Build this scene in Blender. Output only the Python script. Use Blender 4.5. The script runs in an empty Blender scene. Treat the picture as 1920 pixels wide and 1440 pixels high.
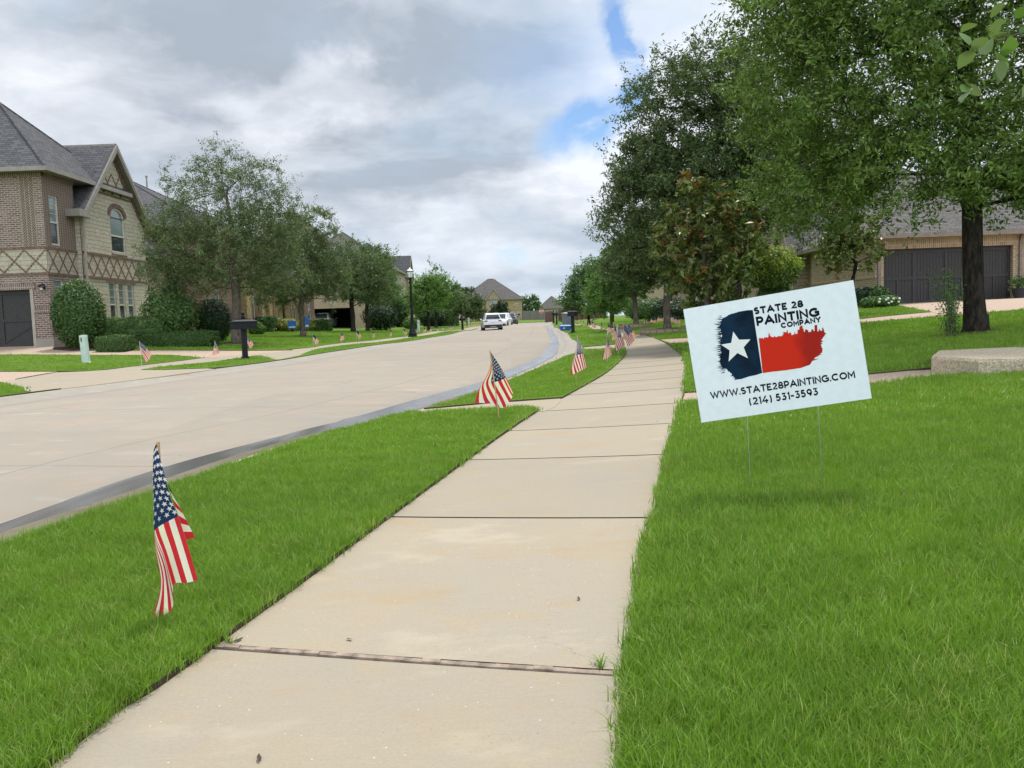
import bpy, math, random, time
import numpy as np
from mathutils import Vector, Matrix
from mathutils.geometry import delaunay_2d_cdt
T0 = time.time()
C = bpy.context.scene
COL = C.collection
R = math.radians
# ------------------------------------------------------------------ camera
F, ROLL, PITCH, EYE = 1600.0, .036, math.atan(120 / 1600), 1.05      # px on the 1920 wide photograph, metres
cam_data = bpy.data.cameras.new('camera')
cam = bpy.data.objects.new('camera', cam_data); COL.objects.link(cam)
cam_data.sensor_width = 36; cam_data.lens = 36 * F / 1920; cam_data.clip_start = .05; cam_data.clip_end = 5000
cam.matrix_world = Matrix.Translation((0, 0, EYE)) @ Matrix.Rotation(math.pi / 2 - PITCH, 4, 'X') @ Matrix.Rotation(-ROLL, 4, 'Z')
C.camera = cam

def ray(px, py):
    x, y = (px - 960) / F, -(py - 720) / F
    x, y = x * math.cos(ROLL) + y * math.sin(ROLL), -x * math.sin(ROLL) + y * math.cos(ROLL)
    c, s = math.cos(PITCH), math.sin(PITCH)
    return np.array([x, c + y * s, y * c - s])

def AD(px, py, D):
    d = ray(px, py); t = D / d[1]
    return Vector((d[0] * t, D, EYE + d[2] * t))

# ------------------------------------------------------------------ sky, sun, exposure
SUN_EL, SUN_AZ = R(66), R(18)     # azimuth measured from +Y towards +X
W = bpy.data.worlds.new('World'); C.world = W; W.use_nodes = True
nt = W.node_tree; nt.nodes.clear()

class NT:
    def __init__(s, tree): s.t = tree
    def n(s, kind, **kw):
        nd = s.t.nodes.new(kind)
        for k, v in kw.items():
            if k.startswith('_'): setattr(nd, k[1:], v)
        for k, v in kw.items():
            if not k.startswith('_'):
                key = int(k[1:]) if (k[0] == 'i' and k[1:].isdigit()) else k.replace('__', ' ')
                if isinstance(v, bpy.types.NodeSocket): s.t.links.new(v, nd.inputs[key])
                else: nd.inputs[key].default_value = v
        return nd
    def math(s, op, a, b=0.0, c=0.0, clamp=False):
        nd = s.t.nodes.new('ShaderNodeMath'); nd.operation = op; nd.use_clamp = clamp
        for i, v in enumerate((a, b, c)):
            if isinstance(v, bpy.types.NodeSocket): s.t.links.new(v, nd.inputs[i])
            else: nd.inputs[i].default_value = v
        return nd.outputs[0]
    def vm(s, op, a, b=(0, 0, 0), out=0, scale=None):
        nd = s.t.nodes.new('ShaderNodeVectorMath'); nd.operation = op
        for i, v in enumerate((a, b)):
            if isinstance(v, bpy.types.NodeSocket): s.t.links.new(v, nd.inputs[i])
            else: nd.inputs[i].default_value = v
        if scale is not None: nd.inputs['Scale'].default_value = scale
        return nd.outputs[out]
    def mix(s, f, a, b, mode='MIX'):
        nd = s.t.nodes.new('ShaderNodeMix'); nd.data_type = 'RGBA'; nd.blend_type = mode
        for i, v in ((0, f), (6, a), (7, b)):
            if isinstance(v, bpy.types.NodeSocket): s.t.links.new(v, nd.inputs[i])
            else: nd.inputs[i].default_value = v if i == 0 else (tuple(v) + (1,))[:4]
        return nd.outputs[2]
    def sm(s, x, a, b, lo=0.0, hi=1.0):
        nd = s.t.nodes.new('ShaderNodeMapRange'); nd.interpolation_type = 'SMOOTHSTEP'
        s.t.links.new(x, nd.inputs[0])
        for i, v in zip((1, 2, 3, 4), (a, b, lo, hi)): nd.inputs[i].default_value = v
        return nd.outputs[0]
    def noise(s, vec, scale, detail=4, rough=.55, dist=0.0, out=0):
        nd = s.n('ShaderNodeTexNoise', Scale=scale, Detail=detail, Roughness=rough, Distortion=dist)
        if vec is not None: s.t.links.new(vec, nd.inputs['Vector'])
        return nd.outputs[out]

g = NT(nt)
skyn = g.n('ShaderNodeTexSky'); skyn.sky_type = 'NISHITA'; skyn.sun_disc = False
skyn.sun_elevation = SUN_EL; skyn.sun_rotation = SUN_AZ; skyn.air_density = 1.0; skyn.dust_density = .4; skyn.ozone_density = 3
tc = g.n('ShaderNodeTexCoord').outputs['Generated']
# cloud deck: the direction is flattened onto a plane overhead, so clouds shrink towards the horizon
sep = g.n('ShaderNodeSeparateXYZ', Vector=tc)
zc = g.math('ADD', g.math('MAXIMUM', sep.outputs[2], 0.0), .22)
deck = g.n('ShaderNodeCombineXYZ', X=g.math('DIVIDE', sep.outputs[0], zc), Y=g.math('DIVIDE', sep.outputs[1], zc), Z=0.0).outputs[0]
warp = g.vm('SUBTRACT', g.noise(deck, 1.1, 5, .6, out=1), (.5, .5, .5))
wdeck = g.vm('ADD', deck, g.vm('SCALE', warp, scale=.5))
n1 = g.noise(wdeck, 1.15, 9, .56)
n2 = g.noise(g.vm('ADD', wdeck, (7.3, 2.1, 0)), 2.6, 8, .55)
dwarp = g.vm('ADD', tc, g.vm('SCALE', g.vm('SUBTRACT', g.noise(tc, 7.0, 7, .62, out=1), (.5, .5, .5)), scale=.10))
def blob(px, py, rx, ry, soft=1.0, rot=0.0, vec=None):
    d = ray(px, py); d = d / np.linalg.norm(d)
    m = g.n('ShaderNodeMapping'); m.vector_type = 'POINT'
    v = g.vm('SUBTRACT', vec or dwarp, tuple(d))
    vr = g.n('ShaderNodeVectorRotate', Vector=v, Axis=(0, 1, 0), Angle=rot).outputs[0]
    v = g.vm('MULTIPLY', vr, (F / rx, F / max(rx, ry), F / ry))
    return g.sm(g.vm('LENGTH', v, out=1), 1 + soft * .5, max(0, 1 - soft * .5))
def addm(*xs):
    r = xs[0]
    for x in xs[1:]: r = g.math('ADD', r, x)
    return r
hole = addm(blob(1105, 245, 85, 44, 1.1, R(20)), blob(1165, 40, 24, 66, 1.2, R(15)), g.math('MULTIPLY', blob(1200, 150, 30, 60, .9), .8), g.math('MULTIPLY', blob(1060, 120, 150, 90, 1.7), .33),
            g.math('MULTIPLY', blob(955, 492, 28, 14, 1.6), .5))
wisps = g.math('MULTIPLY', g.sm(n2, .52, .66), .8)
hole = g.math('MULTIPLY', g.math('MINIMUM', hole, 1.0), g.math('SUBTRACT', 1.0, wisps))
bright = addm(g.math('MULTIPLY', blob(650, 170, 100, 45, 1.2), .6), g.math('MULTIPLY', blob(500, 225, 100, 40, 1.3), .5), g.math('MULTIPLY', blob(1120, 330, 110, 70, 1.2), .5),
              g.math('MULTIPLY', blob(1300, 80, 180, 200, 1.3), .75), g.math('MULTIPLY', blob(40, 60, 160, 80, 1.3), .2), g.math('MULTIPLY', blob(1090, 130, 80, 120, 1.3), .35),
              g.math('MULTIPLY', blob(730, 470, 260, 60, 1.6), .25))
dark = addm(g.math('MULTIPLY', blob(400, 20, 260, 90, 1.5), .5), g.math('MULTIPLY', blob(880, 60, 200, 90, 1.5), .42), g.math('MULTIPLY', blob(720, 290, 330, 70, 1.5), .42),
            g.math('MULTIPLY', blob(230, 240, 200, 80, 1.5), .3), g.math('MULTIPLY', blob(900, 440, 300, 26, 1.5), .3))
lum = g.math('ADD', g.sm(n1, .34, .66, .08, .92), g.math('MULTIPLY', g.math('SUBTRACT', n2, .5), 1.5))
lum = g.math('SUBTRACT', g.math('ADD', lum, bright), dark, clamp=True)
ccol = g.mix(lum, (3.7, 4.2, 4.9), (8.3, 8.6, 9.2))
ccol = g.mix(g.math('MULTIPLY', g.sm(g.noise(wdeck, .8, 5, .6), .45, .62), .42), ccol, (4.6, 5.9, 7.3))
ccol = g.mix(g.sm(sep.outputs[2], .22, .02, 0, .45), ccol, (5.8, 6.7, 7.7))
# added brightness in the unseen sky behind the camera, lighting faces turned to it
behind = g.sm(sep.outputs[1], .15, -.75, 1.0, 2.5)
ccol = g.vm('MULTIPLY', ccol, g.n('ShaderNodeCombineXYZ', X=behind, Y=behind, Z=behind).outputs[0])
skyc = g.mix(1.0, skyn.outputs[0], (.95, 1.05, 1.15), 'MULTIPLY')
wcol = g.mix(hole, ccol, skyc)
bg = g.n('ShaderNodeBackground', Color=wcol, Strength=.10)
g.t.links.new(bg.outputs[0], g.n('ShaderNodeOutputWorld').inputs[0])
sun_d = bpy.data.lights.new('sun', 'SUN'); sun_d.energy = 3.4; sun_d.angle = R(12); sun_d.color = (1, .965, .91)
sun = bpy.data.objects.new('sun', sun_d); COL.objects.link(sun)
sdir = Vector((math.sin(SUN_AZ) * math.cos(SUN_EL), math.cos(SUN_AZ) * math.cos(SUN_EL), math.sin(SUN_EL)))
sun.rotation_euler = sdir.to_track_quat('Z', 'Y').to_euler(); sun.location = sdir * 100
C.view_settings.view_transform = 'Standard'; C.view_settings.look = 'None'; C.view_settings.gamma = 1; C.view_settings.exposure = .25
C.view_settings.use_curve_mapping = False
C.cycles.max_bounces = 6; C.cycles.diffuse_bounces = 3; C.cycles.transparent_max_bounces = 4; C.cycles.transmission_bounces = 3
C.cycles.use_denoising = True; C.cycles.caustics_reflective = False; C.cycles.caustics_refractive = False

# ------------------------------------------------------------------ materials
MATS = {}
def newmat(name):
    m = bpy.data.materials.new(name); m.use_nodes = True; m.node_tree.nodes.clear(); MATS[name] = m
    return m, NT(m.node_tree)
def finish(g, col, rough=.8, bump=None, bstr=.3, bdist=.01, spec=.4, metal=0.0, trans=None, extra=None):
    p = g.n('ShaderNodeBsdfPrincipled', Roughness=rough, Metallic=metal)
    p.inputs['Specular IOR Level'].default_value = spec
    if isinstance(col, bpy.types.NodeSocket): g.t.links.new(col, p.inputs['Base Color'])
    else: p.inputs['Base Color'].default_value = tuple(col) + (1,)
    if bump is not None:
        b = g.n('ShaderNodeBump', Strength=bstr, Distance=bdist, Height=bump)
        g.t.links.new(b.outputs[0], p.inputs['Normal'])
    sh = p.outputs[0]
    if trans:
        tr = g.n('ShaderNodeBsdfTranslucent', Color=(col if isinstance(col, bpy.types.NodeSocket) else tuple(col) + (1,)))
        if isinstance(col, bpy.types.NodeSocket):
            g.t.links.new(g.mix(1.0, col, (1.25, 1.35, .6), 'MULTIPLY'), tr.inputs[0])
        sh = g.n('ShaderNodeMixShader', i0=trans, i1=sh, i2=tr.outputs[0]).outputs[0]
    g.t.links.new(sh, g.n('ShaderNodeOutputMaterial').inputs[0])
def pos(g): return g.n('ShaderNodeNewGeometry').outputs['Position']
def uvc(g): return g.n('ShaderNodeUVMap').outputs[0]
def flat(name, col, rough=.6, var=.12, scale=6.0, spec=.4, metal=0.0, bs=.1):
    m, g = newmat(name); p = g.n('ShaderNodeTexCoord').outputs['Object']
    n = g.noise(p, scale, 5)
    c = g.mix(g.sm(n, .3, .7), [x * (1 - var) for x in col], [min(1, x * (1 + var)) for x in col])
    finish(g, c, rough, n, bs, .005, spec, metal); return m

def concrete(name, c1, c2, c3, grain=1.0, pit=.5, agg=False, joints=False, bstr=.35):
    m, g = newmat(name); p = pos(g)
    big = g.noise(p, .55, 5, .6); mid = g.noise(p, 3.2, 6, .65); fine = g.noise(p, 120, 3, .7); f2 = g.noise(p, 38, 4, .7)
    c = g.mix(g.sm(big, .35, .65), c1, c2)
    c = g.mix(g.math('MULTIPLY', g.sm(mid, .45, .75), .7), c, c3)
    c = g.mix(g.math('MULTIPLY', g.sm(fine, .3, .7), .30 * grain), c, [x * .6 for x in c1])
    c = g.mix(g.sm(f2, .62, .78, 0, .35 * grain), c, [x * .55 for x in c1])
    h = g.math('ADD', fine, g.math('MULTIPLY', f2, .8))
    broom = g.noise(g.vm('MULTIPLY', p, (5, 150, 5)), 1.0, 3, .6); h = g.math('ADD', h, broom)
    c = g.mix(g.sm(broom, .35, .65, 0, .16), c, [x * .7 for x in c1])
    stain = g.noise(g.vm('MULTIPLY', p, (1.0, 1.9, 1)), 1.1, 7, .68)
    c = g.mix(g.sm(stain, .54, .70, 0, .5), c, (c3[0] * .92, c3[1] * .80, c3[2] * .62)); c = g.mix(g.sm(stain, .46, .32, 0, .5), c, (c1[0] * 1.18, c1[1] * 1.2, c1[2] * 1.24))
    if not joints and not agg:
        ri = g.n('ShaderNodeNewGeometry').outputs['Random Per Island']; c = g.mix(g.sm(ri, 0, 1, 0, .22), c, [x * .62 for x in c2])
    if joints:
        sp_ = g.n('ShaderNodeSeparateXYZ', Vector=p); cell = g.n('ShaderNodeCombineXYZ', X=g.math('FLOOR', g.math('DIVIDE', sp_.outputs[0], 3.9)), Y=g.math('FLOOR', g.math('DIVIDE', g.math('ADD', sp_.outputs[1], g.math('MULTIPLY', sp_.outputs[0], .08)), 4.6)), Z=0.0)
        wn = g.n('ShaderNodeTexWhiteNoise', Vector=cell.outputs[0]).outputs[0]; c = g.mix(g.math('MULTIPLY', wn, .24), c, [x * .6 for x in c2]); c = g.mix(g.sm(g.noise(p, .8, 5, .7), .5, .7, 0, .4), c, (c3[0] * 1.02, c3[1] * .88, c3[2] * .86))
    if pit:
        v = g.n('ShaderNodeTexVoronoi', Vector=p, Scale=42.0, Randomness=1.0)
        gate = g.sm(g.noise(p, 4.5, 3), .5, .62)
        pm = g.math('MULTIPLY', g.sm(v.outputs['Distance'], .16, .05), gate)
        c = g.mix(g.math('MULTIPLY', pm, pit), c, [x * .35 for x in c1]); h = g.math('SUBTRACT', h, pm)
        v2 = g.n('ShaderNodeTexVoronoi', Vector=p, Scale=19.0, Randomness=1.0)
        c = g.mix(g.math('MULTIPLY', g.sm(v2.outputs['Distance'], .07, .03), .5), c, (.75, .72, .66))
    if agg:
        v = g.n('ShaderNodeTexVoronoi', Vector=p, Scale=75.0)
        hs = g.n('ShaderNodeSeparateColor', Color=v.outputs['Color']).outputs[0]
        c = g.mix(.75, c, g.mix(hs, [x * .65 for x in c2], [min(1, x * 1.35) for x in c1])); h = g.math('ADD', h, v.outputs['Distance'])
    if joints:
        s = g.n('ShaderNodeSeparateXYZ', Vector=g.vm('ADD', p, g.vm('SCALE', g.vm('SUBTRACT', g.noise(p, .4, 2, out=1), (.5, .5, .5)), scale=.06)))
        # saw cuts across the slab every 4.6 m and along two lanes that follow the bend
        ty = g.math('ABSOLUTE', g.math('SUBTRACT', g.math('FRACT', g.math('DIVIDE', g.math('ADD', s.outputs[1], g.math('MULTIPLY', s.outputs[0], .08)), 4.6)), .5))
        jy = g.math('MULTIPLY', g.sm(ty, .0038, .0015), .6)
        u = uvc(g); su = g.n('ShaderNodeSeparateXYZ', Vector=u)
        tx = g.math('ABSOLUTE', g.math('SUBTRACT', g.math('FRACT', g.math('MULTIPLY', su.outputs[0], 2.0)), .5))
        jx = g.math('MULTIPLY', g.sm(tx, .0034, .0014), .6)
        edge = g.math('MULTIPLY', g.sm(su.outputs[0], .86, .93), g.sm(mid, .3, .6)); edge = g.math('MULTIPLY', edge, .45)
        edge2 = g.math('MULTIPLY', g.sm(su.outputs[0], .14, .07), .35)
        c = g.mix(g.math('ADD', edge, edge2), c, [x * .62 for x in c1])
        tyre = g.sm(g.noise(g.vm('MULTIPLY', p, (1.4, .12, 1)), 1.3, 5), .5, .75, 0, .25)
        c = g.mix(tyre, c, [x * .8 for x in c1])
        c = g.mix(g.math('MAXIMUM', jx, jy), c, (.12, .105, .09))
    if not agg and name != 'soil' and name != 'gutter silt':
        cv = g.n('ShaderNodeTexVoronoi', Vector=g.vm('ADD', p, g.vm('SCALE', g.vm('SUBTRACT', g.noise(p, 2.2, 6, .7, out=1), (.5, .5, .5)), scale=.5)), Scale=.33); cv.feature = 'DISTANCE_TO_EDGE'
        ck = g.math('MULTIPLY', g.sm(cv.outputs['Distance'], .0022, .0006), g.sm(g.noise(p, .5, 2), .52, .60)); c = g.mix(g.math('MULTIPLY', ck, .55), c, (.10, .085, .07))
    finish(g, c, .9, h, bstr, .004, .3); return m
M_walk = concrete('sidewalk concrete', (.365, .31, .225), (.335, .295, .235), (.385, .305, .195))
M_road = concrete('road concrete', (.335, .29, .232), (.30, .27, .225), (.35, .295, .235), pit=.25, joints=True)
M_curb = concrete('curb concrete', (.36, .32, .265), (.31, .285, .245), (.28, .25, .21), pit=.2)
M_drive = concrete('driveway aggregate', (.42, .31, .23), (.36, .28, .215), (.40, .30, .22), pit=0, agg=True)
M_block = concrete('washed aggregate', (.52, .43, .31), (.42, .35, .25), (.48, .40, .28), pit=0, agg=True, bstr=.9)
M_dirt = concrete('soil', (.055, .04, .028), (.08, .06, .04), (.04, .03, .022), pit=0)
M_mulch = concrete('mulch', (.05, .026, .018), (.07, .035, .025), (.03, .018, .014), pit=0, agg=True, bstr=1)
def wetmat():
    m, g = newmat('wet gutter'); p = pos(g)
    n = g.noise(g.vm('MULTIPLY', p, (2.0, .5, 1)), 1.2, 2, .5)
    fine = g.noise(p, 7, 3)
    c = g.mix(g.sm(n, .35, .65), (.15, .145, .14), (.10, .095, .09))
    f = g.sm(n, .30, .60, .34, .16)
    p_ = g.n('ShaderNodeBsdfPrincipled', Roughness=f); p_.inputs['Specular IOR Level'].default_value = .8
    g.t.links.new(c, p_.inputs['Base Color'])
    b = g.n('ShaderNodeBump', Strength=.05, Distance=.004, Height=fine); g.t.links.new(b.outputs[0], p_.inputs['Normal'])
    g.t.links.new(p_.outputs[0], g.n('ShaderNodeOutputMaterial').inputs[0]); return m
M_wet = wetmat()
M_mud = concrete('gutter silt', (.13, .105, .075), (.20, .165, .12), (.09, .075, .05), pit=0)

def lawnmat():
    m, g = newmat('lawn'); p = pos(g)
    big = g.noise(p, .35, 4, .6); mid = g.noise(p, 2.5, 5, .7); fine = g.noise(g.vm('MULTIPLY', p, (1, .45, 1)), 30, 4, .75)
    c = g.mix(g.sm(big, .35, .65), (.085, .17, .014), (.125, .22, .02))
    c = g.mix(g.sm(mid, .35, .75, 0, .55), c, (.15, .225, .03))
    c = g.mix(g.sm(fine, .35, .72, 0, .55), c, (.04, .095, .01))
    finish(g, c, .9, g.math('ADD', fine, mid), .9, .05, .15); return m
M_lawn = lawnmat()
def blademat(name, cols):
    m, g = newmat(name); p = pos(g)
    rnd = g.n('ShaderNodeObjectInfo').outputs['Random']; isl = g.n('ShaderNodeNewGeometry').outputs['Random Per Island']
    big = g.noise(p, .9, 3, .6)
    c = g.mix(isl, cols[0], cols[1]); c = g.mix(g.sm(big, .35, .65, 0, .6), c, cols[2])
    mid = g.noise(p, 3.5, 4, .7); c = g.mix(g.sm(mid, .35, .7, 0, .5), c, [x * .55 for x in cols[2]]); c = g.mix(g.sm(rnd, .88, 1.0, 0, .6), c, cols[3])
    finish(g, c, .5, None, trans=.25, spec=.3); return m
M_blade = blademat('grass blades', ((.082, .180, .014), (.250, .405, .050), (.195, .335, .030), (.48, .47, .17)))
M_bladedry = flat('grass runner straw', (.42, .46, .17), .7)

def leafmat(name, a, b, c_, tr=.24, rough=.5, spec=.35, c2=None, f2=.0, back=None):
    m, g = newmat(name); p = pos(g); geo = g.n('ShaderNodeNewGeometry')
    isl = geo.outputs['Random Per Island']
    n = g.noise(p, .9, 3, .6)
    c = g.mix(isl, [x * .6 for x in a], [x * 1.3 for x in b]); c = g.mix(g.sm(n, .35, .68, 0, .5), c, c_)
    if c2 is not None:
        r2 = g.math('FRACT', g.math('MULTIPLY', isl, 17.3))
        c = g.mix(g.sm(r2, 1 - f2 - .02, 1 - f2 + .02), c, c2)
    if back is not None: c = g.mix(geo.outputs['Backfacing'], c, back)
    finish(g, c, rough, None, trans=tr, spec=spec); return m
L_oak = leafmat('oak leaves', (0.081, 0.143, 0.029), (0.131, 0.210, 0.042), (0.171, 0.260, 0.043))
L_live = leafmat('live oak leaves', (0.059, 0.095, 0.035), (0.097, 0.138, 0.051), (0.093, 0.150, 0.039))
L_elm = leafmat('elm leaves', (0.081, 0.124, 0.051), (0.119, 0.176, 0.070), (0.142, 0.176, 0.061), c2=(.22, .085, .03), f2=.015)
L_lime = leafmat('bright leaves', (0.086, 0.172, 0.032), (0.127, 0.230, 0.044), (0.149, 0.270, 0.052))
L_mid = leafmat('mid green leaves', (0.066, 0.138, 0.036), (0.096, 0.180, 0.046), (0.114, 0.198, 0.046))
L_mag = leafmat('magnolia leaves', (0.083, 0.149, 0.033), (0.143, 0.220, 0.044), (0.132, 0.187, 0.035), tr=.12, rough=.38, spec=.4, back=(.14, .145, .04))
L_magtop = leafmat('magnolia new leaves', (.30, .15, .035), (.18, .17, .04), (.36, .19, .04), tr=.15, rough=.45, back=(.28, .13, .05))
L_hedge = leafmat('hedge leaves', (0.044, 0.094, 0.025), (0.069, 0.138, 0.032), (0.086, 0.161, 0.034))
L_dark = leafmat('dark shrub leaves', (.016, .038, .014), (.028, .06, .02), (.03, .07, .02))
L_yel = leafmat('yellow shrub leaves', (.30, .30, .05), (.20, .24, .04), (.36, .30, .06))
L_top = leafmat('fresh shrub tips', (.26, .36, .035), (.33, .43, .05), (.30, .40, .045))
L_near = leafmat('broad leaves', (.10, .19, .05), (.16, .26, .08), (.13, .22, .06), rough=.4, back=(.16, .22, .11))
def barkmat(name, a, b, sc=1.0):
    m, g = newmat(name); p = pos(g)
    v = g.vm('MULTIPLY', p, (1, 1, .22))
    n = g.noise(v, 22 * sc, 6, .7); n2 = g.noise(p, 3, 3)
    c = g.mix(g.sm(n, .38, .62), a, b); c = g.mix(g.sm(n2, .5, .8, 0, .4), c, [x * 1.3 for x in b])
    finish(g, c, .95, n, 1.0, .03, .1); return m
M_bark = barkmat('oak bark', (.018, .014, .012), (.055, .045, .036))
M_bark2 = barkmat('grey bark', (.075, .062, .050), (.17, .145, .115))

def brickmat(name, b1, b2, mortar, bw=.215, rh=.078, ms=.011, vert=False, agg=1.0):
    m, g = newmat(name); u = uvc(g)
    if vert: u = g.n('ShaderNodeVectorRotate', Vector=u, Axis=(0, 0, 1), Angle=math.pi / 2).outputs[0]
    b = g.n('ShaderNodeTexBrick', Vector=u, Scale=1.0); b.offset = .5 if not vert else 0
    b.inputs['Color1'].default_value = (0, 0, 0, 1); b.inputs['Color2'].default_value = (1, 1, 1, 1); b.inputs['Mortar'].default_value = (.5, .5, .5, 1)
    b.inputs['Brick Width'].default_value = bw; b.inputs['Row Height'].default_value = rh; b.inputs['Mortar Size'].default_value = ms; b.inputs['Mortar Smooth'].default_value = .2
    n = g.noise(u, 9, 4, .6); big = g.noise(u, .9, 4)
    bf = g.n('ShaderNodeSeparateColor', Color=b.outputs['Color']).outputs[0]
    c = g.mix(bf, b1, b2); c = g.mix(g.sm(n, .5, .75, 0, .5), c, [x * .45 for x in b1])
    c = g.mix(b.outputs['Fac'], c, mortar); c = g.mix(g.sm(big, .5, .8, 0, .3), c, mortar)
    h = g.math('ADD', g.math('SUBTRACT', 1.0, b.outputs['Fac']), g.math('MULTIPLY', n, .5))
    finish(g, c, .92, h, .7, .012, .2); return m
MORT = (.43, .375, .325)
B_brown = brickmat('brown brick', (.135, .082, .068), (.25, .160, .132), MORT, ms=.0115)
B_red = brickmat('red brick', (.20, .085, .058), (.12, .060, .046), (.40, .33, .26))
B_tan = brickmat('tan brick', (.36, .26, .16), (.26, .18, .11), (.46, .38, .28), ms=.014)
B_soldier = brickmat('soldier brick', (.13, .078, .06), (.19, .12, .09), MORT, bw=.225, rh=.078, vert=True)
B_tansold = brickmat('tan soldier brick', (.42, .30, .18), (.24, .15, .10), (.50, .41, .30), bw=.225, rh=.078, ms=.014, vert=True)
def chevmat():
    m, g = newmat('herringbone brick'); u = uvc(g); s = g.n('ShaderNodeSeparateXYZ', Vector=u)
    w = .34
    fx = g.math('FRACT', g.math('DIVIDE', s.outputs[0], w)); tri = g.math('ABSOLUTE', g.math('SUBTRACT', fx, .5))
    t = g.math('ADD', s.outputs[1], g.math('MULTIPLY', tri, w * 1.1))
    st = g.math('ABSOLUTE', g.math('SUBTRACT', g.math('FRACT', g.math('DIVIDE', t, .098)), .5))
    mort = g.math('MAXIMUM', g.sm(st, .32, .38), g.math('MAXIMUM', g.sm(tri, .035, .02), g.sm(tri, .465, .48)))
    n = g.noise(u, 9, 4)
    c = g.mix(g.sm(n, .3, .7), (.10, .06, .048), (.18, .11, .085)); c = g.mix(mort, c, (.38, .33, .27))
    finish(g, c, .92, g.math('SUBTRACT', 1.0, mort), .8, .015, .2); return m
B_chev = chevmat()
def stonemat(name, cols, mortar, bw=.42, rh=.17, ms=.012, warp=.06, mf=1.0):
    m, g = newmat(name); u = uvc(g)
    wv = g.vm('ADD', u, g.vm('SCALE', g.vm('SUBTRACT', g.noise(u, 2.3, 3, out=1), (.5, .5, .5)), scale=warp * 2))
    wv = g.vm('ADD', wv, g.vm('SCALE', g.vm('SUBTRACT', g.noise(u, 9, 3, out=1), (.5, .5, .5)), scale=warp * .7))
    b = g.n('ShaderNodeTexBrick', Vector=wv, Scale=1.0); b.offset = .37; b.squash = .7; b.squash_frequency = 3
    b.inputs['Color1'].default_value = (0, 0, 0, 1); b.inputs['Color2'].default_value = (1, 1, 1, 1)
    b.inputs['Brick Width'].default_value = bw; b.inputs['Row Height'].default_value = rh; b.inputs['Mortar Size'].default_value = ms; b.inputs['Mortar Smooth'].default_value = .35
    n = g.noise(u, 5, 6, .65); n3 = g.noise(u, 20, 4, .7)
    bf = g.n('ShaderNodeSeparateColor', Color=b.outputs['Color']).outputs[0]
    c = g.mix(bf, cols[0], cols[1]); c = g.mix(g.sm(n, .42, .7, 0, .8), c, cols[2])
    c = g.mix(g.math('MULTIPLY', b.outputs['Fac'], mf), c, mortar)
    c = g.mix(g.sm(n3, .55, .8, 0, .35), c, [x * .5 for x in cols[0]])
    h = g.math('ADD', g.math('MULTIPLY', g.math('SUBTRACT', 1.0, b.outputs['Fac']), 1.0), g.math('ADD', n, g.math('MULTIPLY', n3, .6)))
    finish(g, c, .93, h, 1.0, .05, .2); return m
S_cream = stonemat('cream limestone', ((.54, .485, .37), (.60, .55, .45), (.50, .42, .29)), (.34, .28, .21), mf=.55)
S_smooth = stonemat('smooth limestone', ((.50, .45, .35), (.54, .49, .39), (.50, .41, .28)), (.44, .38, .29), warp=.02, mf=.4)
S_gold = stonemat('golden stone', ((.40, .28, .12), (.30, .20, .09), (.46, .36, .20)), (.42, .35, .25), bw=.55, rh=.34, ms=.02)
S_tan = stonemat('tan stone', ((.38, .31, .21), (.46, .38, .27), (.35, .25, .15)), (.26, .21, .15))
def roofmat(name, a, b):
    m, g = newmat(name); u = uvc(g)
    br = g.n('ShaderNodeTexBrick', Vector=u, Scale=1.0); br.offset = .37
    br.inputs['Color1'].default_value = (0, 0, 0, 1); br.inputs['Color2'].default_value = (1, 1, 1, 1); br.inputs['Mortar'].default_value = (0, 0, 0, 1)
    br.inputs['Brick Width'].default_value = .32; br.inputs['Row Height'].default_value = .14; br.inputs['Mortar Size'].default_value = .012
    bf = g.n('ShaderNodeSeparateColor', Color=br.outputs['Color']).outputs[0]
    n = g.noise(u, 2.2, 5, .6); f = g.noise(u, 60, 2)
    c = g.mix(bf, a, b); c = g.mix(g.sm(n, .4, .7, 0, .4), c, a); c = g.mix(br.outputs['Fac'], c, [x * .4 for x in a]); c = g.mix(g.sm(f, .4, .7, 0, .25), c, [x * 1.5 for x in b])
    su = g.n('ShaderNodeSeparateXYZ', Vector=u); row = g.math('FRACT', g.math('DIVIDE', su.outputs[1], .14))
    finish(g, c, .95, g.math('SUBTRACT', 1.0, row), .6, .02, .15); return m
R_grey = roofmat('grey shingles', (.062, .062, .067), (.112, .110, .114))
R_warm = roofmat('weathered shingles', (.082, .076, .070), (.140, .130, .120))
R_green = roofmat('olive shingles', (.075, .078, .06), (.12, .12, .095))
M_trim = flat('taupe trim paint', (.27, .24, .21), .6)
M_trimlt = flat('light trim paint', (.38, .33, .27), .6)
M_white = flat('white paint', (.72, .70, .66), .5, .05)
M_fascia = flat('brown gutter paint', (.20, .155, .125), .5)
M_frame = flat('window frame', (.62, .58, .50), .5, .05)
M_dark = flat('dark stained wood', (.030, .027, .026), .55, .25, 14)
M_black = flat('black painted metal', (.009, .010, .013), .45, .2, 10, .25)
M_shutter = flat('dark shutter', (.028, .028, .034), .5)
M_ped = flat('pale green plastic', (.50, .58, .52), .55, .06)
M_binG = flat('grey bin plastic', (.14, .16, .18), .5)
M_binB = flat('blue bin plastic', (.02, .12, .38), .45)
M_signw = flat('corrugated plastic white', (.70, .755, .77), .35, .03, 25, .5, bs=.05)
M_ink = flat('navy ink', (.006, .007, .020), .6, .1, spec=.08)
M_wire = flat('galvanised wire', (.42, .46, .42), .5, .1, metal=.3)
M_stick = flat('wooden stick', (.50, .33, .16), .7)
M_stickw = flat('pale wooden stick', (.62, .58, .50), .7)
M_rust = flat('rusty brown fence', (.13, .050, .030), .85, .3, 5)
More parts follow.
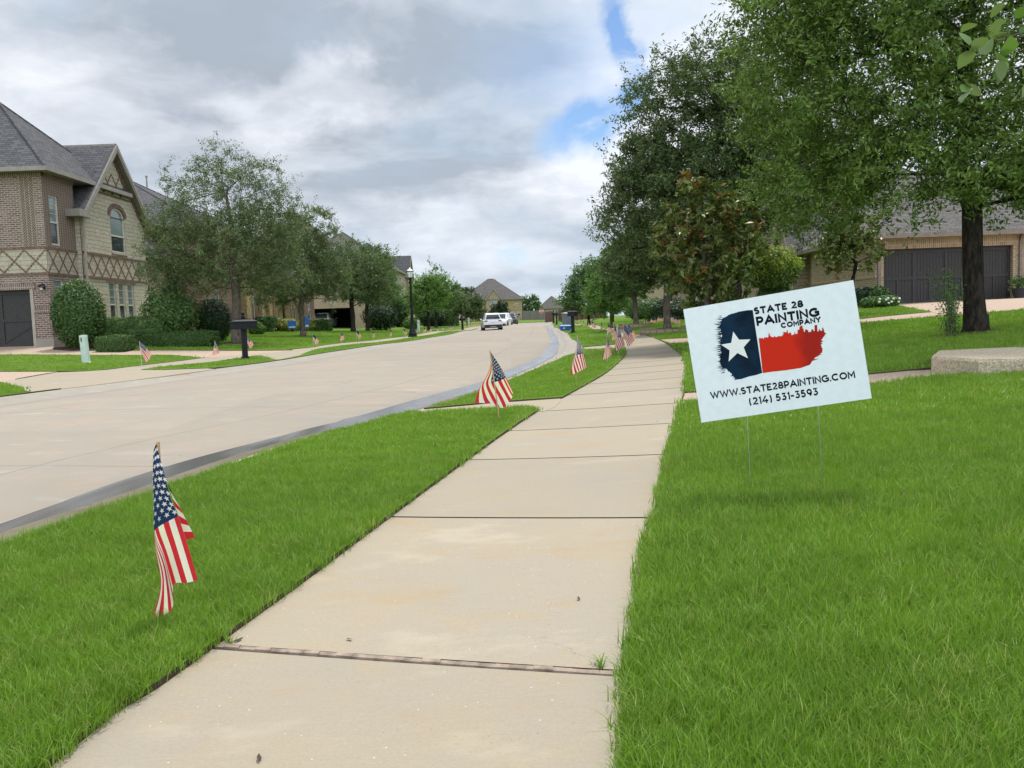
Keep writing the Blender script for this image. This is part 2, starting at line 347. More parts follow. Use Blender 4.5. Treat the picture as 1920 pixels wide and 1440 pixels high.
M_fgrey = flat('weathered fence', (.20, .185, .165), .9, .2, 5)
M_paintw = flat('white car paint', (.74, .75, .77), .25, .02, spec=.6)
M_paintb = flat('black car paint', (.012, .014, .018), .22, .1, spec=.6)
M_tyre = flat('rubber', (.015, .015, .016), .8)
M_rim = flat('alloy', (.45, .46, .48), .35, .05, metal=.8)
M_redl = flat('red lamp lens', (.30, .012, .012), .25)
M_hl = flat('headlight lens', (.55, .58, .62), .15)
M_plast = flat('black bumper plastic', (.02, .021, .023), .6)
M_plate = flat('number plate', (.62, .63, .66), .5)
M_grille = flat('grille metal', (.25, .26, .28), .35, metal=.6)
M_stopr = flat('stop sign red', (.48, .03, .03), .4)
M_globe = flat('frosted lamp glass', (.78, .80, .78), .3, .03)
M_blueplastic = flat('blue sign', (.03, .14, .48), .4)
M_terra = flat('dark planter', (.035, .036, .038), .7)
M_white_fl = flat('white petals', (.80, .78, .72), .6)
M_deadleaf = flat('dead leaf', (.055, .035, .022), .8)
M_wood = flat('weathered joint board', (.24, .185, .14), .9, .4, 18)
def glassmat():
    m, g = newmat('window glass'); u = pos(g)
    n = g.noise(u, .6, 3)
    c = g.mix(n, (.018, .024, .028), (.05, .06, .065))
    finish(g, c, .06, g.noise(u, 1.2, 2), .03, .02, .9); return m
M_glass = glassmat()
def blindmat():
    m, g = newmat('window blinds'); u = uvc(g); s = g.n('ShaderNodeSeparateXYZ', Vector=u)
    f = g.math('FRACT', g.math('DIVIDE', s.outputs[1], .07))
    c = g.mix(g.sm(f, .7, .9), (.22, .27, .27), (.11, .13, .13)); finish(g, c, .12, None, spec=.8); return m
M_blind = blindmat()
def clothmat(name, col):
    m, g = newmat(name); n = g.noise(g.n('ShaderNodeTexCoord').outputs['Object'], 40, 3)
    c = g.mix(n, [x * .9 for x in col], [min(1, x * 1.05) for x in col]); finish(g, c, .7, None, trans=.3, spec=.15); return m
C_red = clothmat('flag red', (.56, .025, .045)); C_white = clothmat('flag white', (.76, .72, .70)); C_blue = clothmat('flag blue', (.012, .035, .10))

# ------------------------------------------------------------------ mesh helpers
class MB:
    def __init__(s): s.v = []; s.f = []; s.m = []; s.mats = []
    def mi(s, m):
        if m not in s.mats: s.mats.append(m)
        return s.mats.index(m)
    def add(s, vs, fs, m):
        o = len(s.v); k = s.mi(m); s.v += [tuple(v) for v in vs]
        for f in fs: s.f.append([i + o for i in f]); s.m.append(k)
        return s
    def poly(s, vs, m): return s.add(vs, [list(range(len(vs)))], m)
    def box(s, lo, hi, m, M=None, bev=0.0):
        x0, y0, z0 = lo; x1, y1, z1 = hi
        vs = [Vector(p) for p in ((x0, y0, z0), (x1, y0, z0), (x1, y1, z0), (x0, y1, z0), (x0, y0, z1), (x1, y0, z1), (x1, y1, z1), (x0, y1, z1))]
        if M is not None: vs = [M @ v for v in vs]
        return s.add(vs, [(0, 3, 2, 1), (4, 5, 6, 7), (0, 1, 5, 4), (1, 2, 6, 5), (2, 3, 7, 6), (3, 0, 4, 7)], m)
    def lathe(s, prof, m, c=(0, 0, 0), n=16, sx=1, sy=1, M=None):
        vs = []; fs = []
        for r, z in prof:
            for i in range(n):
                a = 2 * math.pi * i / n
                v = Vector((c[0] + r * math.cos(a) * sx, c[1] + r * math.sin(a) * sy, c[2] + z)); vs.append(M @ v if M else v)
        for j in range(len(prof) - 1):
            for i in range(n):
                k = (i + 1) % n; fs.append((j * n + i, j * n + k, (j + 1) * n + k, (j + 1) * n + i))
        if prof[0][0] > 1e-4: fs.append(tuple(range(n))[::-1])
        if prof[-1][0] > 1e-4: fs.append(tuple((len(prof) - 1) * n + i for i in range(n)))
        return s.add(vs, fs, m)
    def tube(s, pts, rad, m, n=6, cap=True):
        pts = [Vector(p) for p in pts]; rad = rad if hasattr(rad, '__len__') else [rad] * len(pts)
        vs = []; fs = []; up = Vector((.31, .11, .94))
        for i, p in enumerate(pts):
            d = (pts[min(i + 1, len(pts) - 1)] - pts[max(i - 1, 0)]).normalized()
            a = d.cross(up);  a = d.cross(Vector((1, 0, 0))) if a.length < .05 else a
            a.normalize(); b = d.cross(a)
            for k in range(n):
                t = 2 * math.pi * k / n; vs.append(p + (a * math.cos(t) + b * math.sin(t)) * rad[i])
        for i in range(len(pts) - 1):
            for k in range(n):
                q = (k + 1) % n; fs.append((i * n + k, i * n + q, (i + 1) * n + q, (i + 1) * n + k))
        if cap: fs += [tuple(range(n))[::-1], tuple((len(pts) - 1) * n + k for k in range(n))]
        return s.add(vs, fs, m)
    def build(s, name, parent=None, smooth=False, uv=True):
        me = bpy.data.meshes.new(name); me.from_pydata(s.v, [], s.f)
        for m in s.mats: me.materials.append(m)
        me.polygons.foreach_set('material_index', s.m)
        if smooth: me.polygons.foreach_set('use_smooth', [True] * len(s.f))
        me.update()
        if uv and len(s.f) < 60000:
            n = len(me.loops); L = np.empty(n, np.int32); me.loops.foreach_get('vertex_index', L)
            co = np.empty(len(me.vertices) * 3); me.vertices.foreach_get('co', co); co = co.reshape(-1, 3)
            nf = len(me.polygons); nor = np.empty(nf * 3); me.polygons.foreach_get('normal', nor); nor = nor.reshape(-1, 3)
            tot = np.empty(nf, np.int32); me.polygons.foreach_get('loop_total', tot)
            N = np.repeat(nor, tot, axis=0); Pp = co[L]
            h = np.stack([-N[:, 1], N[:, 0], np.zeros(n)], 1); hl = np.linalg.norm(h, axis=1)
            fl = hl < 1e-3; h[fl] = (1, 0, 0); hl[fl] = 1; h /= hl[:, None]
            w = np.cross(N, h)
            U = np.stack([(Pp * h).sum(1), (Pp * w).sum(1)], 1)
            lay = me.uv_layers.new(name='UVMap'); lay.data.foreach_set('uv', U.astype(np.float32).ravel())
        o = bpy.data.objects.new(name, me); COL.objects.link(o)
        if parent is not None: o.parent = parent
        return o

def tag(o, label=None, cat=None, group=None, kind=None):
    if label: o['label'] = label
    if cat: o['category'] = cat
    if group: o['group'] = group
    if kind: o['kind'] = kind
    return o
def thing(name, label, cat, loc=(0, 0, 0), rz=0.0, group=None):
    o = bpy.data.objects.new(name, None); COL.objects.link(o); o.empty_display_size = .2
    o.location = loc; o.rotation_euler = (0, 0, rz); return tag(o, label, cat, group)
def copy_tree(o, parent=None):
    c = o.copy(); COL.objects.link(c)
    if parent is not None: c.parent = parent
    for ch in KIDS.get(o.name, []): copy_tree(ch, c)
    return c
KIDS = {}
def note_kids(o):
    for ch in o.children: KIDS.setdefault(o.name, []).append(ch); note_kids(ch)

# ------------------------------------------------------------------ terrain height
CP = np.array([(0, -12, 0), (-4, -6, 0), (0, 0, 0), (-.5, 5, 0), (-2, 6, 0), (0, 9, 0), (1.6, 15, .03), (3, 21, .08), (5, 37, .2), (7, 50, .25), (10, 80, .32),
    (-6, 6, .02), (-4, 15, .02), (-3, 25, .05), (-2, 40, .08), (-1.5, 60, .12), (-1, 85, .17), (0, 120, .22), (2, 160, .3),
    (-13, 26, .17), (-9, 20, .1), (-8, 25, .15), (-10.5, 23, .17), (-11.1, 34, .55), (-17.5, 33, .74), (-17, 40, .8), (-30, 33, .8), (-12, 50, .55), (-6.5, 52, .28),
    (-17, 60, .9), (-17, 90, .95), (-9, 85, .35), (-20, 20, .4), (-12, 15, .1), (-20, 8, .3),
    (1.0, 2.5, .02), (1.5, 4.5, .09), (3, 4, .17), (3.6, 9, .25), (5, 9, .33), (7.25, 13.3, .6), (10, 25, .72), (14, 33, 1.12), (20, 33, 1.17), (8, 44, .7), (13, 60, 1.0), (14, 85, 1.2), (10, 5, .6),
    (5.2, 20, .28), (20, 10, 1.1), (20, 60, 1.3), (-60, 50, 1.2), (60, 50, 1.6), (0, 195, 1.0), (0, 235, 1.0), (-60, 200, 1.2), (60, 200, 1.6), (-200, 300, 1.2), (200, 300, 1.6), (0, 500, 1), (-10, 150, .6), (25, 120, 1.1),
    (-50, -20, .5), (50, -20, 1.4)], float)
def phi(r): return np.sqrt(r * r + 4.0)
_n = len(CP); _A = np.zeros((_n + 3, _n + 3))
_A[:_n, :_n] = phi(np.linalg.norm(CP[:, None, :2] - CP[None, :, :2], axis=2)) ; _A[:_n, :_n] -= np.eye(_n) * .8
_A[:_n, _n] = 1; _A[:_n, _n + 1:] = CP[:, :2]; _A[_n, :_n] = 1; _A[_n + 1:, :_n] = CP[:, :2].T
_w = np.linalg.solve(_A, np.concatenate([CP[:, 2], np.zeros(3)]))
def G(x, y):
    x = np.atleast_1d(np.asarray(x, float)); y = np.atleast_1d(np.asarray(y, float)); out = np.empty(len(x))
    for i in range(0, len(x), 20000):
        q = np.stack([x[i:i + 20000], y[i:i + 20000]], 1)
        r = np.linalg.norm(q[:, None, :] - CP[None, :, :2], axis=2)
        out[i:i + 20000] = phi(r) @ _w[:_n] + _w[_n] + q @ _w[_n + 1:]
    return np.clip(out, -.3, 2.5)
def G1(x, y): return float(G(x, y)[0])
def GP(px, py, off=0.0, cap=175.0):
    """where the line of sight through a photograph pixel meets the terrain"""
    d = ray(px, py); d = d / d[1]
    t = np.geomspace(1.0, cap, 260); f = EYE + d[2] * t - G(d[0] * t, t) - off
    k = np.where(f < 0)[0]
    if len(k) == 0: return np.array([d[0] * cap, cap])
    if k[0] == 0: return np.array([d[0], 1.0])
    a, b = t[k[0] - 1], t[k[0]]
    for _ in range(24):
        c = (a + b) / 2
        if EYE + d[2] * c - G1(d[0] * c, c) - off < 0: b = c
        else: a = c
    return np.array([d[0] * a, a])
def pts(lst, off=0.0): return np.array([GP(x, y, off) for x, y in lst])
def on(x, y, off=0.0): return Vector((x, y, G1(x, y) + off))
def inside(P, poly):
    x, y = P[:, 0], P[:, 1]; r = np.zeros(len(P), bool); j = len(poly) - 1
    for i in range(len(poly)):
        xi, yi = poly[i]; xj, yj = poly[j]
        if yi != yj:
            r ^= ((yi > y) != (yj > y)) & (x < (xj - xi) * (y - yi) / (yj - yi) + xi)
        j = i
    return r
def resample(P, step):
    P = np.asarray(P); d = np.r_[0, np.cumsum(np.linalg.norm(np.diff(P, axis=0), axis=1))]
    n = max(2, int(d[-1] / step) + 1); t = np.linspace(0, d[-1], n)
    return np.stack([np.interp(t, d, P[:, k]) for k in range(P.shape[1])], 1)
def chaikin(P, n=2):
    P = np.asarray(P)
    for _ in range(n):
        Q = [P[0]]
        for a, b in zip(P[:-1], P[1:]): Q += [.75 * a + .25 * b, .25 * a + .75 * b]
        P = np.array(Q + [P[-1]])
    return P

# road edges (back of kerb) as curves x(y)
cr = pts([(0, 1030), (120, 986), (330, 915), (450, 868), (560, 830), (700, 790), (800, 768), (860, 750), (930, 725), (990, 700), (1048, 672), (1075, 655)])
cr = np.vstack([[(-4.9, -14), (-3.2, 1)], cr, [(2.65, 40), (3.25, 55), (4.3, 85), (6.0, 130), (7.2, 156)]])
cl = pts([(0, 745), (175, 722), (325, 702), (425, 689), (513, 678), (600, 663), (671, 653), (754, 641.5), (800, 635)])
cl = np.vstack([[(-10.6, -14), (-10.2, 8)], cl, [(-3.5, 85), (-2.4, 120), (-1.3, 156)]])
print('curb R', [tuple(np.round(p, 2)) for p in cr]); print('curb L', [tuple(np.round(p, 2)) for p in cl])
def mono(P):
    P = P[np.argsort(P[:, 1])]; P = chaikin(P, 2); return P
cr, cl = mono(cr), mono(cl)
def xr(y): return np.interp(y, cr[:, 1], cr[:, 0])
def xl(y): return np.interp(y, cl[:, 1], cl[:, 0])
ys = np.concatenate([np.arange(-14, 30, .5), np.arange(30, 80, 1.5), np.arange(80, 156.1, 4)])
road_poly = np.vstack([np.stack([xr(ys), ys], 1), [(60, 156), (60, 166), (-60, 166), (-60, 156)], np.stack([xl(ys), ys], 1)[::-1]])

PAV = []   # every paved outline, cut out of the lawn
PAV.append(road_poly)
def sheet(name, polys, mat, off, grid=1.0, skirt=.2, tagkind='structure', label=None, parent=None, thick=True):
    """a paved sheet draped over the terrain with a skirt round its edge"""
    mb = MB()
    for poly in polys:
        poly = resample(np.vstack([poly, poly[:1]]), grid)[:-1]
        x0, y0 = poly.min(0); x1, y1 = poly.max(0)
        gx, gy = np.meshgrid(np.arange(x0, x1, grid), np.arange(y0, y1, grid)); q = np.stack([gx.ravel(), gy.ravel()], 1); q = q[inside(q, poly)] if len(q) else q
        vs = [Vector(p) for p in poly] + [Vector(p) for p in q]; n = len(poly)
        r = delaunay_2d_cdt(vs, [(i, (i + 1) % n) for i in range(n)], [], 0, 1e-5)
        V = np.array([tuple(v) for v in r[0]]); fs = [f for f in r[2]]
        cen = np.array([V[list(f)].mean(0) for f in fs]); keep = inside(cen, poly)
        Z = G(V[:, 0], V[:, 1]) + off
        fs = [(list(f) if True else f) for f, k in zip(fs, keep) if k]
        out = []
        for f in fs:
            a, b, c = (V[f[i]] for i in range(3)); s = (b[0] - a[0]) * (c[1] - a[1]) - (b[1] - a[1]) * (c[0] - a[0]); out.append(f if s > 0 else f[::-1])
        mb.add([(V[i, 0], V[i, 1], Z[i]) for i in range(len(V))], out, mat)
        zz = G(poly[:, 0], poly[:, 1]) + off
        top = [(poly[i, 0], poly[i, 1], zz[i]) for i in range(n)]; bot = [(p[0], p[1], p[2] - skirt) for p in top]
        mb.add(top + bot, [(i, (i + 1) % n, n + (i + 1) % n, n + i) for i in range(n)], mat)
    o = mb.build(name, parent)
    if tagkind: o['kind'] = tagkind
    if label: o['label'] = label
    return o

# ------------------------------------------------------------------ sidewalk made of slabs
SL = [(80, 1440), (395, 1222), (560, 1100), (720, 979), (870, 869), (955, 807), (1010, 770), (1060, 745), (1130, 706), (1170, 672), (1177, 655), (1153, 628), (1109, 616), (1083, 610), (1062, 603.5)]
SR = [(1160, 1440), (1173, 1255), (1197, 1100), (1222, 979), (1247, 868), (1262, 806), (1271, 768), (1281, 738), (1287, 700), (1284, 672), (1262, 650), (1218, 631), (1180, 622), (1130, 614), (1085, 605.5)]
def walkpts(A, near): return np.vstack([near, pts(A)])
wl = walkpts(SL, [(-1.55, -6), (-1.35, 0)]); wr = walkpts(SR, [(-.05, -6), (.10, 0)])
wl = chaikin(wl, 2); wr = chaikin(wr, 2)
def param(P):
    d = np.r_[0, np.cumsum(np.linalg.norm(np.diff(P, axis=0), axis=1))]; return d / d[-1]
NW = 220
tt = np.linspace(0, 1, NW)
# match both edges by world y so joints run straight across
yy = np.concatenate([np.arange(-6, 30, .22), np.arange(30, min(wl[:, 1].max(), wr[:, 1].max()), 1.5)])
wlx = np.interp(yy, *zip(*sorted(map(lambda p: (p[1], p[0]), wl)))); wrx = np.interp(yy, *zip(*sorted(map(lambda p: (p[1], p[0]), wr))))
print('walk', [(round(a, 1), round(b, 2), round(c, 2)) for a, b, c in zip(yy[::20], wlx[::20], wrx[::20])])
def WL(y): return np.interp(y, yy, wlx)
def WR(y): return np.interp(y, yy, wrx)
walk_poly = np.vstack([np.stack([wrx, yy], 1), np.stack([wlx, yy], 1)[::-1]])
PAV.append(walk_poly)
jy = [-6, -4.4, -2.8, -1.0, .95, 2.62, 4.39, 6.13, 7.68, 9.2]
while jy[-1] < yy.max() - 1.6: jy.append(jy[-1] + 1.6)
mb = MB(); rngs = random.Random(4)
for k in range(len(jy) - 1):
    y0, y1 = jy[k] + .0095, jy[k + 1] - .0095
    if k == 4: y1 -= .022
    tilt = rngs.uniform(-.0025, -.0005); sk = -.42
    nn = 6; rows = []
    for i in range(nn + 1):
        t = i / nn; y = y0 + (y1 - y0) * t; a, b = WL(y), WR(y)
        row = []
        for j in range(7):
            s = j / 6; x = a + (b - a) * s; yv = y + (s - .5) * sk; row.append((x, yv, G1(x, yv) + tilt * (t - .5)))
        rows.append(row)
    V = [p for r in rows for p in r]; Fq = []
    for i in range(nn):
        for j in range(6): q = i * 7 + j; Fq.append((q, q + 1, q + 8, q + 7))
    mb.add(V, Fq, M_walk)
    ring = [(0, j) for j in range(7)] + [(i, 6) for i in range(1, nn + 1)] + [(nn, j) for j in range(5, -1, -1)] + [(i, 0) for i in range(nn - 1, 0, -1)]
    tp = [rows[i][j] for i, j in ring]; n = len(tp)
    cx = sum(p[0] for p in tp) / n; cy = sum(p[1] for p in tp) / n
    bt = [(p[0], p[1], p[2] - .12) for p in tp]
    mb.add(tp + bt, [(i, n + i, n + (i + 1) % n, (i + 1) % n) for i in range(n)], M_dirt)
o = mb.build('sidewalk'); tag(o, kind='structure')
sheet('soil', [walk_poly], M_dirt, -.035, 1.2, .05)
# weathered expansion board in the nearest joint
mb = MB(); yv = jy[5]
a, b = WL(yv) + .01, WR(yv) - .02; n = 24; prng = random.Random(8)
for i in range(n):
    s0, s1 = i / n, (i + 1) / n
    def bp(s, dy, dz): x = a + (b - a) * s; y = yv - .012 + (s - .5) * -.42; return (x, y + dy, G1(x, y) + dz)
    dz = prng.uniform(.002, .006)
    mb.add([bp(s0, -.012, dz), bp(s1, -.012, dz), bp(s1, .009, dz + .002), bp(s0, .009, dz + .002), bp(s0, -.012, -.05), bp(s1, -.012, -.05), bp(s1, .009, -.05), bp(s0, .009, -.05)],
           [(0, 1, 2, 3), (0, 4, 5, 1), (3, 2, 6, 7)], M_wood)
tag(mb.build('joint_board'), 'weathered wooden expansion board lying in the nearest sidewalk joint', 'board')

# other paved pieces
carriage = pts([(785, 769), (840, 763.5), (940, 755), (1060, 745), (1028, 774), (1012, 771), (1002, 765), (930, 767.5), (840, 773), (790, 778)])
crossing2 = pts([(1092, 651.5), (1155, 645.5), (1180, 649), (1160, 654), (1098, 656)])
_ap = pts([(1060, 624), (1080, 640), (1091, 649), (1093, 655), (1082, 662), (1058, 669)])
_ap = _ap[np.argsort(_ap[:, 1])]; _yy = np.linspace(_ap[0, 1] - 3, _ap[-1, 1] + 10, 30)
apronR = np.vstack([[(xr(_yy[0]) + .02, _yy[0])], _ap, [(xr(_yy[-1]) + .05, _yy[-1])], np.stack([xr(_yy) - .12, _yy], 1)[::-1]])
sheet('path', [carriage, crossing2], M_walk, .004, .6)
sheet('apron', [apronR], M_curb, .006, .8)
PAV += [carriage, crossing2, apronR]
drive1 = pts([(-260, 646), (0, 648), (66, 647), (104, 649), (98, 655), (175, 658), (320, 657), (455, 658), (530, 657.5), (592, 651), (590, 656), (560, 667), (513, 676), (505, 670), (480, 665), (385, 671.5), (325, 666), (140, 666), (-260, 668)])
drive1b = pts([(-260, 700), (0, 697), (117, 697), (60, 706), (0, 718), (-260, 738)])
walkL = pts([(590, 651), (700, 638.5), (760, 631.5), (830, 620.5), (905, 610.5), (905, 612), (830, 622.5), (760, 635), (700, 643), (588, 656), (560, 668), (515, 677), (507, 671), (480, 667), (385, 681), (268, 692), (262, 696), (330, 693.5), (425, 690), (330, 703), (175, 723), (45, 738), (42, 728), (20, 722), (-10, 719), (117, 697), (180, 697), (262, 686), (385, 671), (470, 664.5), (530, 660)])
sheet('driveway', [drive1, drive1b], M_drive, .002, 1.0); sheet('sidewalk_far', [walkL], M_walk, .008, 1.0)
PAV += [drive1, drive1b, walkL]
lowpath = pts([(1284, 738), (1440, 730), (1620, 703), (1750, 690), (1860, 694), (1800, 706), (1700, 714), (1620, 727), (1440, 752), (1288, 756), (1276, 752)])
thinpath = pts([(1236, 637), (1290, 634), (1450, 622), (1610, 599), (1760, 584), (1850, 580), (1850, 588), (1765, 594), (1610, 606), (1450, 630), (1290, 643), (1262, 646)])
driveR = np.vstack([pts([(1690, 569.5), (1840, 565.5)]), [(14.7, 32.9), (30, 32.9), (34, 26)], pts([(1920, 577), (1850, 582), (1765, 585), (1755, 580)])])
driveR = np.array([(14.75, 33.0), (30, 33.0), (34, 24)] + [tuple(p) for p in pts([(1960, 578), (1850, 588), (1765, 590), (1740, 584)])])
sheet('garden_path', [lowpath, thinpath], M_drive, .006, .8); sheet('driveway_right', [driveR], M_drive, .010, 1.2)
PAV += [lowpath, thinpath, driveR]
for nm in ('sidewalk_far', 'driveway_right', 'garden_path', 'apron'):
    pass

# ------------------------------------------------------------------ road with kerbs
def section(y):
    a, b = xl(y), xr(y)           # backs of kerb
    xs = [(a, 0, 1), (a + .14, -.004, 1), (a + .26, -.05, 1), (a + .62, -.078, 1), (a + .66, -.075, 0)]
    w = b - a
    for k in range(1, 6): xs.append((a + .66 + (w - 1.5) * k / 6, -.068 + .03 * math.sin(math.pi * k / 6), 0))
    xs += [(b - .84, -.076, 0), (b - .76, -.082, 1), (b - .26, -.090, 1), (b - .17, -.035, 1), (b - .11, -.004, 1), (b, 0, 1)]
    return xs
mb = MB(); V = []; nS = None
for y in ys:
    s = section(float(y)); nS = len(s); gz = (G1(s[0][0], y), G1(s[-1][0], y))
    for i, (x, dz, _) in enumerate(s):
        t = (x - s[0][0]) / (s[-1][0] - s[0][0]); V.append((x, y, gz[0] * (1 - t) + gz[1] * t + dz))
sec = section(0.0)
fr, fc = [], []
for i in range(len(ys) - 1):
    for j in range(nS - 1):
        q = i * nS + j; (fc if (sec[j][2] and sec[j + 1][2]) else fr).append((q, q + 1, q + nS + 1, q + nS))
def gridmesh(name, V, fs, mat, uvf):
    me = bpy.data.meshes.new(name); used = sorted({i for f in fs for i in f}); mp = {k: i for i, k in enumerate(used)}
    me.from_pydata([V[i] for i in used], [], [[mp[i] for i in f] for f in fs]); me.materials.append(mat)
    lay = me.uv_layers.new(name='UVMap')
    for l in me.loops: lay.data[l.index].uv = uvf(me.vertices[l.vertex_index].co)
    me.polygons.foreach_set('use_smooth', [True] * len(me.polygons)); o = bpy.data.objects.new(name, me); COL.objects.link(o); o['kind'] = 'structure'; return o
gridmesh('road', V, fr, M_road, lambda c: ((c.x - xl(c.y)) / (xr(c.y) - xl(c.y)) * 1.0, c.y))
gridmesh('curb', V, fc, M_curb, lambda c: (c.x, c.y))
# the cross street at the far end
mb = MB(); n = 24
for k, (ya, yb) in enumerate(((156, 166),)):
    V2 = []
    for i in range(n + 1):
        x = -60 + 120 * i / n
        for y in (ya, yb): V2.append((x, y, G1(x, y) - .06))
    mb.add(V2, [(2 * i, 2 * i + 2, 2 * i + 3, 2 * i + 1) for i in range(n)], M_road)
tag(mb.build('cross_street'), kind='structure')
# wet gutter and silt along the near kerb: thin sheets in the pan
def strip(name, mat, o0, o1, ya, yb, dz, amp, seed, kind='structure', step=.25):
    V = []; yv = np.arange(ya, yb, step); rg = np.random.RandomState(seed)
    w1 = np.convolve(np.convolve(rg.randn(len(yv) + 20), np.ones(10) / 4, 'same'), np.ones(5) / 5, 'same')[10:-10] * amp; w2 = np.convolve(rg.randn(len(yv) + 20), np.ones(10) / 4, 'same')[10:-10] * amp
    o1 = np.where(yv > 10, .62 + (o1 - .62) * np.clip(12 / np.maximum(yv, 1), .3, 1) + .08, o1) if name == 'gutter_water' else np.full(len(yv), o1); w1 *= np.clip(14 / np.maximum(yv, 1), .25, 1); w2 *= np.clip(14 / np.maximum(yv, 1), .2, 1)
    for i, y in enumerate(yv):
        b = xr(y); g0 = G1(b, y); e = min(1, (i + .3) / 8, (len(yv) - i) / 8)
        c = (o0 + o1[i]) / 2; h = (o1[i] - o0) / 2 * e
        for o_ in (c + h + w1[i] * e, c - h + w2[i] * e * .3):
            z = np.interp(o_, [.11, .17, .26, .76, .84, 3.0], [-.004, -.035, -.090, -.082, -.076, -.05]); V.append((b - o_, y, g0 + z + dz))
    n = len(yv); mb = MB(); mb.add(V, [(2 * i, 2 * i + 1, 2 * i + 3, 2 * i + 2) for i in range(n - 1)], mat)
    return tag(mb.build(name, smooth=True), kind=kind)
strip('gutter_water', M_wet, .40, .80, -4, 90, .009, .06, 3)
strip('silt', M_mud, .17, .48, -4, 14, .013, .06, 5)

# ------------------------------------------------------------------ lawn sheet
ring = []
for k in range(64):
    r = .9 * 1.112 ** k
    if r > 800: break
    na = 96
    for i in range(na):
        a = -math.pi + 2 * math.pi * (i + .5 * (k % 2)) / na
        front = abs(math.atan2(math.sin(a - math.pi / 2), math.cos(a - math.pi / 2))) < R(48)
        if not front and i % 3: continue
        ring.append((r * math.cos(a), r * math.sin(a)))
BX = 820
vs = [Vector(p) for p in ((-BX, -BX), (BX, -BX), (BX, BX), (-BX, BX))] + [Vector(p) for p in ring]; ed = [(0, 1), (1, 2), (2, 3), (3, 0)]
def clean(P):
    Q = [P[0]]
    for p in P[1:]:
        if np.linalg.norm(p - Q[-1]) > .02: Q.append(p)
    return np.array(Q)
for P in PAV:
    P = clean(resample(np.vstack([P, P[:1]]), 1.0)[:-1]); o = len(vs); n = len(P)
    vs += [Vector(p) for p in P]; ed += [(o + i, o + (i + 1) % n) for i in range(n)]
r = delaunay_2d_cdt(vs, ed, [], 0, 1e-4)
LV = np.array([tuple(v) for v in r[0]]); LF = [list(f) for f in r[2]]
cen = LV[np.array(LF)].mean(1); drop = np.zeros(len(cen), bool)
for P in PAV: drop |= inside(cen, P)
LF = [f for f, d in zip(LF, drop) if not d]
def lift(x, y):     # turf stands a little proud of the paving
    return G(x, y) + .022
LZ = lift(LV[:, 0], LV[:, 1]); out = []; cnt = {}
for f in LF:
    a, b, c = (LV[i] for i in f)
    if (b[0] - a[0]) * (c[1] - a[1]) - (b[1] - a[1]) * (c[0] - a[0]) < 0: f = f[::-1]
    out.append(f)
    for i in range(3): e = (f[i], f[(i + 1) % 3]); cnt[e] = cnt.get(e, 0) + 1
mb = MB(); mb.add([(LV[i, 0], LV[i, 1], LZ[i]) for i in range(len(LV))], out, M_lawn)
sk = [(a, b) for a, b in cnt if (b, a) not in cnt and abs(LV[a]).max() < 700]
V3 = []; F3 = []
for a, b in sk:
    o = len(V3); V3 += [(LV[a, 0], LV[a, 1], LZ[a]), (LV[b, 0], LV[b, 1], LZ[b]), (LV[b, 0], LV[b, 1], LZ[b] - .25), (LV[a, 0], LV[a, 1], LZ[a] - .25)]; F3.append((o, o + 3, o + 2, o + 1))
mb.add(V3, F3, M_dirt)
lawn = mb.build('lawn'); lawn['kind'] = 'structure'
print('lawn', len(LF), time.time() - T0)

# ------------------------------------------------------------------ grass blades
def paved(Q):
    m = np.zeros(len(Q), bool)
    for P in PAV: m |= inside(Q, P)
    return m
rs = np.random.RandomState(11)
def tuft(name, nb, rad, h0, h1, w, seed, lean=.35, nseg=3):
    rg = np.random.RandomState(seed); V = []; Fq = []
    for b in range(nb):
        a = rg.uniform(0, 2 * math.pi); r = rad * math.sqrt(rg.rand()); x0, y0 = r * math.cos(a), r * math.sin(a)
        h = rg.uniform(h0, h1); la = rg.uniform(0, 2 * math.pi); l = abs(rg.normal(0, lean)) * h; wa = rg.uniform(0, math.pi)
        wx, wy = math.cos(wa) * w / 2, math.sin(wa) * w / 2; o = len(V)
        for s in range(nseg + 1):
            t = s / nseg; k = (1 - t) ** .6; px = x0 + math.cos(la) * l * t * t; py = y0 + math.sin(la) * l * t * t; pz = h * t * (1 - .25 * t * l / h) - .01
            if s < nseg: V += [(px - wx * k, py - wy * k, pz), (px + wx * k, py + wy * k, pz)]
            else: V.append((px, py, pz))
        for s in range(nseg - 1): Fq.append((o + 2 * s, o + 2 * s + 1, o + 2 * s + 3, o + 2 * s + 2))
        Fq.append((o + 2 * nseg - 2, o + 2 * nseg - 1, o + 2 * nseg))
    me = bpy.data.meshes.new(name); me.from_pydata(V, [], Fq); me.materials.append(M_blade); me.update()
    return bpy.data.objects.new(name, me)
